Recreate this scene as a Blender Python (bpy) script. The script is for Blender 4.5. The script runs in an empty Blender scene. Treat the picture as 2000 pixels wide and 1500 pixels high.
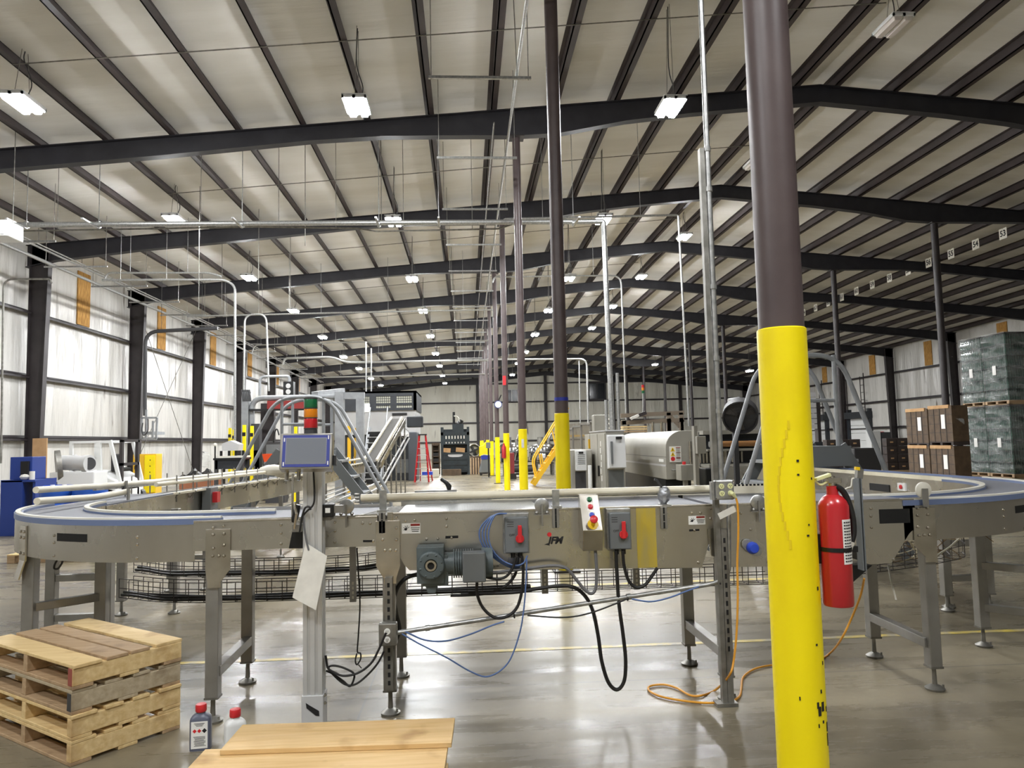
import bpy, bmesh, math, random
from mathutils import Vector, Matrix
random.seed(7)
SC = bpy.context.scene
COL = SC.collection
# ------------------------------------------------------------------ camera, exposure, world
FPX, CAM_H = 1450.0, 1.5
_d = Vector((-89, 114, FPX)).normalized()
_u = Vector((-400, -18250, FPX)); _u = (_u - _u.dot(_d) * _d).normalized()
_r = -(_d.cross(_u))
if _r.x < 0: _r = -_r
WM = Matrix((_r, _d, _u))                      # world axes (across, along, up) seen in the camera
CAM = Vector((0, 0, CAM_H))
cd = bpy.data.cameras.new('camera'); cam = bpy.data.objects.new('camera', cd); COL.objects.link(cam)
cd.sensor_fit = 'HORIZONTAL'; cd.sensor_width = 36.0; cd.lens = 36.0 * FPX / 2000.0
cd.clip_start = 0.05; cd.clip_end = 300
_R = Matrix((WM @ Vector((1, 0, 0)), WM @ Vector((0, -1, 0)), WM @ Vector((0, 0, -1)))).transposed()
cam.matrix_world = Matrix.Translation(CAM) @ _R.to_4x4()
SC.camera = cam
vs = SC.view_settings
SC.display_settings.display_device = 'sRGB'
vs.view_transform = 'Standard'; vs.look = 'None'; vs.gamma = 1.0; vs.use_curve_mapping = False
vs.exposure = 1.15
wd = bpy.data.worlds.new('world'); SC.world = wd; wd.use_nodes = True
wd.node_tree.nodes['Background'].inputs[0].default_value = (0.02, 0.022, 0.026, 1)
LAMP_RADIANCE = 265.0

def at(px, py, X=None, Y=None, Z=None):
    """world point on the sight line of a 2000x1500 pixel, at a known distance, side or height"""
    v = WM @ Vector((px - 1000, py - 750, FPX))
    if X is not None: t = (X - CAM.x) / v.x
    elif Y is not None: t = (Y - CAM.y) / v.y
    else: t = (Z - CAM.z) / v.z
    return CAM + v * t

# ------------------------------------------------------------------ materials
def lin(c):
    return tuple(((x / 255) / 12.92 if x / 255 <= 0.04045 else ((x / 255 + 0.055) / 1.055) ** 2.4) for x in c)
MATS = {}
def pm(name, rgb, rough=0.5, metal=0.0, rgb2=None, scale=8.0, stretch=(1, 1, 1), bump=0.0, detail=4.0, lo=0.35, hi=0.65,
       emit=0.0, alpha=None, trans=0.0, coat=0.0, rvar=0.0):
    """principled surface, optionally mottled with a second colour by a noise in object space"""
    m = bpy.data.materials.new(name); m.use_nodes = True
    nt = m.node_tree; N = nt.nodes; L = nt.links
    b = N['Principled BSDF']
    c = (*lin(rgb), 1)
    b.inputs['Base Color'].default_value = c
    b.inputs['Roughness'].default_value = rough
    b.inputs['Metallic'].default_value = metal
    if coat: b.inputs['Coat Weight'].default_value = coat
    if trans: b.inputs['Transmission Weight'].default_value = trans
    if alpha is not None: b.inputs['Alpha'].default_value = alpha
    if emit:
        b.inputs['Emission Color'].default_value = c; b.inputs['Emission Strength'].default_value = emit
    if rgb2 is not None or bump or rvar:
        tc = N.new('ShaderNodeTexCoord'); mp = N.new('ShaderNodeMapping'); nz = N.new('ShaderNodeTexNoise')
        L.new(tc.outputs['Object'], mp.inputs['Vector']); mp.inputs['Scale'].default_value = stretch
        L.new(mp.outputs[0], nz.inputs['Vector']); nz.inputs['Scale'].default_value = scale; nz.inputs['Detail'].default_value = detail
        if rgb2 is not None:
            mr = N.new('ShaderNodeMapRange'); mr.inputs['From Min'].default_value = lo; mr.inputs['From Max'].default_value = hi
            L.new(nz.outputs['Fac'], mr.inputs['Value'])
            mx = N.new('ShaderNodeMix'); mx.data_type = 'RGBA'
            mx.inputs['A'].default_value = c; mx.inputs['B'].default_value = (*lin(rgb2), 1)
            L.new(mr.outputs[0], mx.inputs['Factor']); L.new(mx.outputs['Result'], b.inputs['Base Color'])
        if bump:
            bp = N.new('ShaderNodeBump'); bp.inputs['Strength'].default_value = bump; bp.inputs['Distance'].default_value = 0.02
            L.new(nz.outputs['Fac'], bp.inputs['Height']); L.new(bp.outputs[0], b.inputs['Normal'])
        if rvar:
            m2 = N.new('ShaderNodeMapRange'); m2.inputs['To Min'].default_value = max(0.02, rough - rvar); m2.inputs['To Max'].default_value = rough + rvar
            m2.inputs['From Min'].default_value = 0.3; m2.inputs['From Max'].default_value = 0.7
            L.new(nz.outputs['Fac'], m2.inputs['Value']); L.new(m2.outputs[0], b.inputs['Roughness'])
    MATS[name] = m
    return m

def floor_material():
    m = pm('polished_concrete', (146, 136, 114), 0.2, rgb2=(102, 95, 80), scale=0.5, detail=7, lo=0.38, hi=0.68)
    nt = m.node_tree; N = nt.nodes; L = nt.links; b = N['Principled BSDF']
    tc = N.new('ShaderNodeTexCoord')
    # wear: long streaks across the hall, dark tyre scuffs, joints and roughness variation
    mp = N.new('ShaderNodeMapping'); mp.inputs['Scale'].default_value = (0.5, 3.0, 1); L.new(tc.outputs['Object'], mp.inputs[0])
    nz = N.new('ShaderNodeTexNoise'); nz.inputs['Scale'].default_value = 1.6; nz.inputs['Detail'].default_value = 8; nz.inputs['Roughness'].default_value = 0.65
    L.new(mp.outputs[0], nz.inputs['Vector'])
    r1 = N.new('ShaderNodeMapRange'); r1.inputs['From Min'].default_value = 0.3; r1.inputs['From Max'].default_value = 0.75
    r1.inputs['To Min'].default_value = 0.2; r1.inputs['To Max'].default_value = 0.42
    L.new(nz.outputs['Fac'], r1.inputs['Value']); L.new(r1.outputs[0], b.inputs['Roughness'])
    prev = b.inputs['Base Color'].links[0].from_socket
    mul = N.new('ShaderNodeMix'); mul.data_type = 'RGBA'; mul.blend_type = 'MULTIPLY'
    r2 = N.new('ShaderNodeMapRange'); r2.inputs['From Min'].default_value = 0.25; r2.inputs['From Max'].default_value = 0.7
    r2.inputs['To Min'].default_value = 0.66; r2.inputs['To Max'].default_value = 1.08
    L.new(nz.outputs['Fac'], r2.inputs['Value'])
    mul.inputs['Factor'].default_value = 1.0
    L.new(prev, mul.inputs['A']); L.new(r2.outputs[0], mul.inputs['B'])
    # fine speckle
    n3 = N.new('ShaderNodeTexNoise'); n3.inputs['Scale'].default_value = 30; n3.inputs['Detail'].default_value = 5; L.new(tc.outputs['Object'], n3.inputs['Vector'])
    r3 = N.new('ShaderNodeMapRange'); r3.inputs['To Min'].default_value = 0.86; r3.inputs['To Max'].default_value = 1.1; L.new(n3.outputs['Fac'], r3.inputs['Value'])
    mu2 = N.new('ShaderNodeMix'); mu2.data_type = 'RGBA'; mu2.blend_type = 'MULTIPLY'; mu2.inputs['Factor'].default_value = 1.0
    L.new(mul.outputs['Result'], mu2.inputs['A']); L.new(r3.outputs[0], mu2.inputs['B'])
    # sawn joints every 6.1 m
    br = N.new('ShaderNodeTexBrick'); br.offset = 0; br.inputs['Scale'].default_value = 1.0; br.inputs['Mortar Size'].default_value = 0.006; br.inputs['Brick Width'].default_value = 6.22; br.inputs['Row Height'].default_value = 6.1
    m3 = N.new('ShaderNodeMapping'); m3.inputs['Location'].default_value = (2.0, 0.9, 0); L.new(tc.outputs['Object'], m3.inputs[0]); L.new(m3.outputs[0], br.inputs['Vector'])
    mu3 = N.new('ShaderNodeMix'); mu3.data_type = 'RGBA'; L.new(br.outputs['Fac'], mu3.inputs['Factor'])
    L.new(mu2.outputs['Result'], mu3.inputs['A']); mu3.inputs['B'].default_value = (*lin((96, 92, 84)), 1)
    L.new(mu3.outputs['Result'], b.inputs['Base Color'])
    bp = N.new('ShaderNodeBump'); bp.inputs['Strength'].default_value = 0.12; bp.inputs['Distance'].default_value = 0.01
    L.new(nz.outputs['Fac'], bp.inputs['Height']); L.new(bp.outputs[0], b.inputs['Normal'])
    b.inputs['Specular IOR Level'].default_value = 0.28
    return m

def wall_material(name, axis, c1, c2, rough=0.32):
    """vinyl-faced insulation: soft vertical billows and seams"""
    m = pm(name, c1, rough, rgb2=c2, scale=0.9, stretch=(1, 1, 0.35), lo=0.35, hi=0.75)
    nt = m.node_tree; N = nt.nodes; L = nt.links; b = N['Principled BSDF']
    tc = N.new('ShaderNodeTexCoord'); mp = N.new('ShaderNodeMapping')
    mp.inputs['Scale'].default_value = (1, 1, 0.16) if axis else (1, 1, 0.16)
    L.new(tc.outputs['Object'], mp.inputs[0])
    nz = N.new('ShaderNodeTexNoise'); nz.inputs['Scale'].default_value = 3.2; nz.inputs['Detail'].default_value = 5
    L.new(mp.outputs[0], nz.inputs['Vector'])
    wv = N.new('ShaderNodeTexWave'); wv.bands_direction = 'Y' if axis else 'X'; wv.inputs['Scale'].default_value = 0.26; wv.inputs['Distortion'].default_value = 0.6
    L.new(tc.outputs['Object'], wv.inputs['Vector'])
    ad = N.new('ShaderNodeMath'); ad.operation = 'MULTIPLY_ADD'; ad.inputs[1].default_value = 0.4
    L.new(wv.outputs['Fac'], ad.inputs[0]); L.new(nz.outputs['Fac'], ad.inputs[2])
    bp = N.new('ShaderNodeBump'); bp.inputs['Strength'].default_value = 0.75; bp.inputs['Distance'].default_value = 0.12
    L.new(ad.outputs[0], bp.inputs['Height']); L.new(bp.outputs[0], b.inputs['Normal'])
    # dark flecks where the facing is torn or dirty
    n2 = N.new('ShaderNodeTexNoise'); n2.inputs['Scale'].default_value = 3.0; n2.inputs['Detail'].default_value = 6; L.new(mp.outputs[0], n2.inputs['Vector'])
    r2 = N.new('ShaderNodeMapRange'); r2.inputs['From Min'].default_value = 0.66; r2.inputs['From Max'].default_value = 0.74; L.new(n2.outputs['Fac'], r2.inputs['Value'])
    prev = b.inputs['Base Color'].links[0].from_socket
    mx = N.new('ShaderNodeMix'); mx.data_type = 'RGBA'; L.new(r2.outputs[0], mx.inputs['Factor']); L.new(prev, mx.inputs['A']); mx.inputs['B'].default_value = (*lin((120, 112, 100)), 1)
    L.new(mx.outputs['Result'], b.inputs['Base Color'])
    return m

def ceiling_material():
    m = pm('ceiling_facing', (234, 232, 227), 0.7, rgb2=(222, 219, 212), scale=0.7, stretch=(0.35, 1.6, 1))
    nt = m.node_tree; N = nt.nodes; L = nt.links; b = N['Principled BSDF']
    tc = N.new('ShaderNodeTexCoord'); mp = N.new('ShaderNodeMapping'); mp.inputs['Scale'].default_value = (0.22, 2.0, 1); L.new(tc.outputs['Object'], mp.inputs[0])
    nz = N.new('ShaderNodeTexNoise'); nz.inputs['Scale'].default_value = 2.2; nz.inputs['Detail'].default_value = 6; L.new(mp.outputs[0], nz.inputs['Vector'])
    bp = N.new('ShaderNodeBump'); bp.inputs['Strength'].default_value = 0.5; bp.inputs['Distance'].default_value = 0.06
    L.new(nz.outputs['Fac'], bp.inputs['Height']); L.new(bp.outputs[0], b.inputs['Normal'])
    return m

def wood_material(name, c1, c2, c3):
    m = pm(name, c1, 0.65, rgb2=c2, scale=3.0, stretch=(1.0, 14, 14), lo=0.3, hi=0.7, bump=0.15)
    nt = m.node_tree; N = nt.nodes; L = nt.links; b = N['Principled BSDF']
    tc = N.new('ShaderNodeTexCoord')
    n2 = N.new('ShaderNodeTexNoise'); n2.inputs['Scale'].default_value = 5; n2.inputs['Detail'].default_value = 3; L.new(tc.outputs['Object'], n2.inputs['Vector'])
    r2 = N.new('ShaderNodeMapRange'); r2.inputs['From Min'].default_value = 0.6; r2.inputs['From Max'].default_value = 0.8; L.new(n2.outputs['Fac'], r2.inputs['Value'])
    prev = b.inputs['Base Color'].links[0].from_socket
    mx = N.new('ShaderNodeMix'); mx.data_type = 'RGBA'; L.new(r2.outputs[0], mx.inputs['Factor']); L.new(prev, mx.inputs['A']); mx.inputs['B'].default_value = (*lin(c3), 1)
    L.new(mx.outputs['Result'], b.inputs['Base Color'])
    return m

M_floor = floor_material()
M_ceil = ceiling_material()
M_wallL = wall_material('wall_facing_side', True, (208, 206, 201), (192, 189, 182), 0.26)
M_wallF = wall_material('wall_facing_end', False, (228, 226, 214), (212, 208, 194), 0.45)
M_steel = pm('dark_primer_steel', (52, 46, 47), 0.5, rgb2=(42, 37, 38), scale=3)
M_rafter = pm('black_rafter_paint', (44, 43, 48), 0.5, rgb2=(36, 35, 40), scale=3)
M_purlin = pm('brown_primer', (66, 57, 57), 0.55, rgb2=(54, 46, 46), scale=2)
M_pipecol = pm('brown_column_paint', (88, 76, 75), 0.42, rgb2=(76, 64, 64), scale=4, detail=6)
M_yel = pm("safety_yellow", (255, 232, 6), 0.38, rgb2=(236, 208, 6), scale=3.5, stretch=(1, 1, 0.6), lo=0.5, hi=0.8, detail=8)
M_chip = pm('chipped_black', (30, 28, 26), 0.7)
M_insul = pm('bare_insulation', (196, 150, 78), 0.85, rgb2=(150, 106, 50), scale=9, stretch=(1, 3, 0.5), bump=0.4)
M_ss = pm('brushed_stainless', (212, 209, 203), 0.3, 0.95, rgb2=(196, 192, 184), scale=2.2, stretch=(1, 1, 0.7), rvar=0.09, detail=7)
_nt = M_ss.node_tree; _tg = _nt.nodes.new('ShaderNodeTangent'); _tg.direction_type = 'RADIAL'; _tg.axis = 'Z'
_nt.nodes['Principled BSDF'].inputs['Anisotropic'].default_value = 0.8; _nt.links.new(_tg.outputs[0], _nt.nodes['Principled BSDF'].inputs['Tangent'])
M_ss2 = pm('stainless_leg', (160, 158, 154), 0.4, 0.7, rgb2=(144, 142, 137), scale=6, detail=5)
M_ssb = pm('bright_stainless', (205, 200, 190), 0.22, 0.95, rgb2=(180, 174, 162), scale=8)
M_galv = pm('galvanised', (190, 190, 188), 0.38, 0.8, rgb2=(160, 161, 160), scale=30)
M_alu = pm('aluminium_profile', (214, 214, 213), 0.48, 0.5, rgb2=(200, 200, 199), scale=4)
M_gal2 = pm('zinc_strut', (150, 148, 142), 0.45, 0.7, rgb2=(120, 118, 112), scale=12)
M_dgrey = pm('dark_grey', (58, 58, 60), 0.5)
M_blk = pm('black_plastic', (20, 20, 21), 0.42)
M_cable = pm('black_cable', (28, 27, 27), 0.5)
M_gcable = pm('grey_cable', (104, 104, 106), 0.5)
M_bcable = pm('blue_cable', (88, 114, 166), 0.45)
M_orange = pm('orange_cord', (226, 158, 48), 0.5)
M_white = pm('white_plastic', (232, 229, 218), 0.42, rgb2=(216, 212, 198), scale=3)
M_uhmw = pm('ivory_rail', (232, 226, 206), 0.4, rgb2=(214, 206, 184), scale=4)
M_belt = pm('grey_modular_belt', (150, 152, 160), 0.45, rgb2=(130, 132, 142), scale=20)
M_belt2 = pm('pale_modular_belt', (176, 178, 178), 0.35, 0.3, rgb2=(146, 148, 150), scale=30)
M_rim = pm('blue_grey_wear_strip', (104, 118, 152), 0.45)
M_grey = pm('machine_grey', (158, 155, 145), 0.42, rgb2=(146, 143, 133), scale=2)
M_lgrey = pm('light_grey_enamel', (190, 190, 190), 0.4)
M_mgrey = pm('mid_grey_paint', (108, 112, 114), 0.45)
M_tube = pm('grey_tube_paint', (150, 153, 156), 0.4, rgb2=(132, 135, 138), scale=5)
M_gearp = pm('grey_green_gearbox', (92, 102, 104), 0.45, rgb2=(78, 88, 90), scale=12, bump=0.15)
M_red = pm('red_paint', (178, 34, 40), 0.28, coat=0.3)
M_redp = pm('red_plastic', (206, 44, 50), 0.35)
M_redl = pm('red_lens', (200, 30, 40), 0.2, trans=0.15, coat=0.4)
M_ambl = pm('amber_lens', (232, 138, 22), 0.2, trans=0.15, coat=0.4)
M_grnl = pm('green_lens', (22, 106, 62), 0.2, trans=0.15, coat=0.4)
M_green = pm('green_button', (20, 100, 56), 0.3)
M_blue = pm('blue_plastic', (44, 74, 190), 0.4)
M_navy = pm('navy_steel', (34, 58, 130), 0.4)
M_bezel = pm('panel_blue_print', (56, 66, 142), 0.4)
M_screen = pm('grey_screen', (122, 126, 134), 0.22)
M_ply = wood_material('plywood', (222, 190, 138), (204, 168, 112), (160, 122, 74))
M_wood = wood_material('pallet_pine', (232, 206, 154), (212, 180, 124), (166, 128, 80))
M_wood2 = wood_material('pallet_weathered', (190, 162, 128), (166, 138, 104), (122, 98, 74))
M_wood3 = wood_material('pallet_grey', (190, 176, 150), (168, 152, 124), (128, 110, 86))
M_card = pm('cardboard', (190, 152, 108), 0.75, rgb2=(176, 138, 94), scale=6)
M_brown = pm('brown_fibre_crate', (94, 76, 56), 0.7, rgb2=(76, 60, 44), scale=6)
M_dbrown = pm('dark_brown_case', (60, 50, 46), 0.7, rgb2=(48, 40, 37), scale=4)
M_paper = pm('paper', (222, 219, 210), 0.6, rgb2=(208, 205, 196), scale=14)
M_label = pm('label_white', (236, 235, 230), 0.4)
M_ink = pm('ink_black', (24, 24, 26), 0.6)
M_inkr = pm('ink_dark_red', (140, 44, 34), 0.6)
M_warn = pm('warning_yellow', (240, 200, 20), 0.4)
M_dark = pm('dark_machine_paint', (46, 50, 56), 0.45, rgb2=(38, 41, 46), scale=2)
M_black = pm('black_void', (10, 10, 11), 0.7)
M_bal = pm('baler_paint', (40, 50, 54), 0.42, rgb2=(32, 40, 44), scale=3)
M_forange = pm('red_orange_plastic', (226, 84, 40), 0.4)
M_ryel = pm('yellow_rail', (226, 178, 40), 0.38)
M_chrome = pm('polished_tank', (205, 205, 205), 0.12, 1.0, rgb2=(170, 170, 172), scale=2)
M_whitep = pm('white_enamel', (226, 227, 226), 0.35)
M_brassy = pm('old_bronze_roller', (150, 108, 66), 0.35, 0.4)
M_glass_g = pm('green_bottle_glass', (66, 98, 84), 0.12, 0.0, rgb2=(26, 46, 40), scale=60, stretch=(1, 1, 0.25), coat=0.5)
M_signw = pm('sign_white', (224, 220, 208), 0.5)
M_tape = pm('blue_tape', (36, 50, 150), 0.5)
M_silver = pm('silver_scuffed_tape', (176, 178, 182), 0.3, 0.5, rgb2=(140, 142, 146), scale=40, bump=0.5)
M_film = pm('yellow_film', (204, 178, 62), 0.35, 0.25, rgb2=(186, 170, 104), scale=6, stretch=(3, 1, 0.6))
M_bottle = pm('slate_bottle', (92, 96, 112), 0.35)
M_conc = pm('pale_block', (205, 200, 182), 0.7)

def lamp_material(name, strength):
    m = bpy.data.materials.new(name); m.use_nodes = True
    nt = m.node_tree; b = nt.nodes['Principled BSDF']
    b.inputs['Base Color'].default_value = (0.9, 0.9, 0.9, 1)
    b.inputs['Emission Color'].default_value = (0.97, 0.985, 1.0, 1); b.inputs['Emission Strength'].default_value = strength
    return m
M_lampon = lamp_material('lit_lens', LAMP_RADIANCE)
M_lampoff = pm('unlit_lens', (214, 206, 200), 0.35)

def wrap_material():
    """clear stretch film: see-through with glossy crumpled streaks"""
    m = bpy.data.materials.new('stretch_wrap'); m.use_nodes = True
    nt = m.node_tree; N = nt.nodes; L = nt.links
    b = N['Principled BSDF']; b.inputs['Base Color'].default_value = (0.82, 0.86, 0.85, 1); b.inputs['Roughness'].default_value = 0.1
    tc = N.new('ShaderNodeTexCoord'); mp = N.new('ShaderNodeMapping'); mp.inputs['Scale'].default_value = (0.8, 0.8, 3.6); mp.inputs['Rotation'].default_value = (0.16, 0.08, 0)
    L.new(tc.outputs['Object'], mp.inputs[0])
    nz = N.new('ShaderNodeTexNoise'); nz.inputs['Scale'].default_value = 1.7; nz.inputs['Detail'].default_value = 4; nz.inputs['Distortion'].default_value = 0.5
    L.new(mp.outputs[0], nz.inputs['Vector'])
    bp = N.new('ShaderNodeBump'); bp.inputs['Strength'].default_value = 1.0; bp.inputs['Distance'].default_value = 0.1
    L.new(nz.outputs['Fac'], bp.inputs['Height']); L.new(bp.outputs[0], b.inputs['Normal'])
    r = N.new('ShaderNodeMapRange'); r.inputs['From Min'].default_value = 0.4; r.inputs['From Max'].default_value = 0.7
    r.inputs['To Min'].default_value = 0.06; r.inputs['To Max'].default_value = 0.38
    L.new(nz.outputs['Fac'], r.inputs['Value']); L.new(r.outputs[0], b.inputs['Alpha'])
    return m
M_wrap = wrap_material()

# ------------------------------------------------------------------ mesh building
class MB:
    def __init__(s): s.v = []; s.f = []
    def add(s, vs, fs):
        n = len(s.v); s.v += [Vector(p) for p in vs]; s.f += [tuple(i + n for i in f) for f in fs]; return s
    def bx(s, x0, x1, y0, y1, z0, z1):
        return s.add([(x0, y0, z0), (x1, y0, z0), (x1, y1, z0), (x0, y1, z0), (x0, y0, z1), (x1, y0, z1), (x1, y1, z1), (x0, y1, z1)],
                     [(0, 3, 2, 1), (4, 5, 6, 7), (0, 1, 5, 4), (1, 2, 6, 5), (2, 3, 7, 6), (3, 0, 4, 7)])
    def box(s, c, size, R=None):
        hx, hy, hz = size[0] / 2, size[1] / 2, size[2] / 2
        P = [Vector((x, y, z)) for z in (-hz, hz) for x, y in ((-hx, -hy), (hx, -hy), (hx, hy), (-hx, hy))]
        if R is not None: P = [R @ p for p in P]
        return s.add([Vector(c) + p for p in P], [(0, 3, 2, 1), (4, 5, 6, 7), (0, 1, 5, 4), (1, 2, 6, 5), (2, 3, 7, 6), (3, 0, 4, 7)])
    def bar(s, a, b, w, h, up=(0, 0, 1)):
        a = Vector(a); b = Vector(b); d = b - a; L = d.length
        if L < 1e-6: return s
        y = d / L; upv = Vector(up)
        x = y.cross(upv)
        if x.length < 1e-4: x = y.cross(Vector((1, 0, 0)))
        x.normalize(); z = x.cross(y)
        return s.box((a + b) / 2, (w, L, h), Matrix((x, y, z)).transposed())
    def tube(s, pts, r, n=8, cap=True):
        pts = [Vector(p) for p in pts]
        q = [pts[0]]
        for p in pts[1:]:
            if (p - q[-1]).length > 1e-6: q.append(p)
        pts = q
        if len(pts) < 2: return s
        rs = r if isinstance(r, (list, tuple)) else [r] * len(pts)
        t0 = (pts[1] - pts[0]).normalized()
        a = Vector((0, 0, 1)) if abs(t0.z) < 0.9 else Vector((1, 0, 0))
        nrm = (a - a.dot(t0) * t0).normalized()
        base = len(s.v)
        for i, p in enumerate(pts):
            if i == 0: t = t0
            elif i == len(pts) - 1: t = (pts[i] - pts[i - 1]).normalized()
            else:
                t = (pts[i + 1] - pts[i]).normalized() + (pts[i] - pts[i - 1]).normalized()
                t = t.normalized() if t.length > 1e-6 else t0
            nrm = nrm - nrm.dot(t) * t
            nrm = nrm.normalized() if nrm.length > 1e-6 else t.orthogonal().normalized()
            bn = t.cross(nrm)
            for k in range(n):
                an = 2 * math.pi * k / n
                s.v.append(p + (nrm * math.cos(an) + bn * math.sin(an)) * rs[min(i, len(rs) - 1)])
        for i in range(len(pts) - 1):
            for k in range(n):
                s.f.append((base + i * n + k, base + i * n + (k + 1) % n, base + (i + 1) * n + (k + 1) % n, base + (i + 1) * n + k))
        if cap:
            s.f.append(tuple(base + k for k in reversed(range(n))))
            e = base + (len(pts) - 1) * n
            s.f.append(tuple(e + k for k in range(n)))
        return s
    def cyl(s, a, b, r, r2=None, n=16):
        return s.tube([a, b], [r, r if r2 is None else r2], n)
    def lathe(s, prof, c=(0, 0, 0), axis=(0, 0, 1), n=20):
        z = Vector(axis).normalized(); x = z.orthogonal().normalized(); y = z.cross(x); c = Vector(c)
        base = len(s.v)
        for r, h in prof:
            for k in range(n):
                an = 2 * math.pi * k / n
                s.v.append(c + z * h + (x * math.cos(an) + y * math.sin(an)) * max(r, 1e-4))
        for i in range(len(prof) - 1):
            for k in range(n):
                s.f.append((base + i * n + k, base + i * n + (k + 1) % n, base + (i + 1) * n + (k + 1) % n, base + (i + 1) * n + k))
        s.f.append(tuple(base + k for k in reversed(range(n)))); e = base + (len(prof) - 1) * n
        s.f.append(tuple(e + k for k in range(n)))
        return s
    def prism(s, poly, off):
        """polygon of 3-D points pushed along a vector"""
        n = len(poly); off = Vector(off); base = len(s.v)
        s.v += [Vector(p) for p in poly] + [Vector(p) + off for p in poly]
        s.f.append(tuple(base + k for k in reversed(range(n)))); s.f.append(tuple(base + n + k for k in range(n)))
        for k in range(n): s.f.append((base + k, base + (k + 1) % n, base + n + (k + 1) % n, base + n + k))
        return s
    def arc_slab(s, c, r0, r1, a0, a1, z0, z1, n=24):
        """annular sector"""
        base = len(s.v)
        for i in range(n + 1):
            a = a0 + (a1 - a0) * i / n; ca, sa = math.cos(a), math.sin(a)
            for r, z in ((r0, z0), (r1, z0), (r1, z1), (r0, z1)): s.v.append(Vector((c[0] + r * ca, c[1] + r * sa, z)))
        for i in range(n):
            for k in range(4):
                s.f.append((base + i * 4 + k, base + i * 4 + (k + 1) % 4, base + (i + 1) * 4 + (k + 1) % 4, base + (i + 1) * 4 + k))
        s.f.append((base + 3, base + 2, base + 1, base)); e = base + n * 4; s.f.append((e, e + 1, e + 2, e + 3))
        return s
    def ball(s, c, r, n=10, sc=(1, 1, 1)):
        c = Vector(c); m = max(4, n // 2); base = len(s.v)
        for i in range(m + 1):
            th = math.pi * i / m
            for k in range(n):
                an = 2 * math.pi * k / n
                s.v.append(c + Vector((r * sc[0] * math.sin(th) * math.cos(an), r * sc[1] * math.sin(th) * math.sin(an), r * sc[2] * math.cos(th))))
        for i in range(m):
            for k in range(n): s.f.append((base + i * n + k, base + (i + 1) * n + k, base + (i + 1) * n + (k + 1) % n, base + i * n + (k + 1) % n))
        return s
    def build(s, name, mat, parent=None, smooth=False, bevel=0.0, label=None):
        if parent is not None: org = ORG[parent.name]
        else:
            xs = [p.x for p in s.v]; ys = [p.y for p in s.v]; zs = [p.z for p in s.v]
            org = Vector(((min(xs) + max(xs)) / 2, (min(ys) + max(ys)) / 2, min(zs)))
        me = bpy.data.meshes.new(name); me.from_pydata([p - org for p in s.v], [], s.f)
        bm = bmesh.new(); bm.from_mesh(me); bmesh.ops.remove_doubles(bm, verts=bm.verts, dist=1e-5)
        bmesh.ops.recalc_face_normals(bm, faces=bm.faces); bm.to_mesh(me); bm.free()
        me.materials.append(mat)
        o = bpy.data.objects.new(name, me); COL.objects.link(o)
        if smooth:
            for p in me.polygons: p.use_smooth = True
            try: me.set_sharp_from_angle(angle=math.radians(38))
            except Exception: pass
        if bevel:
            b = o.modifiers.new('edge', 'BEVEL'); b.width = bevel; b.segments = 2; b.limit_method = 'ANGLE'; b.angle_limit = math.radians(40)
        if parent is not None: o.parent = parent
        else: o.location = org
        ORG[o.name] = org
        if label: o['label'] = label
        return o
ORG = {}
def thing(name, label, cat, loc, group=None):
    o = bpy.data.objects.new(name, None); COL.objects.link(o); o.empty_display_size = 0.1
    o.location = Vector(loc); ORG[o.name] = Vector(loc); o['label'] = label; o['category'] = cat
    if group: o['group'] = group
    return o
def tag(o, label, cat, group=None, kind=None):
    o['label'] = label; o['category'] = cat
    if group: o['group'] = group
    if kind: o['kind'] = kind
    return o
def struct(mb, name, mat, label=None, cat=None, **k):
    o = mb.build(name, mat, **k); o['kind'] = 'structure'
    if label: o['label'] = label
    if cat: o['category'] = cat
    return o
def fillet(pts, rad, n=6):
    pts = [Vector(p) for p in pts]; out = [pts[0]]
    for i in range(1, len(pts) - 1):
        a, b, c = pts[i - 1], pts[i], pts[i + 1]; u = (a - b); v = (c - b)
        r = min(rad, u.length * 0.49, v.length * 0.49); u.normalize(); v.normalize()
        for k in range(n + 1):
            t = k / n; p0 = b + u * r; p1 = b + v * r
            out.append(p0.lerp(b, t).lerp(b.lerp(p1, t), t))
    out.append(pts[-1]); return out
def smooth_path(pts, n=8):
    P = [Vector(p) for p in pts]; P = [P[0] * 2 - P[1]] + P + [P[-1] * 2 - P[-2]]; out = []
    for i in range(1, len(P) - 2):
        for k in range(n):
            t = k / n; a, b, c, d = P[i - 1], P[i], P[i + 1], P[i + 2]
            out.append(0.5 * ((2 * b) + (c - a) * t + (2 * a - 5 * b + 4 * c - d) * t * t + (3 * b - a - 3 * c + d) * t ** 3))
    out.append(P[-2]); return out
def text_mb(txt, size, origin, right, up, depth=0.002, shear=0.0, align='CENTER', bold=0.0):
    """writing as a thin solid; origin is the centre of the line"""
    cu = bpy.data.curves.new('t', 'FONT'); cu.body = txt; cu.size = size; cu.align_x = align; cu.align_y = 'CENTER'
    cu.extrude = depth; cu.shear = shear; cu.offset = bold
    o = bpy.data.objects.new('t', cu); COL.objects.link(o)
    dg = bpy.context.evaluated_depsgraph_get(); me = bpy.data.meshes.new_from_object(o.evaluated_get(dg))
    R = Vector(right).normalized(); U = Vector(up).normalized(); Nn = R.cross(U); O = Vector(origin)
    mb = MB(); mb.add([O + R * v.co.x + U * v.co.y + Nn * v.co.z for v in me.vertices], [tuple(p.vertices) for p in me.polygons])
    bpy.data.objects.remove(o); bpy.data.meshes.remove(me); bpy.data.curves.remove(cu)
    return mb
def cable(pts, r, name, mat, label, cat='cable', group=None, n=8, seg=8):
    o = MB().tube(smooth_path(pts, seg), r, n).build(name, mat, smooth=True)
    return tag(o, label, cat, group)
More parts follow.
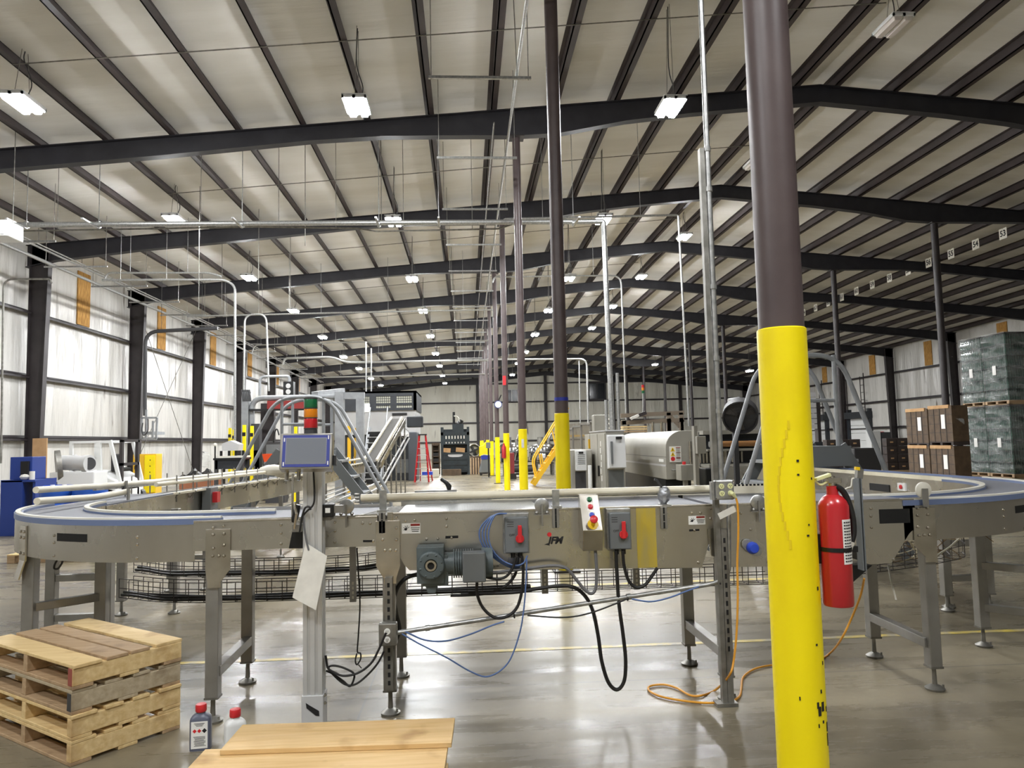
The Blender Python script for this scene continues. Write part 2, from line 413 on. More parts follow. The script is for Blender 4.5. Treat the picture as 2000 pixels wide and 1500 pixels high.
# ------------------------------------------------------------------ the hall
XL, XR, XRIDGE, YB, YF = -12.0, 27.2, 7.55, -10.0, 70.0
BAY0, BAY = 2.54, 6.1
def drop(y): return -0.02 * max(0.0, y - 30.0)
def zt(x, y=0): return 8.845 - 0.0868 * abs(x - XRIDGE) + drop(y)      # underside of the purlins
struct(MB().bx(XL - .3, XR + .3, YB - .3, YF + .3, -0.25, 0), 'floor', M_floor)
for nm, xa, xb in (('ceiling_west', XL - .3, XRIDGE), ('ceiling_east', XRIDGE, XR + .3)):
    mb = MB(); ys = [YB - .3, 30, YF + .3]
    vs = []
    for y in ys:
        for x in (xa, xb):
            vs += [(x, y, zt(x, y) + .2), (x, y, zt(x, y) + .35)]
    fs = []
    for i in range(2):
        a = i * 4; b = a + 4
        fs += [(a, a + 2, b + 2, b), (a + 1, b + 1, b + 3, a + 3), (a, b, b + 1, a + 1), (a + 2, a + 3, b + 3, b + 2)]
    fs += [(0, 1, 3, 2), (8, 10, 11, 9)]
    mb.add(vs, fs); struct(mb, nm, M_ceil)
for nm, x0, x1 in (('wall_left', XL - .2, XL), ('wall_right', XR, XR + .2)):
    xs = x1 if nm == 'wall_left' else x0
    mb = MB(); vs = []
    for y in (YB, 30, YF):
        vs += [(x0, y, 0), (x1, y, 0), (x1, y, zt(xs, y) + .22), (x0, y, zt(xs, y) + .22)]
    fs = []
    for i in range(2):
        a = i * 4
        fs += [(a + k, a + (k + 1) % 4, a + 4 + (k + 1) % 4, a + 4 + k) for k in range(4)]
    fs += [(3, 2, 1, 0), (8, 9, 10, 11)]
    mb.add(vs, fs); struct(mb, nm, M_wallL)
for nm, y0, y1 in (('wall_far', YF, YF + .2), ('wall_back', YB - .2, YB)):
    y = y0 if nm == 'wall_far' else y1
    poly = [(XL - .2, y0, 0), (XR + .2, y0, 0), (XR + .2, y0, zt(XR, y) + .22), (XRIDGE, y0, zt(XRIDGE, y) + .22), (XL - .2, y0, zt(XL, y) + .22)]
    struct(MB().prism(poly, (0, y1 - y0, 0)), nm, M_wallF)
# purlins: one run each
px_l = [7.0 - 1.275 * k for k in range(15)]
px_r = [7.88 + 1.26 * k for k in range(16)]
PURX = px_l + px_r
for x in PURX:
    mb = MB()
    for ya, yb in ((YB, 30), (30, YF)):
        za, zb = zt(x, ya), zt(x, yb)
        for (xa, xb, la, lb) in ((x - .012, x + .012, 0, .2), (x - .012, x + .11, 0, .014), (x - .085, x + .012, .186, .2)):
            vs = [(xa, ya, za + la), (xb, ya, za + la), (xb, yb, zb + la), (xa, yb, zb + la), (xa, ya, za + lb), (xb, ya, za + lb), (xb, yb, zb + lb), (xa, yb, zb + lb)]
            mb.add(vs, [(0, 3, 2, 1), (4, 5, 6, 7), (0, 1, 5, 4), (1, 2, 6, 5), (2, 3, 7, 6), (3, 0, 4, 7)])
    struct(mb, 'purlin_beam', M_purlin)
# rafters
prof = [(-11.95, .62), (-11.2, .5), (-9, .42), (-6, .40), (-3, .34), (-1.5, .37), (0.2, .50), (1.11, .58), (2.0, .60), (3.4, .45), (4.8, .40), (XRIDGE, .38)]
prof = prof + [(2 * XRIDGE - x, d) for x, d in reversed(prof[:-1])]
prof[-1] = (XR - .1, .62)
RAFY = [BAY0 + BAY * k for k in range(-2, 11)] + [YF - .35]
for y in RAFY:
    mb = MB(); dz = drop(y); top = [(x, zt(x) + dz) for x, d in prof]; bot = [(x, zt(x) + dz - d) for x, d in prof]
    for i in range(len(prof) - 1):
        a, b, c, d = top[i], top[i + 1], bot[i + 1], bot[i]
        mb.prism([(a[0], y - .008, a[1]), (b[0], y - .008, b[1]), (c[0], y - .008, c[1]), (d[0], y - .008, d[1])], (0, .016, 0))
        mb.prism([(a[0], y - .1, a[1]), (b[0], y - .1, b[1]), (b[0], y - .1, b[1] - .016), (a[0], y - .1, a[1] - .016)], (0, .2, 0))
        mb.prism([(d[0], y - .1, d[1]), (c[0], y - .1, c[1]), (c[0], y - .1, c[1] + .016), (d[0], y - .1, d[1] + .016)], (0, .2, 0))
    struct(mb, 'roof_beam', M_rafter)
# tapered wall columns with flanges
for side in (0, 1):
    for y in RAFY:
        zz = (zt(XL, y) if side == 0 else zt(XR, y)) - .02
        s = 1 if side == 0 else -1; x0 = (XL + .16) if side == 0 else (XR - .16)
        mb = MB()
        i0, i1 = x0 + s * .34, x0 + s * .50
        mb.prism([(x0, y - .008, 0), (i0, y - .008, 0), (i1, y - .008, zz), (x0, y - .008, zz)], (0, .016, 0))
        mb.prism([(x0, y - .1, 0), (x0 + s * .016, y - .1, 0), (x0 + s * .016, y - .1, zz), (x0, y - .1, zz)], (0, .2, 0))
        mb.prism([(i0, y - .1, 0), (i0 + s * .016, y - .1, 0), (i1 + s * .016, y - .1, zz), (i1, y - .1, zz)], (0, .2, 0))
        struct(mb, 'wall_column', M_steel)
    x = XL if side == 0 else XR; s = 1 if side == 0 else -1
    for z in (1.86, 3.55, 5.31):
        mb = MB(); xa, xb = sorted((x, x + s * .2))
        mb.bx(xa, xb, YB, YF, z, z + .014)
        xa, xb = sorted((x + s * .186, x + s * .2)); mb.bx(xa, xb, YB, YF, z - .06, z + .014)
        xa, xb = sorted((x, x + s * .014)); mb.bx(xa, xb, YB, YF, z, z + .09)
        struct(mb, 'girt_beam', M_steel)
for z in (1.55, 3.30, 5.2, 6.95):
    struct(MB().bx(XL, XR, YF - .2, YF, z - .07, z + .07), 'girt_beam', M_steel)
for x in (-6.2, 1.11, 7.55, 14.0, 20.5):
    struct(MB().bx(x - .13, x + .13, YF - .3, YF - .02, 0, zt(x, YF) - .02), 'wall_column', M_steel)
# cross-bracing rods in one bay of the side wall
struct(MB().tube([(XL + .3, 27.1, 0.9), (XL + .3, 32.9, 6.6)], .012, 6), 'trim_1', M_gal2)
struct(MB().tube([(XL + .33, 32.9, 0.3), (XL + .33, 27.1, 6.6)], .012, 6), 'trim_2', M_gal2)
# yellow floor lines
M_fline = pm('worn_floor_paint', (224, 200, 90), 0.35, rgb2=(176, 168, 148), scale=6, lo=0.42, hi=0.62, detail=7)
struct(MB().bx(-2.3, 4.8, 5.44, 5.50, 0.0005, 0.002), 'floor_line', M_fline)
struct(MB().bx(-2.2, 3.4, 7.75, 7.81, 0.0005, 0.002), 'floor_line', M_fline)
struct(MB().bx(1.92, 2.3, 2.78, 2.86, 0.0005, 0.002), 'floor_line', M_fline)
# insulation left bare between columns
ordn = ['first', 'second', 'third', 'fourth', 'fifth', 'sixth', 'seventh', 'eighth', 'ninth', 'tenth', 'eleventh', 'twelfth', 'thirteenth', 'fourteenth']
for k in range(6):
    y = 23.93 + 6.02 * k
    o = MB().bx(XL + .006, XL + .04, y - .38, y + .38, 5.42, zt(XL, y) - .05).build('insulation_strip', M_insul)
    tag(o, f'tan bare insulation strip high on the wall by the yellow cabinet, {ordn[k]} from the camera', 'insulation', 'bare insulation strips on the cabinet wall')
for k, y in enumerate((35.7, 41.8, 47.85, 54.5)):
    o = MB().bx(XR - .04, XR - .006, y - .36, y + .36, 5.42, zt(XR, y) - .05).build('insulation_strip', M_insul)
    tag(o, f'orange-tan insulation strip above the dock wall, {ordn[k]} from the camera', 'insulation', 'bare insulation strips on the dock wall')
# end-wall windows
def window(n, x0, x1, z0, z1, lit=False):
    f = MB()
    y = YF - .05
    for a in (x0, x1): f.bx(a - .06, a + .06, y - .1, y + .05, z0 - .06, z1 + .06)
    for b in (z0, z1): f.bx(x0, x1, y - .1, y + .05, b - .06, b + .06)
    f.bx((x0 + x1) / 2 - .03, (x0 + x1) / 2 + .03, y - .06, y + .04, z0, z1)
    w = struct(f, 'window_%d' % n, M_dgrey if not lit else M_whitep)
    g = MB().bx(x0, x1, y - .01, y + .03, z0, z1).build('pane', pm('dark_pane_%d' % n, (30, 34, 38), 0.15), w)
window(1, 11.7, 13.3, 5.3, 6.9); window(2, 3.75, 4.95, 5.2, 6.4, True)
# dock doors in the far side wall
for k, yc in enumerate((at(1680, 840, X=XR - .1).y, at(1598, 800, X=XR - .1).y)):
    f = MB(); x = XR
    f.bx(x - .25, x, yc - 1.45, yc - 1.2, 0, 3.2); f.bx(x - .25, x, yc + 1.2, yc + 1.45, 0, 3.2); f.bx(x - .5, x, yc - 1.5, yc + 1.5, 2.55, 3.0)
    d = struct(f, 'door_%d' % (k + 1), M_dark)
    s = MB()
    for i in range(5): s.bx(x - .12, x - .02, yc - 1.19, yc + 1.19, .52 * i, .52 * i + .5)
    s.build('door_leaf', M_whitep, d)
    t = MB()
    for yy in (yc - 1.15, yc + 1.15): t.bar((x - .3, yy, 2.9), (x - .3, yy, 5.6), .05, .05)
    for i in range(5): t.bar((x - .3, yc - 1.15, 3.3 + .5 * i), (x - .3, yc - .7, 3.3 + .5 * i), .04, .04)
    t.bar((x - .3, yc - .7, 2.9), (x - .3, yc - .7, 5.4), .04, .04)
    t.build('door_track', M_steel, d)
# ------------------------------------------------------------------ pipe columns down the hall
def pipe_column(x, y, r, sleeve_top, label, group, paint=True):
    t = thing('support_column', label, 'column', (x, y, 0), group); t['kind'] = 'thing'
    top = zt(x, y) - .586
    MB().cyl((x, y, sleeve_top if paint else .0), (x, y, top), r, n=28).build('shaft', M_pipecol if paint else M_steel, t, smooth=True)
    MB().bx(x - .16, x + .16, y - .16, y + .16, top - .02, top).build('cap_plate', M_steel, t)
    MB().bx(x - .15, x + .15, y - .15, y + .15, 0, .02).build('base_plate', M_steel, t)
    if paint:
        sl = MB().lathe([(r + .001, .02), (r + .006, .02), (r + .006, sleeve_top - .004), (r + .002, sleeve_top)], (x, y, 0), n=32).build('yellow_sleeve', M_yel, t, smooth=True)
    return t
CX = 1.118
tops = [1.875, 1.815, 1.74, 1.73, 1.66, 1.52, None, 1.45, None, None]
col_lab = ['thick brown pipe column with a tall yellow sleeve, beside the red extinguisher',
           'brown pipe column with blue tape above its yellow sleeve',
           'brown pipe column with a white notice on its yellow sleeve',
           'brown pipe column with a red extinguisher hung on its yellow sleeve',
           'brown pipe column with a round clock, fifth in the row from the camera',
           'brown pipe column with plain yellow sleeve, sixth in the row from the camera',
           'brown pipe column in the row, seventh from the camera',
           'brown pipe column in the row, eighth from the camera',
           'brown pipe column in the row, ninth from the camera',
           'brown pipe column in the row, tenth and last before the end wall']
PCOL = []
for k in range(10):
    y = BAY0 + BAY * k
    PCOL.append(pipe_column(CX, y, .0775 if k == 0 else .08, tops[k] or 1.6, col_lab[k], 'pipe columns down the middle row'))
# chipped paint and scuffs on the nearest column
t0 = PCOL[0]; mb = MB(); cx, cy, rr = CX, BAY0, .0845
def on_col(px, py, w, h):
    p = at(px, py, Y=cy - .08); dx = max(-.95, min(.95, (p.x - cx) / rr)); a = math.asin(dx)
    c = Vector((cx + rr * math.sin(a), cy - rr * math.cos(a), p.z)); R = Vector((math.cos(a), math.sin(a), 0))
    n = Vector((math.sin(a), -math.cos(a), 0))
    mb.box(c, (w, .0012, h), Matrix((R, -n, Vector((0, 0, 1)))).transposed())
for (px, py, w, h) in ((1557, 900, .008, .008), (1558, 927, .007, .006), (1588, 935, .006, .008), (1578, 1046, .009, .006), (1580, 1025, .005, .006), (1601, 1151, .008, .012),
                       (1596, 1260, .007, .007), (1598, 1378, .008, .02), (1602, 1390, .012, .03), (1610, 1382, .012, .03), (1606, 1352, .006, .012), (1611, 1412, .007, .009),
                       (1623, 1425, .007, .03), (1624, 1450, .006, .04), (1621, 1390, .005, .016), (1612, 1298, .005, .012), (1563, 1365, .004, .012), (1600, 1418, .004, .012)):
    on_col(px, py, w, h)
mb.build('chipped_paint', M_chip, t0)
mb = MB()
M_scuff = pm('scuffed_yellow', (236, 208, 20), 0.5)
for i in range(14):
    y0 = 980 + i * 22; on_col(1540 - 18 * math.sin(i * .23) + i * .6, 830 + i * 18, .007, .03)
mb.build('scuff_marks', M_scuff, t0)
MB().lathe([(.0825, 1.96), (.0825, 2.0)], (CX, BAY0 + BAY, 0), n=28).build('tape_band', M_tape, PCOL[1], smooth=True)
p = at(1021, 866, Y=BAY0 + BAY * 2 - .09)
MB().box((p.x, p.y - .004, p.z), (.05, .004, .17)).build('notice', M_paper, PCOL[2])
p = at(985, 743, Y=BAY0 + BAY * 3 - .09)
MB().box((p.x, p.y - .01, p.z), (.09, .01, .26)).build('red_sign', M_redp, PCOL[3])
p = at(984, 880, Y=BAY0 + BAY * 3 - .14)
ex = thing('fire_extinguisher', 'small red extinguisher on a distant yellow column sleeve', 'fire extinguisher', (p.x, p.y, p.z - .22))
MB().lathe([(.03, -.22), (.06, -.2), (.06, .1), (.025, .15), (.025, .2)], p, n=14).build('cylinder', M_red, ex, smooth=True)
MB().tube([p + Vector((0, 0, .2)), p + Vector((-.08, 0, .16)), p + Vector((-.08, 0, -.05))], .012, 6).build('hose', M_blk, ex)
p = at(973, 790, Y=BAY0 + BAY * 4 - .2)
ck = thing('wall_clock', 'round white clock hanging from a brown column far down the hall', 'clock', p)
MB().cyl(p + Vector((0, .03, 0)), p + Vector((0, -.03, 0)), .14, n=20).build('rim', M_navy, ck)
MB().cyl(p + Vector((0, -.03, 0)), p + Vector((0, -.036, 0)), .115, n=20).build('face', M_label, ck)
MB().bar(p + Vector((0, .03, .1)), p + Vector((.12, .1, .35)), .03, .03).build('bracket', M_blk, ck)
for k in range(2, 11):
    y = BAY0 + BAY * (k + 1)
    if y > 66: break
    pipe_column(13.99, y, .1, 0, f'dark pipe column under the unlit side of the roof, {ordn[k - 2]} from the camera', 'dark pipe columns on the dock side', paint=False)
# ------------------------------------------------------------------ high-bay lamps
def lamp(x, y, z, lit, label):
    t = thing('high_bay_lamp', label, 'lamp', (x, y, z), 'high-bay lamps')
    w, l = .19, .33
    h = MB(); h.bx(x - w, x + w, y - l, y + l, z + .035, z + .06)
    for a, b in ((-w, -w + .03), (w - .03, w), (-.025, .025)): h.bx(x + a, x + b, y - l, y + l, z - .005, z + .04)
    for a, b in ((-l, -l + .03), (l - .03, l)): h.bx(x - w, x + w, y + a, y + b, z - .005, z + .04)
    h.bx(x - .06, x + .06, y - .2, y + .2, z + .06, z + .11)
    h.build('housing', M_whitep, t)
    for a, b in ((-w + .03, -.025), (.025, w - .03)):
        m = MB(); zs = (z + .03, z - .06)
        vs = [(x + a, y - l + .03, zs[0]), (x + b, y - l + .03, zs[0]), (x + b, y + l - .03, zs[0]), (x + a, y + l - .03, zs[0]),
              (x + a + .02, y - l + .05, zs[1]), (x + b - .02, y - l + .05, zs[1]), (x + b - .02, y + l - .05, zs[1]), (x + a + .02, y + l - .05, zs[1])]
        m.add(vs, [(0, 1, 5, 4), (1, 2, 6, 5), (2, 3, 7, 6), (3, 0, 4, 7), (4, 5, 6, 7)])
        m.build('lens', M_lampon if lit else M_lampoff, t)
    zr = zt(x, y) + .19
    c = MB()
    for s in (-.2, .2): c.tube([(x, y + s, z + .1), (x + .02, y + s * .4, zr)], .005, 5)
    c.build('hanger_cable', M_gal2, t)
    MB().tube(smooth_path([(x + .03, y + .05, z + .1), (x + .09, y + .08, z + .35), (x + .0, y + .02, z + .7), (x + .02, y, zr)], 5), .009, 5).build('supply_cord', M_dgrey, t)
rows = [(-6.85, [6.95, 6.95, 6.91, 6.93, 6.73, 6.48, 6.42, 6.3, 6.26], 'the cable tray row', set()),
        (-1.67, [6.93, 6.89, 6.83, 6.87, 6.72, 6.58, 6.51, 6.43, 6.35], 'the row before the columns', set()),
        (3.46, [6.95, 6.92, 6.82, 6.83, 6.72, 6.6, 6.6, 6.4], 'the row past the columns', set()),
        (7.36, [8.4, 8.32, 8.18, 8.2, 8.08, 7.94], 'the ridge row', {0, 1})]
for x, zs, nm, off in rows:
    for k, z in enumerate(zs):
        st = 'unlit' if k in off else 'lit'
        lamp(x, 11.69 + BAY * k, min(z, zt(x, 11.69 + BAY * k) - .16), k not in off, f'{st} white high-bay lamp, {ordn[k]} from the camera in {nm}')
    for k in (2,):  # unseen lamps added behind the camera to brighten the front faces
        if x < 7: lamp(x, 11.69 - BAY * k, zs[0], True, f'added high-bay lamp unseen overhead behind the camera, {ordn[k - 1]} in {nm}')
lamp(18.95, 48.29, 5.86, True, 'lone lit high-bay lamp over the dock side, lower of the two there')
lamp(14.15, 54.39, 7.0, True, 'lone lit high-bay lamp over the dock side, higher and more distant one')
# lighting circuit conduits strapped under the purlins, one per bay
for k in range(8):
    y = 11.69 + BAY * k; pts = [(x, y - .02, zt(x, y) - .02) for x in (-7.0, XRIDGE - .3)]
    o = MB().tube(pts, .011, 6).build('lighting_conduit', M_gal2)
    tag(o, f'thin conduit strapped across the purlins above the lamps, {ordn[k]} from the camera', 'conduit', 'lighting conduits across the purlins')
# ------------------------------------------------------------------ numbered signs along a purlin
sx = 17.4
for i, (px, py) in enumerate(((1960, 456), (1903, 477), (1857, 495), (1805, 516), (1767, 530), (1736, 544), (1705, 555), (1674, 566), (1644, 577), (1614, 590), (1590, 602), (1560, 613), (1535, 622), (1513, 630))):
    n = 53 + i; y = 22.5 + 1.294 * i; z = 7.84 + drop(y) * .6
    t = thing('number_sign', f'small white hanging bay sign reading {n}', 'sign', (sx, y, z - .16), 'bay number signs')
    MB().box((sx, y, z), (.012, .34, .35)).build('plate', M_signw, t)
    text_mb(str(n), .27, (sx - .0075, y, z), (0, -1, 0), (0, 0, 1), .0015, bold=.006).build('lettering', M_ink, t)
    MB().bar((sx + .004, y, z + .15), (sx + .004, y, zt(sx, y) + .02), .01, .03).build('hanger', M_gal2, t)
# ------------------------------------------------------------------ trapeze hangers, trays and conduits
def roof_fix(x, y): return zt(x, y) - .002 if min(abs(x - p) for p in PURX) < .14 else zt(x, y) + .19
def trapeze(x0, x1, y, z, label, group):
    t = thing('trapeze_hanger', label, 'hanger', ((x0 + x1) / 2, y, z), group)
    m = MB(); m.bx(x0, x1, y - .02, y + .02, z - .02, z + .02); m.build('strut_bar', M_galv, t)
    for x in (x0 + .04, x1 - .04): MB().tube([(x, y, z - .03), (x, y, roof_fix(x, y))], .007, 5).build('threaded_rod', M_gal2, t)
for k in range(13):
    y = 10.4 + 3.05 * k; z = 6.77 + drop(y)
    trapeze(-.46, 1.03, y, z, f'bare strut trapeze hanger beside the pipe columns, {ordn[k]} from the camera', 'trapeze hangers beside the pipe columns')
for k in range(14):
    y = 17.1 + 2.43 * k; z = 6.24 + drop(y)
    trapeze(-10.78, -9.2, y, z, f'strut trapeze under the cable runs at the cabinet wall, {ordn[k]} from the camera', 'trapeze hangers along the cabinet wall')
def run(pts, r, name, mat, label, cat='conduit', rad=.18, group=None, n=8, hang=True):
    mb = MB().tube(fillet(pts, rad), r, n); P = [Vector(p) for p in pts]
    for a, b in zip(P, P[1:]):                      # hung from the roof on thin rods
        if (b - a).length > 1.2 and abs(b.z - a.z) < .12 * (b - a).length and hang:
            for f in ((.22, .78) if (b - a).length < 9 else (.1, .35, .6, .85)):
                q = a.lerp(b, f); mb.tube([q, (q.x, q.y, roof_fix(q.x, q.y))], .006, 4)
    o = mb.build(name, mat, smooth=True); return tag(o, label, cat, group)
def dpath(x, y0, y1, z): return [(x, y0, z), (x, 30, z), (x, y1, z + drop(y1))]
run(dpath(-10.65, 10, 52, 6.325), .045, 'conduit_pipe', M_galv, 'thick galvanised pipe along the cabinet wall, on the trapezes', rad=.01, hang=False)
run(dpath(-9.98, 10, 52, 6.305), .025, 'conduit_pipe', M_galv, 'thinner bright conduit running beside the thick wall-side pipe', rad=.01, hang=False)
run(dpath(-9.82, 10, 52, 6.298), .018, 'conduit_pipe', M_gal2, 'thinnest conduit of the run along the cabinet wall', rad=.01, hang=False)
run([(.82, 7, 6.815), (.82, 30, 6.815), (.82, 48, 6.46)], .022, 'conduit_pipe', M_galv, 'bright conduit laid along the trapezes beside the pipe columns', rad=.01, hang=False)
run([(.55, 12, 6.806), (.55, 30, 6.806), (.55, 48, 6.45)], .014, 'conduit_pipe', M_gal2, 'thin second conduit along the trapezes beside the pipe columns', rad=.01, hang=False)
a = at(0, 438, Y=15.1); b = at(1176, 437, Y=15.1); zc = (a.z + b.z) / 2
mb = MB().tube([(-9.7, 15.1, zc), (b.x - .1, 15.1, zc + .03)], .055, 12)
for px in (52, 193, 473, 740, 857, 1120):
    q = at(px, 438, Y=15.1); mb.cyl((q.x - .03, 15.1, zc), (q.x + .03, 15.1, zc), .07, n=12); mb.tube([(q.x, 15.1, zc + .06), (q.x, 15.1, roof_fix(q.x, 15.1))], .008, 5)
    mb.bar((q.x, 15.1, zc - .07), (q.x + .02, 14.4, zc - .08), .04, .03)
tag(mb.build('main_pipe', M_galv, smooth=True), 'thick grey galvanised pipe crossing the hall under the lamps', 'pipe')
run([at(0, 452, Y=15.3), at(500, 443, Y=15.3), at(700, 446, Y=15.3), at(735, 452, Y=15.3), at(975, 447, Y=15.3), at(1000, 438, Y=15.3)], .018, 'conduit_pipe', M_gal2, 'thin conduit hung just below the thick crossing pipe', rad=.05)
b2 = at(1205, 842, Y=15.0)
run([(b.x - .1, 15.1, zc + .03), (b.x + .03, 15.1, zc + .03), (b.x + .06, 15.0, b2.z - .25)], .055, 'drop_pipe', M_galv, 'thick grey drop pipe from the crossing pipe to the grey cabinets', rad=.03, n=12)
for q, (ox, tz) in enumerate(((.13, 2.85), (-.12, 2.3))):
    run([(b.x + .06 + ox, 14.98, tz), (b.x + .06 + ox, 14.98, b2.z - .25)], .035, 'drop_pipe', M_galv, ['short vertical conduit standing on the grey cabinet, shorter neighbour of the drop pipe', 'shortest vertical conduit beside the drop pipe on the grey cabinet'][q], n=10)
run([at(984, 438, Y=16), at(984, 428, Y=16), at(1325, 420, Y=16), at(1346, 832, Y=16)], .026, 'conduit_pipe', M_galv, 'slim white conduit squared down to the grey hooded machine', rad=.06)
run([at(962, 552, Y=21), at(966, 541, Y=21), at(1213, 538, Y=21), at(1224, 842, Y=21)], .026, 'conduit_pipe', M_galv, 'slim conduit with a rounded corner dropping behind the thick drop pipe', rad=.3)
run([at(950, 702, Y=38), at(1146, 701, Y=38), at(1149, 832, Y=38)], .05, 'conduit_pipe', M_galv, 'distant pale pipe that bends down behind the yellow stair', rad=.4)
run([at(1131, 704, Y=37.5), (at(1132, 800, Y=37.5).x, 37.5, 0)], .03, 'conduit_pipe', M_galv, 'distant thin drop beside the pale bent pipe')
run([at(2, 905, Y=18.4), at(7, 545, Y=18.4), at(98, 545, Y=18.4), at(101, 553, Y=18.4)], .024, 'conduit_pipe', M_gal2, 'conduit rising by the blue cabinet and bending over to the wall column', rad=.25)
run([at(283, 812, Y=26.2), at(284, 648, Y=26.2), at(425, 641, Y=26.2)], .065, 'conduit_pipe', M_dgrey, 'thick dark pipe with a rounded elbow above the yellow cabinet', rad=.45)
run([at(459, 860, Y=20), at(459, 558, Y=20), at(440, 547, Y=20), at(360, 546.5, Y=20), at(200, 547, Y=20)], .033, 'conduit_pipe', M_galv, 'white conduit that drops through an elbow near the guard posts', rad=.3)
run([at(204, 548, Y=20.2), at(210, 533, Y=20.2), at(410, 533, Y=20.2), at(432, 540, Y=20.2)], .028, 'conduit_pipe', M_galv, 'white conduit with a kinked end just above the elbowed one', rad=.2)
run([at(476, 770, Y=26), at(478, 615, Y=26), at(520, 613, Y=26), at(525, 764, Y=26)], .035, 'conduit_pipe', M_galv, 'inverted U of white conduit above the grey gantry', rad=.3)
run([at(365, 618, Y=26.3), at(700, 610, Y=26.3), at(962, 605, Y=26.3)], .03, 'conduit_pipe', M_galv, 'long thin pipe crossing the hall at the inverted U conduit', rad=.02)
run([at(492, 690, Y=33.7), at(497, 674, Y=33.7), at(700, 668, Y=33.7), at(957, 665, Y=33.7)], .03, 'conduit_pipe', M_galv, 'long thin crossing pipe with an elbow at the wall side, beyond the gantry', rad=.25)
run([at(552, 712, Y=38), at(556, 700, Y=38), at(650, 697, Y=38), at(676, 708, Y=38), at(962, 703, Y=38)], .06, 'conduit_pipe', M_galv, 'crossing pipe with a double bend above the windowed machine', rad=.4)
run([at(632, 737, Y=45), at(960, 730, Y=45)], .04, 'conduit_pipe', M_galv, 'straight crossing pipe farther down the hall above the machine roof')
run([at(715, 771, Y=32), at(715, 668, Y=32)], .03, 'conduit_pipe', M_galv, 'vertical white drop onto the windowed machine, one of two')
run([at(725, 771, Y=32.2), at(725, 680, Y=32.2)], .03, 'conduit_pipe', M_galv, 'shorter vertical white drop onto the windowed machine')
run([at(1003, 0, Y=9.0), at(1010, 150, Y=9.0)], .006, 'hanger_rod', M_gal2, 'loose rod hanging beside the pipe columns high up')
# loose hanger rods left under the roof
rods = [(75, 20, 470), (160, 22, 520), (388, 18, 605), (505, 20, 555), (565, 24, 600), (596, 16, 480), (745, 16, 430), (433, 22, 600), (505, 26, 612), (512, 26, 615), (567, 22, 610)]
for i, (px, y, py) in enumerate(rods):
    q = at(px, py, Y=y)
    o = MB().tube([q, (q.x, q.y, roof_fix(q.x, y))], .008, 5).build('hanger_rod', M_gal2)
    tag(o, f'thin loose rod hanging from the roof over the cabinet side', 'rod', 'loose rods hanging from the roof')

q = at(8, 452, Y=14.0)
t = thing('unit_heater', 'white unit heater box hanging at the frame edge above the wall-side pipes', 'heater', q - Vector((0, 0, .15)))
MB().box(q, (.42, .5, .3)).build('case', M_whitep, t, bevel=.02); MB().box(q + Vector((0, -.25, -.02)), (.3, .02, .2)).build('grille', M_lgrey, t)
m = MB()
for s_ in (-.15, .15): m.tube([(q.x + s_, q.y, q.z + .15), (q.x + s_, q.y, roof_fix(q.x + s_, q.y))], .008, 5)
m.build('hanger_rods', M_gal2, t)
# ------------------------------------------------------------------ belt surfaces
def belt_material(name, c1, c2, sx, sy, rough, metal=0.0):
    m = pm(name, c1, rough, metal)
    nt = m.node_tree; N = nt.nodes; L = nt.links; b = N['Principled BSDF']
    tc = N.new('ShaderNodeTexCoord'); br = N.new('ShaderNodeTexBrick')
    br.inputs['Scale'].default_value = 1.0; br.inputs['Brick Width'].default_value = sx; br.inputs['Row Height'].default_value = sy
    br.inputs['Mortar Size'].default_value = min(sx, sy) * .16; br.inputs['Color1'].default_value = (*lin(c1), 1); br.inputs['Color2'].default_value = (*lin(c1), 1)
    br.inputs['Mortar'].default_value = (*lin(c2), 1)
    L.new(tc.outputs['Object'], br.inputs['Vector']); L.new(br.outputs['Color'], b.inputs['Base Color'])
    bp = N.new('ShaderNodeBump'); bp.inputs['Strength'].default_value = .5; bp.inputs['Distance'].default_value = .003; bp.invert = True
    L.new(br.outputs['Fac'], bp.inputs['Height']); L.new(bp.outputs[0], b.inputs['Normal'])
    return m
M_belt = belt_material('grey_link_belt', (134, 136, 144), (84, 86, 94), .03, .012, .55)
M_belt2 = belt_material('silver_link_belt', (206, 208, 206), (120, 122, 124), .02, .018, .3, .4)
Y0, Y1, ZT = 4.27, 4.97, 1.10
def fx(px, py=1040, Y=Y0): return at(px, py, Y=Y).x
def bolts(pts, parent, Y=Y0, r=.0085, mat=None, name='bolt_heads'):
    m = MB()
    for px, py in pts:
        p = at(px, py, Y=Y); m.lathe([(r, 0), (r, .004), (r * .7, .008), (.001, .009)], p, (0, -1, 0), 10)
    return m.build(name, mat or M_ssb, parent, smooth=True)
def leg(parent, x, y, ztop, w=.07, mat=None, foot=True):
    m = MB(); m.bx(x - w / 2, x + w / 2, y - w / 2, y + w / 2, .135, ztop)
    o = m.build('leg', mat or M_ss2, parent, bevel=.004)
    f = MB().lathe([(.052, 0), (.055, .012), (.03, .028), (.014, .034), (.011, .14)], (x, y, 0), n=18)
    f.cyl((x + .038, y - .02, .01), (x + .038, y - .02, .035), .006, n=8)
    f.bx(x - w / 2 - .003, x + w / 2 + .003, y - w / 2 - .003, y + w / 2 + .003, .128, .14)
    f.build('levelling_foot', M_gal2, o, smooth=True)
    return o
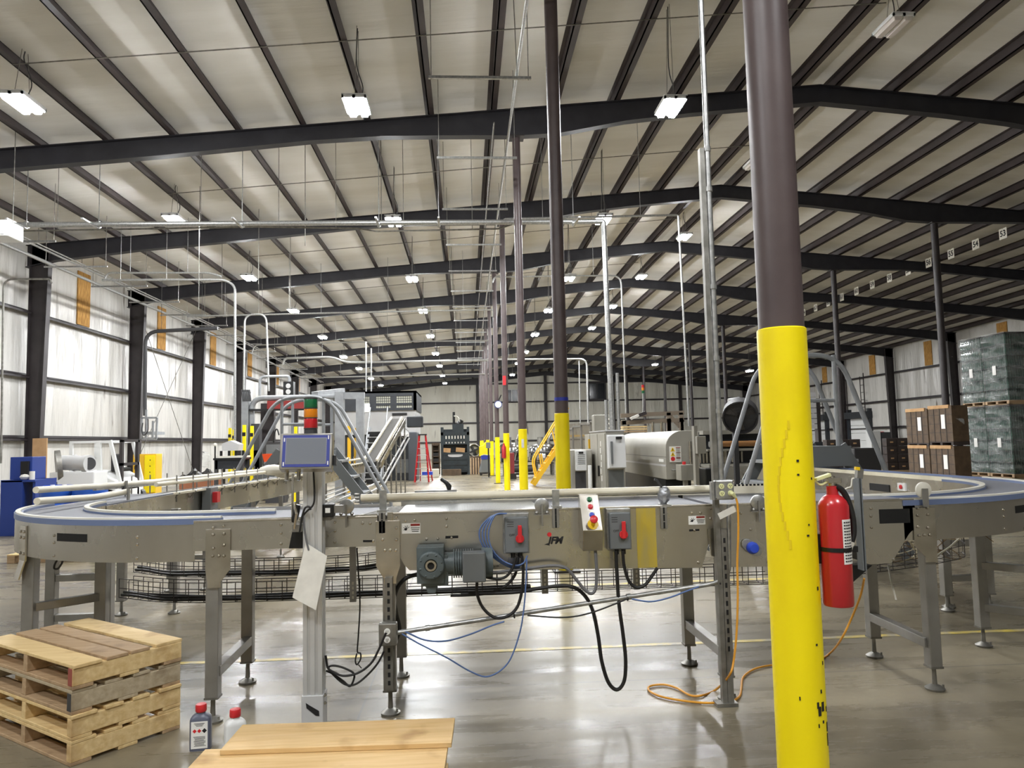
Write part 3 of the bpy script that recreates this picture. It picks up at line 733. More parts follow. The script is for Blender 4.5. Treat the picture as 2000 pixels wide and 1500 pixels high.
def shoulder(parent, x, zt_, zb_, dx=0.0, w=.135, Y=Y0 - .012):
    """flared plate bolted over the panel joint, bent back to the leg below"""
    a = .035
    poly = [(x - w / 2, Y, zt_), (x + w / 2, Y, zt_), (x + w / 2, Y, zb_ + .1), (x + dx + a, Y, zb_ + .03), (x + dx + a, Y, zb_), (x + dx - a, Y, zb_), (x + dx - a, Y, zb_ + .03), (x - w / 2, Y, zb_ + .1)]
    m = MB().prism(poly, (0, .008, 0)); return m.build('joint_bracket', M_ssb, parent, bevel=.0015)
def warning_label(parent, px, py, w, h, Y=Y0 - .003):
    p = at(px, py, Y=Y)
    l = MB().box(p, (w, .0015, h)).build('warning_label', M_label, parent)
    MB().box(p + Vector((w * .22, -.001, h * .34)), (w * .5, .001, h * .22)).build('label_heading', M_inkr, l)
    m = MB()
    for k in range(3): m.box(p + Vector((w * .22, -.001, h * (.05 - .17 * k))), (w * .48 - .006 * k, .001, h * .06))
    for k in range(5):
        an = math.radians(200 - k * 42); m.bar(p + Vector((-w * .25, -.0012, -h * .03)), p + Vector((-w * .25 + h * .34 * math.cos(an), -.0012, -h * .03 + h * .34 * math.sin(an))), .001, .0026)
    m.ball(p + Vector((-w * .29, -.0008, -h * .08)), h * .15, 8, (1, .05, .8))
    m.build('label_pictogram', M_ink, l)

# ---------------- left bend
CLX, CRX = -1.59, 2.56
BEND = {CLX: (5.825, 1.546, 1.13, .02), CRX: (6.13, 1.86, 1.48, .014)}      # centre along the hall, outer and inner radius, height offset
def bend(name, label, cx, a0, a1, x_out, x_in, x_panel):
    CY, RO, RI, dz = BEND[cx]
    t = thing(name, label, 'conveyor', (cx, CY, 0))
    def strip(nm, mat, r0, r1, z0, z1, xe, n=40):
        m = MB().arc_slab((cx, CY), r0, r1, a0, a1, z0 + dz, z1 + dz, n); xa, xb = sorted((cx, xe))
        if xb - xa > .01: m.bx(xa, xb, CY - r1, CY - r0, z0 + dz, z1 + dz)
        return m.build(nm, mat, t, smooth=True)
    strip('outer_side_panel', M_ss, RO - .008, RO, .855, 1.062, x_panel)
    strip('inner_side_panel', M_ss, RI, RI + .008, .865, 1.07, x_in)
    strip('outer_wear_strip', M_rim, RO - .045, RO + .006, 1.058, 1.09, x_out)
    strip('outer_edge_cap', M_white, RO - .03, RO - .002, 1.09, 1.1, x_out)
    strip('inner_edge_cap', M_white, RI - .006, RI + .026, 1.086, 1.1, x_in)
    strip('inner_wear_strip', M_rim, RI - .008, RI + .032, 1.066, 1.086, x_in)
    strip('belt', M_belt, RI + .02, RO - .03, 1.03, 1.074, cx)
    return t
lb = bend('curved_conveyor', 'stainless conveyor bend with blue-grey edge, beside the wooden pallet stack', CLX, math.pi, 1.5 * math.pi, fx(430, 1012), fx(560, 993, Y1), fx(379))
rb = bend('curved_conveyor', 'stainless conveyor bend with blue-grey edge, in front of the brown crates', CRX, 1.5 * math.pi, 2 * math.pi, fx(1803, 975), fx(1590, 962, Y1), fx(1790))
def on_bend(cx, deg, r): a = math.radians(deg); return Vector((cx + r * math.cos(a), BEND[cx][0] + r * math.sin(a), 0))
for cx, t, angs in ((CLX, lb, (225, 180)), (CRX, rb, (315, 0))):
    CY, RO, RI, dz = BEND[cx]
    for a in angs:
        po, pi_ = on_bend(cx, a, RO - .04), on_bend(cx, a, RI - .03)
        leg(t, po.x, po.y, .9); leg(t, pi_.x, pi_.y, .9)
        for z in (.27, .56):
            MB().bar((po.x, po.y, z), (pi_.x, pi_.y, z), .05, .05).build('cross_brace', M_ss2, t, bevel=.003)
    a = angs[0]; po = on_bend(cx, a, RO + .006); n = Vector((math.cos(math.radians(a)), math.sin(math.radians(a)), 0)); tv = Vector((-n.y, n.x, 0))
    m = MB(); Rm = Matrix((tv, n, Vector((0, 0, 1)))).transposed()
    m.box(po + Vector((0, 0, .95)), (.11, .01, .21), Rm); m.bar(po + Vector((0, 0, .85)), po + n * .03 + Vector((0, 0, .74)), .09, .008, up=tuple(n))
    m.build('joint_bracket', M_ssb, t)
    m = MB()
    for dx in (-.03, .03):
        for z in (1.02, .985, .89): m.lathe([(.009, 0), (.009, .005), (.001, .009)], po + n * .005 + tv * dx + Vector((0, 0, z)), tuple(n), 8)
    for da in (-22, 14, 36):
        q = on_bend(cx, a + da, RO); nn = (q - Vector((cx, CY, 0))).normalized()
        for z in (1.015, .975, .9): m.lathe([(.0085, 0), (.0085, .004), (.001, .008)], q + Vector((0, 0, z)), tuple(nn), 8)
    m.build('bolt_heads', M_ssb, t)
# hand holes
for cx, t, d0, d1 in ((CLX, lb, 240, 249), (CRX, rb, 297, 304)):
    CY, RO, RI, dz = BEND[cx]
    MB().arc_slab((cx, CY), RO - .002, RO + .0012, math.radians(d0), math.radians(d1), .985, 1.03, 8).build('hand_hole', M_black, t)
cable([at(118, 1085, Y=4.7), at(108, 1100, Y=4.7), at(106, 1110, Y=4.7), at(114, 1110, Y=4.7), at(123, 1095, Y=4.7), at(124, 1084, Y=4.7)], .006, 'cable_loop', M_cable, 'small black cable loop hanging under the conveyor bend by the pallets')

# ---------------- straight sections along the front
def front_section(name, label, poly, x0, x1, ztop, zbot, belt=None):
    t = thing(name, label, 'conveyor', ((x0 + x1) / 2, (Y0 + Y1) / 2, 0))
    P = [at(px, py, Y=Y0) for px, py in poly]
    MB().prism(P, (0, .006, 0)).build('front_side_panel', M_ss, t)
    MB().bx(x0, x1, Y0 - .002, Y0 + .03, ztop - .012, ztop).build('top_flange', M_ssb, t, bevel=.002)
    MB().bx(x0, x1, Y1 - .006, Y1, zbot, ztop + .012).build('rear_side_panel', M_ss, t)
    m = MB()
    n = max(2, int((x1 - x0) / .45))
    for k in range(n): m.bar((x0 + (k + .5) * (x1 - x0) / n, Y0 + .006, zbot + .06), (x0 + (k + .5) * (x1 - x0) / n, Y1 - .006, zbot + .06), .04, .04)
    m.build('cross_members', M_ss2, t)
    if belt: MB().bx(x0, x1, Y0 + .03, Y1 - .008, ztop - .035, ztop - .008).build('belt', belt, t)
    return t
sl = front_section('belt_conveyor', 'short straight conveyor section between the bend by the pallets and the touchscreen post', [(378, 1017), (737, 1004), (737, 1067), (600, 1070), (378, 1077)], fx(378), fx(737), 1.098, .9, M_belt)
sm = front_section('belt_conveyor', 'deep middle conveyor section carrying the black I F M lettering, motor and switches', [(763, 1001), (1393, 985), (1393, 1052), (1384, 1064), (1371, 1109), (800, 1114), (790, 1104), (767, 1062)], fx(763), fx(1393), 1.112, .78, None)
sr = front_section('belt_conveyor', 'deep conveyor section with a blue-capped bearing and a black slot, by the yellow column', [(1404, 984), (1789, 976), (1789, 1030), (1776, 1042), (1741, 1100), (1700, 1102), (1412, 1108)], fx(1404), fx(1789), 1.112, .8, M_belt)
MB().bx(fx(775), fx(1060), Y0 + .03, Y1 - .008, 1.075, 1.102).build('patterned_belt', M_belt2, sm)
MB().bx(fx(1060), fx(1393), Y0 + .03, Y1 - .008, 1.075, 1.1).build('plain_belt', M_belt, sm)
# angled transfer rollers at the joint
m = MB()
for k in range(9):
    x = fx(690) + k * .035; m.cyl((x, Y0 + .04, 1.085), (x + .16, Y1 - .05, 1.085), .012, n=8)
m.build('angled_rollers', M_gal2, sl, smooth=True)
# legs
zf = 1.0
for px, t in ((417, sl), (761, sm), (1414, sm), (1818, sr)):
    x = fx(px, 1200, 4.3); leg(t, x, 4.305, .86)
for px, t in ((486, sl), (783, sm), (1341, sm), (1700, sr)):
    x = fx(px, 1180, 4.985); leg(t, x, 4.97, .93)
for pa, pb, t in ((421, 487, sl), (1412, 1343, sm), (1815, 1702, sr)):
    MB().bar((fx(pa, 1260, 4.3), 4.3, .27), (fx(pb, 1230, 4.98), 4.97, .27), .055, .055).build('cross_brace', M_ss2, t, bevel=.003)
for px, zt_, zb_, dx, t in ((427, 1.05, .73, -.02, sl), (758, 1.07, .72, .01, sm), (1805, 1.06, .74, .03, sr)):
    shoulder(t, fx(px), zt_, zb_, dx)
x = fx(1391); MB().prism([(x - .03, Y0 - .02, .97), (x + .03, Y0 - .02, .99), (x + .05, Y0 - .02, .86), (x + .06, Y0 - .02, .80), (x - .02, Y0 - .02, .82)], (0, .012, 0)).build('joint_bracket', M_ssb, sm)
bolts([(416, 1031), (416, 1044), (437, 1027), (437, 1043), (437, 1065), (416, 1071), (415, 1086), (427, 1086), (437, 1086)], sl, Y=Y0 - .016)
bolts([(549, 1025), (549, 1041), (549, 1062)], sl)
bolts([(708, 1022), (723, 1022), (729, 1057), (654, 1020), (654, 1037), (654, 1059)], sl)
MB().prism([at(709, 1055, Y=Y0 - .002), at(727, 1055, Y=Y0 - .002), at(727, 1059, Y=Y0 - .002), at(709, 1059, Y=Y0 - .002)], (0, .001, 0)).build('adjust_slot', M_black, sl)
MB().prism([at(575, 1026, Y=Y0 - .001), at(594, 1026, Y=Y0 - .001), at(594, 1070, Y=Y0 - .001), at(566, 1070, Y=Y0 - .001)], (0, -.03, 0)).build('sensor_housing', M_blk, sl, bevel=.004)
bolts([(752, 1075), (762, 1075), (773, 1075), (774, 1010), (774, 1031), (774, 1054), (747, 1054)], sm, Y=Y0 - .016)
bolts([(792, 1017), (810, 1016), (833, 1053), (855, 1052), (872, 1013), (872, 1028), (882, 1050)], sm)
MB().prism([at(870, 1047, Y=Y0 - .002), at(895, 1046, Y=Y0 - .002), at(895, 1051, Y=Y0 - .002), at(870, 1052, Y=Y0 - .002)], (0, .001, 0)).build('adjust_slot', M_black, sm)
bolts([(1351, 1002), (1368, 1002), (1356, 1036), (1388, 993), (1388, 1013), (1388, 1035), (1364, 1099)], sm)
MB().prism([at(1346, 1034, Y=Y0 - .002), at(1366, 1033, Y=Y0 - .002), at(1366, 1037, Y=Y0 - .002), at(1346, 1038, Y=Y0 - .002)], (0, .001, 0)).build('adjust_slot', M_black, sm)
bolts([(1447, 1002), (1466, 1034), (1502, 998), (1503, 1013), (1500, 1098), (1701, 993), (1701, 1008), (1702, 1030), (1745, 1093)], sr)
bolts([(1793, 993), (1812, 992), (1793, 1007), (1813, 1005), (1793, 1029), (1813, 1031), (1796, 1046), (1806, 1045), (1817, 1045)], sr, Y=Y0 - .016)
p0, p1 = at(1717, 995, Y=Y0 - .002), at(1778, 1021, Y=Y0 - .002)
MB().bx(p0.x, p1.x, p0.y, p0.y + .001, p1.z, p0.z).build('hand_hole', M_black, sr, bevel=.0)
# slotted straps that carry the guide rail
def strap(parent, px, y0, y1, top):
    a, b = at(px, y0, Y=Y0 - .01), at(px, y1, Y=Y0 - .01)
    o = MB().bx(a.x - .019, a.x + .019, Y0 - .012, Y0 - .004, b.z, a.z).build('rail_strap', M_ss2, parent, bevel=.002)
    s = MB()
    for k in range(3):
        z = b.z + (a.z - b.z) * (k + .5) / 3; s.bx(a.x - .005, a.x + .005, Y0 - .0135, Y0 - .012, z - .018, z + .018)
    s.build('strap_slots', M_black, o)
    c = at(px + 1, top, Y=Y0 + .04)
    m = MB(); m.bx(c.x - .026, c.x + .026, Y0 - .012, Y0 + .1, a.z, a.z + .012); m.bx(c.x - .02, c.x + .02, Y0 + .06, Y0 + .075, a.z, c.z)
    m.build('rail_clamp', M_galv, o)
strap(sl, 746, 1001, 1042, 958); strap(sm, 1085, 993, 1031, 957); strap(sm, 1296, 990, 1033, 952)
MB().bx(fx(757), fx(768), Y0 - .01, Y0 - .003, at(760, 1063, Y=Y0).z, at(760, 1000, Y=Y0).z).build('joint_bar', M_ssb, sm, bevel=.002)
warning_label(sm, 803, 1032, .104, .057); warning_label(sm, 1361, 1016, .098, .05)
# yellow film strip
p0, p1 = at(1242, 992, Y=Y0 - .002), at(1284, 1108, Y=Y0 - .002)
MB().bx(p0.x, p1.x, Y0 - .0025, Y0 - .0005, p1.z, p0.z - .003).build('yellow_film_strip', M_film, sm)
# lettering
p = at(1084, 1056, Y=Y0 - .002)
text_mb('IFM', .054, p, (1, 0, 0), (0, 0, 1), .001, .28, bold=.0022).build('lettering', M_ink, sm)
MB().prism([p + Vector((-.062, -.0005, -.02)), p + Vector((-.03, -.0005, -.027)), p + Vector((-.036, -.0005, -.012))], (0, .001, 0)).build('logo_swoosh', M_ink, sm)
q = at(1073, 1044, Y=Y0 - .003); MB().cyl(q, q + Vector((0, .002, 0)), .0125, n=20).build('logo_dot', M_redp, sm)
# reflectors on brackets
def reflector(parent, px, py, r, low, back=Y0 + .02):
    c = at(px, py, Y=Y0 - .01)
    o = MB().lathe([(r, 0), (r, .012), (r - .004, .015), (.001, .0155)], c + Vector((0, .006, 0)), (0, -1, 0), 24).build('round_reflector', M_galv, parent, smooth=True)
    m = MB(); b = at(px, low, Y=Y0 - .02); m.bx(c.x - .005, c.x + .005, Y0 - .03, Y0 - .02, b.z, c.z + .01); m.bx(c.x - .045, c.x + .045, Y0 - .025, Y0 - .002, c.z - .055, c.z - .049)
    for s in (-.03, .03): m.ball((c.x + s, Y0 - .02, c.z - .04), .011, 8)
    m.build('reflector_stem', M_ss2, o)
reflector(sl, 677, 989, .042, 1030); reflector(sm, 1058, 987, .042, 1027); reflector(sr, 1480, 981, .043, 1020)
c = at(1802, 957, Y=Y0 - .01)
o = MB().lathe([(.047, 0), (.047, .012), (.043, .015), (.001, .0155)], c, (0, -1, 0), 26).build('round_reflector', M_white, sr, smooth=True)
b = at(1802, 990, Y=Y0 - .03); MB().bx(c.x - .018, c.x + .018, Y0 - .036, Y0 - .03, b.z, c.z + .01).build('reflector_strap', M_ss2, o)
# blue-capped flange bearing
c = at(1467, 1069, Y=Y0 - .004)
poly = []
for k in range(24):
    a = math.pi * 2 * k / 24; rr = .034 + .032 * abs(math.cos(a + .62)) ** 3
    poly.append(c + Vector((rr * math.cos(a), 0, rr * math.sin(a))))
o = MB().prism(poly, (0, -.014, 0)).build('flange_bearing', M_galv, sr, bevel=.002)
MB().lathe([(.034, .014), (.034, .03), (.03, .034), (.028, .05), (.024, .054), (.001, .055)], c, (0, -1, 0), 24).build('bearing_cap', M_blue, o, smooth=True)
# ---- gear motor
g0 = at(843, 1100, Y=Y0 - .10)
m = MB(); gx, gz = g0.x, g0.z
m.bx(gx - .078, gx + .07, Y0 - .16, Y0 - .03, gz - .1, gz + .095); m.bx(gx - .05, gx + .09, Y0 - .15, Y0 - .04, gz - .115, gz + .05)
m.lathe([(.075, 0), (.075, .03), (.068, .036), (.034, .036), (.034, .02), (.001, .02)], (gx, Y0 - .155, gz), (0, -1, 0), 28)
for k in range(8): a = math.pi * k / 4 + .3; m.ball((gx + .06 * math.cos(a), Y0 - .19, gz + .06 * math.sin(a)), .007, 6)
m.prism([(gx - .04, Y0 - .14, gz - .1), (gx + .04, Y0 - .14, gz - .1), (gx + .02, Y0 - .14, gz - .155), (gx - .02, Y0 - .14, gz - .155)], (0, .03, 0))
gb = m.build('gear_motor', M_gearp, sm, bevel=.006)
MB().lathe([(.03, .0), (.03, .012), (.019, .012), (.019, -.01), (.001, -.01)], (gx, Y0 - .18, gz), (0, -1, 0), 20).build('hollow_shaft', M_ssb, gb, smooth=True)
MB().cyl((gx, Y0 - .18, gz), (gx, Y0 - .1835, gz), .019, n=20).build('shaft_bore', M_black, gb)
m = MB()
mx0, mx1, my, mz = gx + .07, gx + .335, Y0 - .10, gz - .005
m.cyl((mx0, my, mz), (mx0 + .05, my, mz), .062, n=24)
for k in range(9): m.cyl((mx0 + .05 + k * .013, my, mz), (mx0 + .056 + k * .013, my, mz), .078, n=24)
m.cyl((mx0 + .05, my, mz), (mx1 - .03, my, mz), .066, n=24); m.cyl((mx1 - .06, my, mz), (mx1, my, mz), .082, n=28)
m.build('motor_body', M_gearp, gb, smooth=True)
MB().bx(mx0 + .10, mx0 + .225, my - .13, my - .05, mz - .085, mz + .075).build('terminal_box', M_mgrey, gb, bevel=.008)
# ---- disconnect switches
def switch(px0, px1, py0, py1, txt):
    a, b = at(px0, py0, Y=Y0 - .06), at(px1, py1, Y=Y0 - .06); cx = (a.x + b.x) / 2; cz = (a.z + b.z) / 2; w = b.x - a.x; h = a.z - b.z
    o = MB().bx(a.x - .008, b.x + .008, Y0 - .05, Y0 - .006, b.z - .008, a.z + .02).build('disconnect_switch', M_galv, sm, bevel=.004)
    MB().bx(a.x, b.x, Y0 - .085, Y0 - .045, b.z, a.z).build('switch_lid', M_mgrey, o, bevel=.006)
    hx, hz = cx + w * .13, cz - .02
    m = MB().cyl((hx, Y0 - .085, hz), (hx, Y0 - .1, hz), .024, n=20); m.bx(hx - .011, hx + .011, Y0 - .11, Y0 - .095, hz - .02, hz + .075)
    m.build('rotary_handle', M_redp, o, bevel=.003)
    text_mb(txt, .018, (cx - w * .2, Y0 - .0856, cz + .0), (1, 0, 0), (0, 0, 1), .0006).build('lettering', M_ink, o)
    m = MB()
    for k in range(3): m.bx(cx - w * .4, cx - w * .12, Y0 - .0858, Y0 - .085, cz + h * .36 - k * .012, cz + h * .36 - k * .012 + .004)
    m.build('fine_print', M_dgrey, o)
    m = MB()
    for s in (-.02, .02): m.cyl((cx + s, Y0 - .055, b.z + .002), (cx + s, Y0 - .055, b.z - .03), .013, n=12)
    m.build('cable_glands', M_blk, o)
switch(985, 1032, 1010, 1078, 'OFF'); switch(1188, 1232, 1001, 1071, 'OFF')
# ---- push-button box, face tilted up
a, b = at(1130, 968, Y=Y0 - .16), at(1176, 1036, Y=Y0 - .16)
A = [at(1131, 966, Y=Y0 - .06), at(1168, 966, Y=Y0 - .06), at(1178, 1036, Y=Y0 - .155), at(1139, 1037, Y=Y0 - .155)]
back = [Vector((A[0].x, Y0 - .008, A[0].z)), Vector((A[1].x, Y0 - .008, A[1].z)), Vector((A[2].x, Y0 - .008, A[2].z - .11)), Vector((A[3].x, Y0 - .008, A[3].z - .11))]
fr = [Vector((A[2].x, Y0 - .12, A[2].z - .115)), Vector((A[3].x, Y0 - .12, A[3].z - .115))]
m = MB(); vs = A + back + fr
m.add(vs, [(0, 1, 2, 3), (0, 4, 5, 1), (4, 7, 6, 5), (3, 2, 8, 9), (6, 7, 9, 8), (1, 5, 6, 8, 2), (0, 3, 9, 7, 4)])
cb = m.build('push_button_box', M_ssb, sm, bevel=.003)
nrm = (A[1] - A[0]).cross(A[3] - A[0]).normalized()
if nrm.y > 0: nrm = -nrm
for px, py, mt, nm in ((1151, 976, M_green, 'green_button'), (1153, 990, M_redp, 'red_button'), (1156, 1006, M_blue, 'blue_button')):
    f = ((py - 966) / 70.0); c = at(px, py, Y=Y0 - .06 - .095 * f)
    MB().lathe([(.015, 0), (.015, .004), (.011, .005), (.011, .01), (.001, .012)], c, tuple(nrm), 18).build(nm, mt, cb, smooth=True)
    U = (A[0] - A[3]).normalized(); MB().box(c, (.036, .0015, .036), Matrix(((1, 0, 0), tuple(-nrm), tuple(U))).transposed()).build('button_plate', M_label, cb)
c = at(1158, 1024, Y=Y0 - .14); MB().lathe([(.03, 0), (.03, .003), (.012, .004), (.012, .012)], c, tuple(nrm), 24).build('yellow_collar', M_warn, cb)
MB().lathe([(.012, .01), (.012, .03), (.022, .034), (.022, .042), (.016, .046), (.001, .047)], at(1158, 1019, Y=Y0 - .14), tuple(nrm), 22).build('stop_mushroom', M_redp, cb, smooth=True)
# ---- guide rails over the front run
t = thing('guide_rail', 'ivory round guide rail running above the front conveyor on clamps', 'rail', (fx(1000), Y0 + .1, 1.15))
ra, rb_ = at(705, 969, Y=Y0 + .09), at(1412, 957, Y=Y0 + .09); zr = (ra.z + rb_.z) / 2
MB().cyl((ra.x, Y0 + .09, zr), (rb_.x, Y0 + .09, zr), .021, n=16).build('round_rail', M_uhmw, t, smooth=True)
MB().bx(ra.x, rb_.x, Y0 + .105, Y0 + .125, zr - .03, zr + .012).build('backing_bar', M_galv, t)
m = MB()
for k in range(3): m.cyl((ra.x - .01, Y0 + .09, zr + .02 - .02 * k), (ra.x - .035, Y0 + .09, zr + .02 - .02 * k), .008, n=8)
m.build('end_springs', M_gal2, t)
t = thing('guide_rail', 'flat ivory guide rail with a black toothed edge behind the round front rail', 'rail', (fx(1250), Y1, 1.12))
MB().bx(fx(960, 955, Y1), fx(1508, 950, Y1), Y1 - .012, Y1 + .012, 1.115, 1.175).build('flat_rail', M_uhmw, t)
m = MB(); xa, xb = fx(965, 955, Y1), fx(1500, 950, Y1); n = 70
for k in range(n): x = xa + (xb - xa) * k / n; m.bx(x, x + (xb - xa) / n * .6, Y1 - .013, Y1 - .005, 1.165, 1.178)
m.build('black_teeth', M_blk, t)
# black clamp lever standing on the rear rail
t = thing('clamp_lever', 'black clamp lever on a flat bar above the front conveyor', 'lever', at(872, 960, Y=Y1))
b = at(870, 958, Y=Y1); MB().bx(at(810, 958, Y=Y1).x, at(892, 958, Y=Y1).x, Y1 - .012, Y1 + .012, 1.113, b.z + .004).build('flat_bar', M_galv, t)
MB().tube([at(877, 958, Y=Y1), at(877, 950, Y=Y1), at(872, 943, Y=Y1), at(861, 935, Y=Y1)], [.012, .018, .014, .011], 10).build('lever', M_blk, t, smooth=True)
# silvery wrapped sensor on the rail
c = at(1297, 966, Y=Y0 + .06)
t = thing('wrapped_sensor', 'sensor wrapped in silver tape on the front guide rail', 'sensor', c - Vector((0, 0, .05)))
MB().lathe([(.012, -.055), (.034, -.03), (.038, 0), (.03, .03), (.016, .045), (.006, .05)], c, (.15, -.1, 1), 12).build('taped_body', M_silver, t, smooth=True)
MB().tube([c + Vector((-.01, 0, .04)), c + Vector((-.04, 0, .085)), c + Vector((-.055, 0, .09))], .007, 6).build('loose_tape_end', M_dgrey, t)
# paper tag stuck on the joint
c = at(1420, 1001, Y=4.13)
o = MB().box(c, (.105, .0015, .036), Matrix.Rotation(-.42, 3, 'Y')).build('paper_tag', M_paper); tag(o, 'small tilted paper tag stuck under the four-outlet box', 'tag')
# ------------------------------------------------------------------ wire basket trays below the front run
def basket(name, label, pts, w, h, step=.1, cat='cable tray'):
    """pts: centre line at the tray floor"""
    P = smooth_path(pts, 6); t = thing(name, label, cat, P[0])
    m = MB(); acc = 0; fr = []
    for i, p in enumerate(P):
        d = (P[min(i + 1, len(P) - 1)] - P[max(i - 1, 0)]).normalized(); n = Vector((-d.y, d.x, 0)).normalized(); fr.append((p, n))
    for (o, z) in ((-w / 2, h), (-w / 2, h * .5), (-w / 2, 0), (0, 0), (w / 2, 0), (w / 2, h * .5), (w / 2, h)):
        m.tube([p + n * o + Vector((0, 0, z)) for p, n in fr], .0028, 5)
    m.build('long_wires', M_steel, t)
    m = MB(); last = 0; L = 0
    for i in range(len(fr) - 1):
        seg = (fr[i + 1][0] - fr[i][0]).length
        while last <= L + seg:
            f = (last - L) / max(seg, 1e-6); p = fr[i][0].lerp(fr[i + 1][0], f); n = fr[i][1]
            m.tube([p - n * w / 2 + Vector((0, 0, h)), p - n * w / 2, p + n * w / 2, p + n * w / 2 + Vector((0, 0, h))], .0028, 5); last += step
        L += seg
    m.build('cross_wires', M_steel, t)
    return t, fr
YT = 5.06
bt, bfr = basket('wire_basket_tray', 'long black wire basket tray hung below the front conveyor', [(-2.35, 5.35, .5), (-1.9, 5.12, .5), (-1.2, YT, .5), (0, YT, .5), (1.2, YT, .5), (2.05, YT, .5)], .11, .125)
bt2, bfr2 = basket('wire_basket_tray', 'shorter upper wire basket tray by the conveyor bend, full of black cables', [(-2.3, 5.45, .65), (-1.9, 5.2, .65), (-1.2, 5.12, .65), (-.75, 5.12, .66), (-.45, 5.1, .69)], .1, .1)
for i, (fr, n) in enumerate(((bfr, 5), (bfr2, 3))):
    for k in range(n):
        o = MB().tube([p + nn * (-.035 + .018 * k) + Vector((0, 0, .014 + .012 * (k % 2) + .004 * math.sin(q * .9 + k))) for q, (p, nn) in enumerate(fr[:len(fr) - (10 if i == 0 else 0)])], .0095, 7).build('black_cable', M_cable, smooth=True)
        tag(o, 'black cable lying in the ' + ('long basket tray below the front conveyor' if i == 0 else 'upper basket tray by the conveyor bend'), 'cable', 'black cables in the ' + ('long tray' if i == 0 else 'upper tray'))
for px, y0, y1, nm in ((690, 1070, 1174, 'beside the touchscreen post'), (1063, 1112, 1158, 'below the lettering'), (1241, 1108, 1150, 'below the yellow film strip')):
    a, b = at(px, y0, Y=YT - .062), at(px, y1, Y=YT - .062)
    t = thing('tray_hanger', f'perforated strut hanger holding the wire tray {nm}', 'hanger', b)
    MB().bx(a.x - .021, a.x + .021, YT - .09, YT - .06, b.z, a.z + .03).build('strut', M_ss2, t)
    m = MB()
    for k in range(4): z = b.z + .02 + k * .03; m.bx(a.x - .006, a.x + .006, YT - .0915, YT - .09, z, z + .018)
    m.build('strut_slots', M_signw, t)
# ---- the tangle of loose wire under the other bend
random.seed(3)
c = Vector((3.28, 5.15, .72)); mb = MB(); mb2 = MB()
for k in range(26):
    pts = []; q = c + Vector((random.uniform(-.26, .2), random.uniform(-.15, .15), random.uniform(-.05, .16)))
    for j in range(6): pts.append(Vector(q)); q = q + Vector((random.uniform(-.16, .16), random.uniform(-.08, .08), random.uniform(-.09, .09))); q.z = min(max(q.z, .6), .9)
    (mb if k % 2 else mb2).tube(smooth_path(pts, 4), .0028 if k % 2 else .0035, 5)
t = thing('wire_tangle', 'tangle of loose rusty and pale wire under the conveyor bend by the brown crates', 'wire', c - Vector((0, 0, .15)))
mb.build('rusty_wires', pm('rusty_wire', (116, 92, 58), .6), t); mb2.build('pale_wires', pm('pale_wire', (170, 160, 132), .5), t)
basket('wire_basket_tray', 'torn grid of wire tray hanging below the bend by the brown crates', [(2.62, 5.06, .55), (3.0, 5.08, .58), (3.45, 5.25, .6), (3.62, 5.5, .6)], .2, .17, .085)
cable([at(1735, 1105, Y=4.6), at(1742, 1140, Y=4.5), at(1750, 1172, Y=4.45)], .006, 'loose_wire', M_white, 'pale loose wire end dangling under the black slot', 'wire')
cable([at(1830, 1085, Y=4.8), at(1855, 1068, Y=4.8), at(1880, 1048, Y=4.75), at(1910, 1043, Y=4.7), at(1940, 1041, Y=4.7)], .006, 'loose_wire', M_white, 'pale loose wire curving out behind the bend leg', 'wire')
# ------------------------------------------------------------------ cables on the front run
def cb_(pts, Y, r, mat, label, name='cable', cat='cable', **k): return cable([at(px, py, Y=Y) for px, py in pts], r, name, mat, label, cat, **k)
cb_([(932, 1128), (932, 1160), (944, 1188), (966, 1206), (990, 1204), (1010, 1186), (1020, 1150), (1022, 1112), (1019, 1086)], 4.16, .0085, M_cable, 'black motor cable hanging in a loop under the gear motor')
cb_([(1008, 1088), (1000, 1112), (985, 1128), (962, 1130), (940, 1124)], 4.14, .0075, M_cable, 'short black cable from the switch to the motor, upper one')
cb_([(1012, 1088), (1006, 1122), (985, 1146), (955, 1158), (915, 1162), (880, 1163)], 4.2, .0085, M_cable, 'black cable sweeping from the switch back into the tray')
cb_([(1162, 1066), (1165, 1110), (1164, 1146), (1156, 1159), (1142, 1152), (1124, 1130), (1106, 1110), (1080, 1105), (1040, 1109), (985, 1116), (958, 1120)], 4.17, .009, M_gcable, 'grey cable looping from the push-button box to the motor')
cb_([(1203, 1076), (1205, 1120), (1209, 1180), (1217, 1240), (1222, 1290), (1219, 1330), (1205, 1347), (1188, 1332), (1175, 1290), (1168, 1240), (1156, 1188), (1135, 1156), (1106, 1144), (1060, 1148), (1000, 1157), (900, 1160)], 4.2, .0105, M_cable, 'thick black cable hanging in a long loop almost to the floor')
cb_([(1216, 1076), (1219, 1105), (1228, 1134), (1243, 1147), (1260, 1142), (1274, 1124), (1284, 1109)], 4.2, .0095, M_cable, 'black cable drooping from the second switch beside the yellow film')
for k in range(4):
    d = k * 10
    cb_([(990 - k, 1003), (968 - d * .3, 1006 + k), (955 - d * .6, 1035), (958 - d * .5, 1066), (978 - d * .2, 1092 + k), (1004, 1104 + k * 2), (1022, 1100), (1030, 1085)], 4.15 + .012 * k, .004, M_bcable, f'loop of blue cable coiled at the first switch, {["innermost", "second", "third", "outermost"][k]} of four', group='blue cable coil')
cb_([(1029, 1092), (1027, 1140), (1023, 1190), (1014, 1240), (992, 1295), (955, 1321), (920, 1312), (870, 1283), (820, 1258), (785, 1238)], 4.12, .0042, M_bcable, 'long blue cable sagging below the sloping conduit')
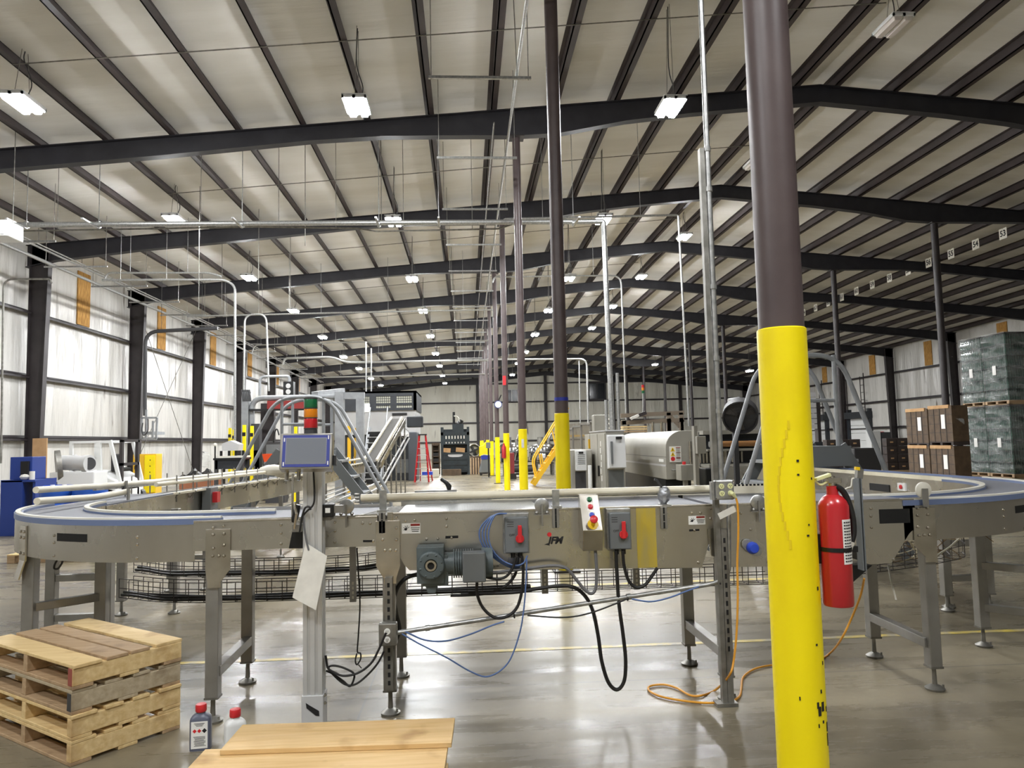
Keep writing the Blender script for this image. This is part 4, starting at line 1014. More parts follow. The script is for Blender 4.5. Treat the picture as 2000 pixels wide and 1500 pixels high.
cb_([(792, 1234), (830, 1250), (870, 1252), (915, 1240), (960, 1222), (985, 1214)], 4.12, .0045, M_bcable, 'dark blue cable sagging under the lower end of the sloping conduit')
cb_([(1030, 1202), (1100, 1206), (1150, 1198), (1205, 1178), (1228, 1168)], 4.13, .0045, M_cable, 'thin black cable sagging under the middle of the sloping conduit')
cb_([(1234, 1170), (1270, 1175), (1305, 1168), (1340, 1155), (1365, 1146)], 4.14, .0045, M_bcable, 'thin blue cable sagging under the upper end of the sloping conduit')
# sloping conduit and its outlet box
a, b, c, d = at(775, 1236, Y=4.2), at(1395, 1140, Y=4.2), at(1424, 1122, Y=4.2), at(1423, 985, Y=4.2)
t = thing('conduit_pipe', 'galvanised conduit sloping up across the front of the conveyor legs', 'conduit', a)
MB().tube(fillet([a, b, c, d], .08), .0125, 10).build('tube', M_galv, t, smooth=True)
m = MB()
for px, py in ((835, 1227), (1228, 1166)): q = at(px, py, Y=4.2); m.cyl(q - Vector((.012, 0, 0)), q + Vector((.012, 0, .003)), .017, n=12)
m.cyl(a - Vector((.03, 0, .004)), a, .018, n=12); m.build('couplings', M_galv, t, smooth=True)
m = MB()
for px, py in ((1004, 1202), (1225, 1168), (1405, 1139)): q = at(px, py, Y=4.2); m.cyl(q - Vector((.004, 0, 0)), q + Vector((.004, 0, .001)), .0165, n=12)
m.build('zip_ties', M_blk, t)
strut_x = fx(760, 1240, 4.24)
st = thing('strut_post', 'perforated strut channel clipped to a front leg below the motor', 'post', (strut_x, 4.235, .15))
MB().bx(strut_x - .0205, strut_x + .0205, 4.225, 4.262, .15, .76).build('channel', M_gal2, st)
m = MB()
for k in range(13): m.bx(strut_x - .007, strut_x + .007, 4.2235, 4.2255, .18 + k * .044, .204 + k * .044)
m.build('channel_slots', M_black, st)
a, b = at(739, 1219, Y=4.16), at(775, 1262, Y=4.16)
ob = thing('outlet_box', 'grey duplex outlet box on the strut channel below the motor', 'outlet box', ((a.x + b.x) / 2, 4.2, b.z))
MB().bx(a.x, b.x, 4.165, 4.222, b.z, a.z).build('box', M_gal2, ob, bevel=.006)
for py in (1234, 1250):
    q = at(756, py, Y=4.16); f = MB().lathe([(.017, 0), (.017, .006), (.001, .007)], (q.x, 4.166, q.z), (0, -1, 0), 18).build('socket', M_label, ob)
    m = MB()
    for s in (-.005, .005): m.bx(q.x + s - .001, q.x + s + .001, 4.157, 4.160, q.z, q.z + .007)
    m.ball((q.x, 4.159, q.z - .006), .0022, 6); m.build('socket_slots', M_ink, f)
pl = at(754, 1236, Y=4.14)
cb_([(754, 1236), (748, 1250), (740, 1268), (725, 1295), (700, 1314), (672, 1320), (652, 1313), (640, 1303), (636, 1280)], 4.13, .006, M_cable, 'black power cord drooping from the outlet box to the touchscreen post')
cb_([(750, 1272), (738, 1295), (718, 1318), (695, 1336), (675, 1337), (655, 1322), (642, 1305), (652, 1300), (675, 1306), (692, 1318), (684, 1340), (670, 1330), (650, 1316), (637, 1310)], 4.15, .0055, M_cable, 'black cord gathered in tangled loops beside the touchscreen post')
cb_([(697, 1070), (700, 1120), (703, 1180), (700, 1240), (698, 1272), (704, 1276), (704, 1288), (697, 1298), (694, 1290), (697, 1276)], 4.6, .0045, M_cable, 'thin black cable hanging straight down with a knot at its end')
cb_([(700, 1298), (706, 1305)], 4.6, .003, M_cable, 'stub of thin black cable below the knot')
cb_([(815, 1122), (795, 1128), (778, 1145), (770, 1170), (774, 1200), (780, 1230), (770, 1258)], 4.33, .012, M_cable, 'thick black cable bent down behind the front leg from the gear motor')
# ------------------------------------------------------------------ four-outlet post
sx0 = fx(1412, 1150, 4.2)
t = thing('strut_post', 'tall strut channel post standing in front of the conveyor joint', 'post', (sx0, 4.2, 0))
zt_ = at(1385, 291, Y=4.2).z
bx_ = at(1391, 800, Y=4.2).x; MB().bx(bx_ - .0135, bx_ + .0135, 4.185, 4.225, .02, zt_).build('channel', M_gal2, t); MB().bx(bx_ + .016, bx_ + .05, 4.185, 4.225, .02, .98).build('second_channel', M_gal2, t)
m = MB(); z = .3
while z < .95: m.bx(bx_ + .027, bx_ + .039, 4.1835, 4.1855, z, z + .028); z += .05
m.build('channel_slots', M_black, t)
MB().bx(sx0 - .07, sx0 + .05, 4.17, 4.24, 0, .02).build('foot_plate', M_gal2, t)
MB().cyl((sx0 - .01, 4.2, .02), (sx0 - .01, 4.2, .06), .009, n=8).build('anchor_bolt', M_galv, t)
t = thing('conduit_pipe', 'grey conduit rising from the four-outlet box to the roof', 'conduit', at(1418, 945, Y=4.19))
q = at(1411, 946, Y=4.19); q.x = at(1403, 800, Y=4.19).x - .005; qz = zt(q.x, 4.19) + .02
MB().cyl((q.x + .005, 4.19, q.z - .02), (q.x + .005, 4.19, qz), .0165, n=12).build('tube', M_galv, t, smooth=True)
m = MB()
for py in (370, 292, 560, 803, 700): z = at(1395, py, Y=4.19).z; m.cyl((q.x + .005, 4.19, z - .014), (q.x + .005, 4.19, z + .014), .021, n=12)
m.build('couplings', M_galv, t)
MB().lathe([(.022, -.03), (.026, -.02), (.026, .0), (.02, .012)], (q.x + .005, 4.19, q.z), n=12).build('connector', M_ssb, t, smooth=True)
a, b = at(1394, 938, Y=4.14), at(1435, 976, Y=4.14)
ob = thing('outlet_box', 'square metal box with four cream sockets on the strut post', 'outlet box', ((a.x + b.x) / 2, 4.16, b.z))
MB().bx(a.x + .008, b.x, 4.14, 4.184, b.z, a.z).build('box', M_galv, ob, bevel=.008)
MB().bx(a.x - .012, a.x + .004, 4.15, 4.184, b.z, a.z - .01).build('side_plate', M_galv, ob)
M_sock = pm('cream_socket', (226, 226, 170), .45)
for px, py in ((1409, 950), (1426, 949), (1410, 964), (1427, 963)):
    q = at(px, py, Y=4.14); f = MB().lathe([(.0155, 0), (.0155, .004), (.001, .005)], (q.x, 4.141, q.z), (0, -1, 0), 20).build('socket', M_sock, ob)
    m = MB()
    for s in (-.005, .005): m.bx(q.x + s - .0012, q.x + s + .0012, 4.134, 4.137, q.z, q.z + .006)
    m.ball((q.x, 4.136, q.z - .006), .0025, 6); m.build('socket_slots', M_ink, f)
m = MB()
for px, py in ((1397, 941), (1432, 940), (1434, 973), (1399, 974)): q = at(px, py, Y=4.138); m.ball(q, .0035, 6)
m.build('cover_screws', M_steel, ob)
# orange extension cord
f = lambda px, py: at(px, py, Z=.009)
up = [at(x, y, Y=4.12) for x, y in ((1431, 964), (1437, 972), (1441, 992), (1442, 1040), (1440, 1100), (1441, 1160), (1439, 1230), (1433, 1290), (1424, 1320))]
fl = [f(*p) for p in ((1398, 1347), (1372, 1358), (1348, 1358), (1322, 1344), (1296, 1337), (1270, 1340), (1268, 1349), (1290, 1360), (1330, 1368), (1380, 1373), (1425, 1370), (1444, 1360), (1448, 1342), (1452, 1322), (1475, 1306), (1515, 1298), (1560, 1294), (1600, 1288))]
end = [at(1622, 1275, Z=.02), at(1642, 1250, Y=4.62), at(1662, 1210, Y=4.55), at(1680, 1165, Y=4.4), at(1688, 1130, Y=4.3)]
t = thing('extension_cord', 'orange extension cord dropping from the outlet box and looping over the floor', 'cord', f(1400, 1360))
MB().tube(smooth_path(up + fl + end, 6), .0062, 8).build('cord', M_orange, t, smooth=True)
MB().tube([at(1427, 963, Y=4.135), at(1432, 965, Y=4.11), at(1437, 972, Y=4.118)], [.011, .012, .007], 10).build('plug', M_sock, t, smooth=True)
# ------------------------------------------------------------------ touchscreen post
HX, HY = at(614, 1200, Y=4.12).x, 4.12
t = thing('touchscreen_post', 'aluminium profile post carrying the touchscreen in front of the conveyor', 'post', (HX, HY, 0))
m = MB(); w = .05
for sx_ in (-1, 1):
    for sy_ in (-1, 1): m.bx(HX + sx_ * w - (.022 if sx_ > 0 else 0), HX + sx_ * w + (.022 if sx_ < 0 else 0), HY + sy_ * w - (.022 if sy_ > 0 else 0), HY + sy_ * w + (.022 if sy_ < 0 else 0), .0, 1.36)
m.bx(HX - w + .008, HX + w - .008, HY - w + .008, HY + w - .008, 0, 1.36); m.bx(HX - .012, HX + .012, HY - w, HY + w, 0, 1.36)
m.build('profile', M_alu, t, bevel=.001)
a, b = at(594, 1359, Y=HY - w), at(634, 1415, Y=HY - w)
fp = MB().bx(HX - .056, HX + .056, HY - .058, HY + .058, 0, a.z).build('foot_sleeve', M_lgrey, t, bevel=.003)
q = at(610, 1386, Y=HY - .06); MB().prism([q + Vector((-.034, 0, .035)), q + Vector((-.012, 0, .02)), q + Vector((.034, 0, -.008)), q + Vector((.036, 0, -.034)), q + Vector((.018, 0, -.032)), q + Vector((-.03, 0, .008))], (0, .001, 0)).build('black_paint_mark', M_ink, fp)
m = MB()
for dz in (0, .04): m.ball((HX + .058, HY - .02, a.z - .01 - dz), .01, 8)
m.build('sleeve_bolts', M_ssb, fp)
# screen housing, turned a little and tilted back
S = [at(553, 850, Y=3.98), at(646, 849, Y=4.0), at(641, 912, Y=3.96), at(551, 913, Y=3.94)]
cx = (S[0] + S[1] + S[2] + S[3]) / 4
R_ = (S[1] - S[0] + S[2] - S[3]).normalized(); U_ = (S[0] - S[3] + S[1] - S[2]); U_ = (U_ - U_.dot(R_) * R_).normalized(); Nf = R_.cross(U_)
if Nf.y > 0: Nf = -Nf
RM = Matrix((R_, -Nf, U_)).transposed()
sw = (S[1] - S[0]).length; sh = (S[0] - S[3]).length
hs = MB().box(cx - Nf * .045, (sw + .022, .09, sh + .018), RM).build('screen_housing', M_ss, t, bevel=.003)
MB().box(cx + Nf * .001, (sw * .985, .003, sh * .985), RM).build('blue_bezel', M_bezel, hs)
MB().box(cx + Nf * .0025, (sw * .85, .002, sh * .81), RM).build('bezel_line', M_lgrey, hs)
MB().box(cx + Nf * .0035, (sw * .838, .002, sh * .79), RM).build('screen', M_screen, hs)
m = MB()
for u, v in ((-.46, .35), (-.46, -.4), (.46, -.38), (.46, .42)): m.box(cx + R_ * sw * u + U_ * sh * v + Nf * .003, (.006, .001, .02), RM)
m.build('bezel_print', M_label, hs)
MB().box(cx + R_ * (sw * .5 + .02) - Nf * .05 - U_ * sh * .25, (.02, .03, .05), RM).build('side_latch', M_blk, hs)
m = MB()
for u in (-.1, -.04): m.cyl(cx + R_ * u - U_ * (sh * .5 + .005) - Nf * .05, cx + R_ * u - U_ * (sh * .5 + .06) - Nf * .05, .011, n=10)
m.build('cable_glands', M_ssb, hs)
# stack light
c0 = at(607, 846, Y=4.06); zb = c0.z
sk = MB().lathe([(.012, -.03), (.012, .0), (.035, .003), (.035, .03), (.03, .036)], (c0.x, 4.06, zb - .01), n=20).build('stack_light', M_dgrey, t, smooth=True)
zz = zb + .026
for mt, nm, hgt in ((M_redl, 'red_lens', .056), (M_ambl, 'amber_lens', .052), (M_grnl, 'green_lens', .052)):
    MB().lathe([(.034, 0), (.036, .003), (.036, hgt - .006), (.034, hgt - .003)], (c0.x, 4.06, zz), n=24).build(nm, mt, sk, smooth=True)
    MB().lathe([(.037, -.003), (.037, .002)], (c0.x, 4.06, zz), n=24).build('lens_ring', M_dgrey, sk); zz += hgt
MB().lathe([(.037, 0), (.037, .008), (.03, .012)], (c0.x, 4.06, zz - .003), n=24).build('cap', M_dgrey, sk)
# cables and papers on the post
cb_([(612, 916), (614, 960), (612, 985), (598, 1000), (588, 1012)], 4.05, .005, M_cable, 'black cable curving from the touchscreen to the sensor bracket')
cb_([(585, 1040), (590, 1010), (596, 992), (604, 990), (607, 996)], 4.04, .0055, M_cable, 'short black cable looped on the touchscreen post')
cb_([(592, 1000), (594, 1030), (598, 1055), (603, 1075)], 4.05, .005, M_gcable, 'grey cable tucked down the edge of the touchscreen post')
P4 = [at(597, 1060, Y=4.055), at(639, 1086, Y=4.045), at(617, 1192, Y=4.0), at(571, 1167, Y=4.01)]
o = MB().prism(P4, (0, .002, 0)).build('paper_sheet', M_paper); tag(o, 'white paper sheet hanging aslant on the touchscreen post', 'paper')
m = thing('sensor_bracket', 'black motor-like sensor block on a bracket beside the touchscreen post', 'sensor', at(645, 1010, Y=4.15))
a, b = at(629, 985, Y=4.1), at(651, 1010, Y=4.1)
MB().bx(a.x, b.x, 4.1, 4.17, b.z, a.z).build('body', M_blk, m, bevel=.005)
q = at(640, 997, Y=4.097); MB().box(q, (.026, .002, .026)).build('label', M_label, m)
MB().bx(b.x, b.x + .05, 4.12, 4.16, b.z + .02, a.z - .01).build('arm', M_ss2, m); MB().bx(a.x - .01, a.x + .04, 4.13, 4.27, b.z - .02, b.z).build('foot', M_ss2, m)
m = thing('cable_clamp', 'bundle of small black and chrome connectors beside the touchscreen post', 'connector', at(578, 1020, Y=4.2))
q = at(578, 1003, Y=4.18); MB().lathe([(.01, -.05), (.018, -.03), (.018, .02), (.012, .05)], q, (.3, -.1, 1), 10).build('connector_body', M_blk, m)
MB().tube([q + Vector((-.01, 0, .06)), q + Vector((.01, -.03, .0)), q + Vector((-.005, -.02, -.08))], .008, 8).build('chrome_elbow', M_ssb, m)
MB().cyl(at(571, 1020, Y=4.24), at(572, 925, Y=4.24), .007, n=8).build('upright_rod', M_ssb, m)
MB().bx(q.x - .02, q.x + .03, 4.18, Y0, q.z - .1, q.z - .06).build('mount', M_ss2, m)
# ------------------------------------------------------------------ pallet stack
def pallet(name, label, O, u, v, z0, L, Wd, mats, hgt=.118, jit=0, boards=((0, .11), (.15, .24), (.29, .38), (.43, .56)), group=None, bmats=None):
    """O: near corner on the floor; u: along the stringers (length L); v: along the deck boards (length Wd)"""
    u = Vector(u); v = Vector(v); zv = Vector((0, 0, 1)); R = Matrix((v, u, zv)).transposed()
    O = Vector((O[0], O[1], 0)); t = thing(name, label, 'pallet', O + u * L / 2 + v * Wd / 2 + zv * z0, group)
    dk, st = .017, hgt - .034
    rnd = random.Random(int(z0 * 1000) + 5)
    def brd(u0, u1, v0, v1, za, zb): return MB().box(O + u * (u0 + u1) / 2 + v * (v0 + v1) / 2 + zv * (z0 + (za + zb) / 2), (v1 - v0, u1 - u0, zb - za), R)
    for k, vv in enumerate((.0, Wd * .5 - .02, Wd - .045)):
        brd(0, L, vv, vv + .04, dk, dk + st).build('stringer', mats[(k + jit) % len(mats)], t, bevel=.003)
    for k, (a, b) in enumerate(boards):
        o = rnd.uniform(-.006, .008)
        brd(a, b, -.004 + o, Wd + o, dk + st, hgt).build('deck_board', (bmats or mats)[(k if bmats else k * 2 + jit) % len(bmats or mats)], t, bevel=.003)
    for k, (a, b) in enumerate(((0, .1), (.23, .33), (L - .1, L))):
        brd(a, b, 0, Wd, 0, dk).build('bottom_board', mats[(k + jit + 1) % len(mats)], t, bevel=.003)
    return t
O = at(137, 1499, Z=0); E_ = at(352, 1422, Z=0); u = (E_ - O); L = u.length; u.normalize(); v = Vector((-u.y, u.x, 0))
zp = 0; labs = ['bottom wooden pallet of the stack by the bottles', 'second wooden pallet up from the floor in the stack', 'third pallet up in the stack, with a pale grey side plank', 'top wooden pallet of the stack, deck boards in view']
for k in range(4):
    off = (0, 0, .004, -.004)[k]
    bs = ((0, .12), (.16, .25), (.30, .39), (.44, L)) if k < 3 else ((0, .135), (.16, .27), (.285, .385), (.42, L + .004))
    mats = ([M_wood, M_wood2], [M_wood, M_wood], [M_wood3, M_wood2], [M_wood, M_wood2])[k]
    pallet('wooden_pallet', labs[k], O + v * off, u, v, zp, L, .98, mats, jit=k % 2 if k != 3 else 0, boards=bs, group='stacked pallets', bmats=[M_wood, M_wood2, M_wood2, M_wood] if k == 3 else None); zp += .1182
# red end stain on the top stringer
q = O + v * .02 + u * (-.001) + Vector((0, 0, 3 * .1182 + .059)); MB().box(q, (.036, .0015, .082), Matrix((v, u, Vector((0, 0, 1)))).transposed()).build('red_end_paint', pm('faded_red_stain', (150, 78, 66), .7), bpy.data.objects['wooden_pallet.003'])
q = O + v * .024 + u * (-.001) + Vector((0, 0, 2 * .1182 + .059)); MB().box(q, (.036, .0015, .082), Matrix((v, u, Vector((0, 0, 1)))).transposed()).build('dark_end_paint', M_dgrey, bpy.data.objects['wooden_pallet.002'])
# ------------------------------------------------------------------ plywood on a pallet at the bottom edge
zb = .30; A = at(478, 1413, Z=zb); B = at(886, 1400, Z=zb); C = at(889, 1446, Z=zb)
uu = (B - A); uu.z = 0; W_ = uu.length; uu.normalize(); vv = Vector((uu.y, -uu.x, 0))      # vv towards the camera
R = Matrix((uu, -vv, Vector((0, 0, 1)))).transposed()
base = pallet('wooden_pallet', 'wooden pallet under the plywood sheets, lower of the pair', A + vv * 1.05 + uu * .0 + Vector((0, 0, 0)), -vv, uu, 0, 1.0, W_ - .03, [M_wood, M_wood2], hgt=.128, boards=((0, .12), (.3, .42), (.6, .72), (.88, 1.0)))
base2 = pallet('wooden_pallet', 'wooden pallet under the plywood sheets, upper of the pair', A + vv * 1.05 + uu * .0, -vv, uu, .129, 1.0, W_ - .03, [M_wood, M_wood2], hgt=.128, boards=((0, .12), (.3, .42), (.6, .72), (.88, 1.0)))
c = A + uu * (W_ / 2 + .0) + vv * .145; c.z = zb - .0105
o = MB().box(c, (W_ + .012, .27, .02), R).build('plywood_sheet', M_ply, bevel=.002); tag(o, 'narrow scuffed plywood board along the far edge of the plywood pile', 'plywood')
c = A + uu * (W_ / 2 - .05) + vv * .64; c.z = zb - .0315
o = MB().box(c, (W_ + .08, .86, .02), R).build('plywood_sheet', M_ply, bevel=.002); tag(o, 'wide plywood sheet nearest the camera, lying over two pallets', 'plywood')
# ------------------------------------------------------------------ bottles
def bottle(px, py, body_mat, lab, label, yaw):
    p = at(px, py, Z=0); R = Matrix.Rotation(yaw, 3, 'Z'); t = thing('chemical_bottle', label, 'bottle', p)
    w, d, h = .05, .034, .182; m = MB()
    prof = [(1, 0), (1, .8), (.94, .86), (.7, .92), (.42, .96), (.42, 1.0)]
    vs = []
    for s, z in prof:
        n = 20
        for k in range(n):
            a = math.pi * 2 * k / n; cx_, sy_ = math.cos(a), math.sin(a); e = .45
            x = w * s * math.copysign(abs(cx_) ** e, cx_); y = (d * s if s > .5 else w * s) * math.copysign(abs(sy_) ** e, sy_)
            if s < .5: x, y = .022 * cx_, .022 * sy_
            vs.append(p + R @ Vector((x, y, h * z)))
    fs = [tuple(reversed(range(20)))]
    for i in range(len(prof) - 1):
        for k in range(20): fs.append((i * 20 + k, i * 20 + (k + 1) % 20, (i + 1) * 20 + (k + 1) % 20, (i + 1) * 20 + k))
    fs.append(tuple(len(vs) - 20 + k for k in range(20)))
    m.add(vs, fs).build('body', body_mat, t, smooth=True)
    MB().lathe([(.025, 0), (.027, .004), (.0265, .03), (.024, .036), (.001, .037)], p + Vector((0, 0, h)), n=24).build('red_cap', M_redp, t, smooth=True)
    f = R @ Vector((0, -1, 0)); r = R @ Vector((1, 0, 0)); RR = Matrix((r, -f, Vector((0, 0, 1)))).transposed()
    if lab:
        q = p + f * (d + .0006) + Vector((0, 0, .078)); l = MB().box(q, (.078, .001, .13), RR).build('printed_label', M_label, t)
        m = MB()
        for k in range(9): m.box(q + f * .0008 + Vector((0, 0, -.008 - .0055 * k)) + r * (.002 * (k % 3)), (.056 - .004 * (k % 4), .0006, .0022), RR)
        for k in range(3): m.box(q + f * .0008 + Vector((0, 0, .056 - .006 * k)), (.05 - .01 * k, .0006, .0025), RR)
        m.build('print_lines', M_dgrey, l)
        m = MB()
        for dx in (-.022, .0): m.box(q + f * .0008 + r * dx + Vector((0, 0, .02)), (.014, .0006, .014), RR @ Matrix.Rotation(.785, 3, 'Y'))
        m.build('hazard_diamond_red', M_redp, l)
        MB().box(q + f * .0008 + r * .024 + Vector((0, 0, .02)), (.017, .0006, .017), RR @ Matrix.Rotation(.785, 3, 'Y')).build('hazard_diamond_black', M_ink, l)
    else:
        q = p + r * (w + .0006) + Vector((0, 0, .085)); MB().box(q, (.001, .035, .03), R).build('side_print', M_ink, t)
bottle(392, 1462, M_bottle, True, 'slate blue bottle with red cap and white hazard label, by the pallet stack', .12)
bottle(459, 1474, M_whitep, False, 'white bottle with red cap, partly behind the plywood corner', .5)
# ------------------------------------------------------------------ fire extinguisher on the column
ex_y = 2.52; p = at(1628, 1075, Y=ex_y); zb, zt2 = at(1632, 1183, Y=ex_y).z, at(1625, 962, Y=ex_y).z
t = thing('fire_extinguisher', 'large red fire extinguisher hung on the yellow column sleeve', 'fire extinguisher', (p.x, ex_y, zb))
r = .051; hh = zt2 - zb; fx0 = at(1626, 1000, Y=ex_y).x + .003
prof = [(r - .012, 0), (r - .003, .002), (r, .01), (r, hh - .045), (r - .006, hh - .03), (r - .018, hh - .015), (r - .03, hh - .007), (.019, hh), (.019, hh + .022), (.001, hh + .022)]
MB().lathe(prof, (fx0, ex_y, zb), n=32).build('cylinder', M_red, t, smooth=True)
lb_ = MB()
n = 8
for k in range(n):
    a0 = -.5 + 1.0 * k / n; a1 = -.5 + 1.0 * (k + 1) / n; bs_ = -.25
    vs = []
    for a in (a0, a1):
        aa = a + .55
        for z in (zb + hh * .38, zb + hh * .77): vs.append(Vector((fx0 + (r + .0008) * math.sin(aa), ex_y - (r + .0008) * math.cos(aa), z)))
    lb_.add(vs, [(0, 2, 3, 1)])
lb_ = lb_.build('white_label', M_label, t)
m = MB()
for k in range(14):
    z = zb + hh * (.40 + .026 * k)
    for s in range(4):
        a0 = .15 + .18 * s; a1 = a0 + .14
        m.add([(fx0 + (r + .0014) * math.sin(a), ex_y - (r + .0014) * math.cos(a), zz) for a in (a0, a1) for zz in (z, z + .0045)], [(0, 2, 3, 1)])
m.build('label_print', M_dgrey, lb_)
top = Vector((fx0, ex_y, zb + hh + .022))
m = MB(); m.cyl(top, top + Vector((0, 0, .035)), .012, n=12); m.bx(fx0 - .018, fx0 + .03, ex_y - .012, ex_y + .012, top.z + .01, top.z + .03)
vh = m.build('valve', M_ssb, t, bevel=.002)
m = MB(); m.bar(top + Vector((-.005, 0, .04)), at(1592, 937, Y=ex_y), .02, .012); m.build('carry_handle', M_sock, vh, bevel=.002)
MB().tube(smooth_path([top + Vector((-.01, 0, .018)), top + Vector((-.04, 0, .006)), top + Vector((-.062, -.005, .02))], 5), .004, 6).build('trigger', M_sock, vh)
MB().tube(smooth_path([at(x, y, Y=ex_y - .01) for x, y in ((1632, 950), (1645, 958), (1656, 978), (1665, 1010), (1667, 1040), (1662, 1060))], 6), .0105, 10).build('hose', M_cable, t, smooth=True)
q = at(1658, 1072, Y=ex_y - .01); e = at(1650, 1121, Y=ex_y - .01)
MB().tube([at(1662, 1058, Y=ex_y - .01), q], .013, 10).build('hose_collar', M_signw, t)
MB().tube([q, e], [.012, .016], 10).build('horn', M_blk, t, smooth=True)
zs = at(1630, 1071, Y=ex_y).z
MB().lathe([(r + .002, -.007), (r + .002, .007)], (fx0, ex_y, zs), n=32).build('strap', M_blk, t)
MB().bx(CX + .07, fx0 - r + .004, ex_y + .0, ex_y + .02, zs - .05, zs + .05).build('wall_bracket', M_blk, t)
MB().bx(fx0 + .02, fx0 + .07, ex_y - .02, ex_y + .005, zs - .012, zs + .008).build('strap_buckle', M_blk, t)
# grey upright sensor post beside the extinguisher
a, b = at(1667, 934, Y=4.16), at(1690, 1112, Y=4.16)
t = thing('sensor_post', 'dark grey upright channel post clamped in front of the conveyor, behind the extinguisher', 'post', ((a.x + b.x) / 2, 4.16, b.z))
m = MB(); m.bx(a.x + .006, b.x - .012, 4.14, 4.18, b.z, a.z); m.bx(a.x + .006, a.x + .012, 4.12, 4.14, b.z, a.z); m.bx(b.x - .018, b.x - .012, 4.12, 4.14, b.z, a.z)
m.build('channel', M_mgrey, t)
q = at(1678, 925, Y=4.15); MB().box(q, (.034, .03, .055), Matrix.Rotation(.15, 3, 'Y')).build('sensor_head', M_gal2, t)
q2 = at(1674, 915, Y=4.13); MB().box(q2, (.024, .02, .018), Matrix.Rotation(.15, 3, 'Y')).build('yellow_reflector', M_warn, t)
e = MB(); c0, c1 = at(1663, 1104, Y=4.2), at(1704, 1140, Y=4.2); e.prism([c0, at(1704, 1104, Y=4.2), at(1663, 1140, Y=4.2)], (0, .08, 0)); e.build('black_bracket', M_blk, t)
MB().bx(a.x + .01, b.x - .02, 4.18, Y0, b.z + .05, b.z + .12).build('mount', M_blk, t)
cb_([(1648, 957), (1655, 953), (1662, 950), (1664, 936), (1668, 934)], 4.14, .004, M_white, 'white cord running to the grey sensor post')
# ------------------------------------------------------------------ run behind the left bend, then the incline
W_ = .36
def offp(P, o, z):
    out = []
    for i, p in enumerate(P):
        a = Vector(P[max(i - 1, 0)]); b = Vector(P[min(i + 1, len(P) - 1)]); d = (b - a).normalized(); n = Vector((d.y, -d.x, 0)).normalized()
        out.append(Vector(p) + n * o + Vector((0, 0, z)))
    return out
def ribbon(mb, P, o0, o1, z0, z1):
    A = [offp(P, o0, z0), offp(P, o1, z0), offp(P, o1, z1), offp(P, o0, z1)]
    for i in range(len(P) - 1):
        vs = [A[k][i] for k in range(4)] + [A[k][i + 1] for k in range(4)]
        mb.add(vs, [(0, 1, 2, 3), (4, 7, 6, 5), (0, 4, 5, 1), (1, 5, 6, 2), (2, 6, 7, 3), (3, 7, 4, 0)])
    return mb
t = thing('transfer_conveyor', 'short conveyor section leading away from the bend by the pallets', 'conveyor', (-3.06, 6.5, 0))
for x in (-3.13, -2.72): MB().bx(x - .004, x + .004, 5.83, 7.15, .88, 1.08).build('side_panel', M_ss, t)
MB().bx(-3.12, -2.73, 5.83, 7.15, 1.03, 1.09).build('belt', M_belt, t)
for x in (-3.16, -2.69): leg(t, x, 7.1, .95)
MB().bar((-3.16, 7.1, .5), (-2.69, 7.1, .5), .05, .05).build('cross_brace', M_ss2, t)
P = [(-3.1, 7.2, 0), (-2.7, 10.7, 0), (-2.7, 18.6, 0)]
t = thing('bottle_conveyor', 'long narrow conveyor with ivory guide rails running back to the incline', 'conveyor', (-2.7, 12, 0))
ribbon(MB(), P, .17, .178, .82, 1.05).build('near_side_panel', M_ss, t)
ribbon(MB(), P, -.178, -.17, .82, 1.05).build('far_side_panel', M_ss, t)
ribbon(MB(), P, -.165, .165, 1.02, 1.04).build('belt', M_belt, t)
m = MB()
for o in (.2, -.2): m.tube(offp(P, o, 1.17), .022, 10)
m.build('ivory_rails', M_uhmw, t, smooth=True)
ribbon(MB(), P, .178, .24, 1.055, 1.075).build('white_cover_strip', M_uhmw, t)
m = MB()
for i in range(1, 34):
    f = i / 34; L1 = 3.52; L2 = 7.9; s = f * (L1 + L2)
    p = Vector(P[0]).lerp(Vector(P[1]), s / L1) if s < L1 else Vector(P[1]).lerp(Vector(P[2]), (s - L1) / L2)
    for o in (.215, -.215): m.cyl((p.x + o, p.y, .98), (p.x + o, p.y, 1.24), .007, n=6)
    m.bar((p.x + .18, p.y, 1.0), (p.x + .25, p.y, 1.07), .02, .008)
m.build('rail_posts', M_ss2, t)
m = MB()
for o, z in ((.2, .62), (.22, .55), (.2, .48), (-.2, .55)): m.tube(offp(P, o, z), .014, 8)
m.build('lower_pipes', M_galv, t, smooth=True)
for y, x in ((8.2, -2.99), (10.4, -2.74), (12.9, -2.7), (15.4, -2.7), (17.8, -2.7)):
    for s in (-.17, .2): leg(t, x + s, y, .83, .05)
    MB().bar((x - .17, y, .35), (x + .2, y, .35), .04, .04).build('cross_brace', M_ss2, t)
a = at(395, 966, Y=8.2)
sb = MB().bx(-2.80, -2.71, 8.1, 8.34, .84, 1.08).build('switch_box', M_mgrey, t, bevel=.006)
MB().bx(-2.715, -2.66, 8.16, 8.26, .92, 1.03).build('red_handle', M_redp, sb)
q = at(534, 918, Y=9.9); MB().ball(q, .13, 12, (1.5, .8, .55)).ball(q + Vector((.12, .1, -.05)), .11, 10, (1.3, .9, .6)).build('draped_white_sheet', M_white, t, smooth=True)
t = thing('guide_rail', 'upper ivory guide rail entering over the bend by the pallets', 'rail', (-3.2, 6.3, 1.16))
ru0, ru1, ru2 = at(70, 957, X=-3.08), at(185, 950, X=-3.05), at(310, 940, X=-3.0)
MB().tube([ru0, ru1, ru2], .024, 12).build('round_rail', M_uhmw, t, smooth=True)
MB().bar(ru1 - Vector((0, 0, .025)), ru2 - Vector((0, 0, .025)), .03, .02).build('backing_bar', M_galv, t)
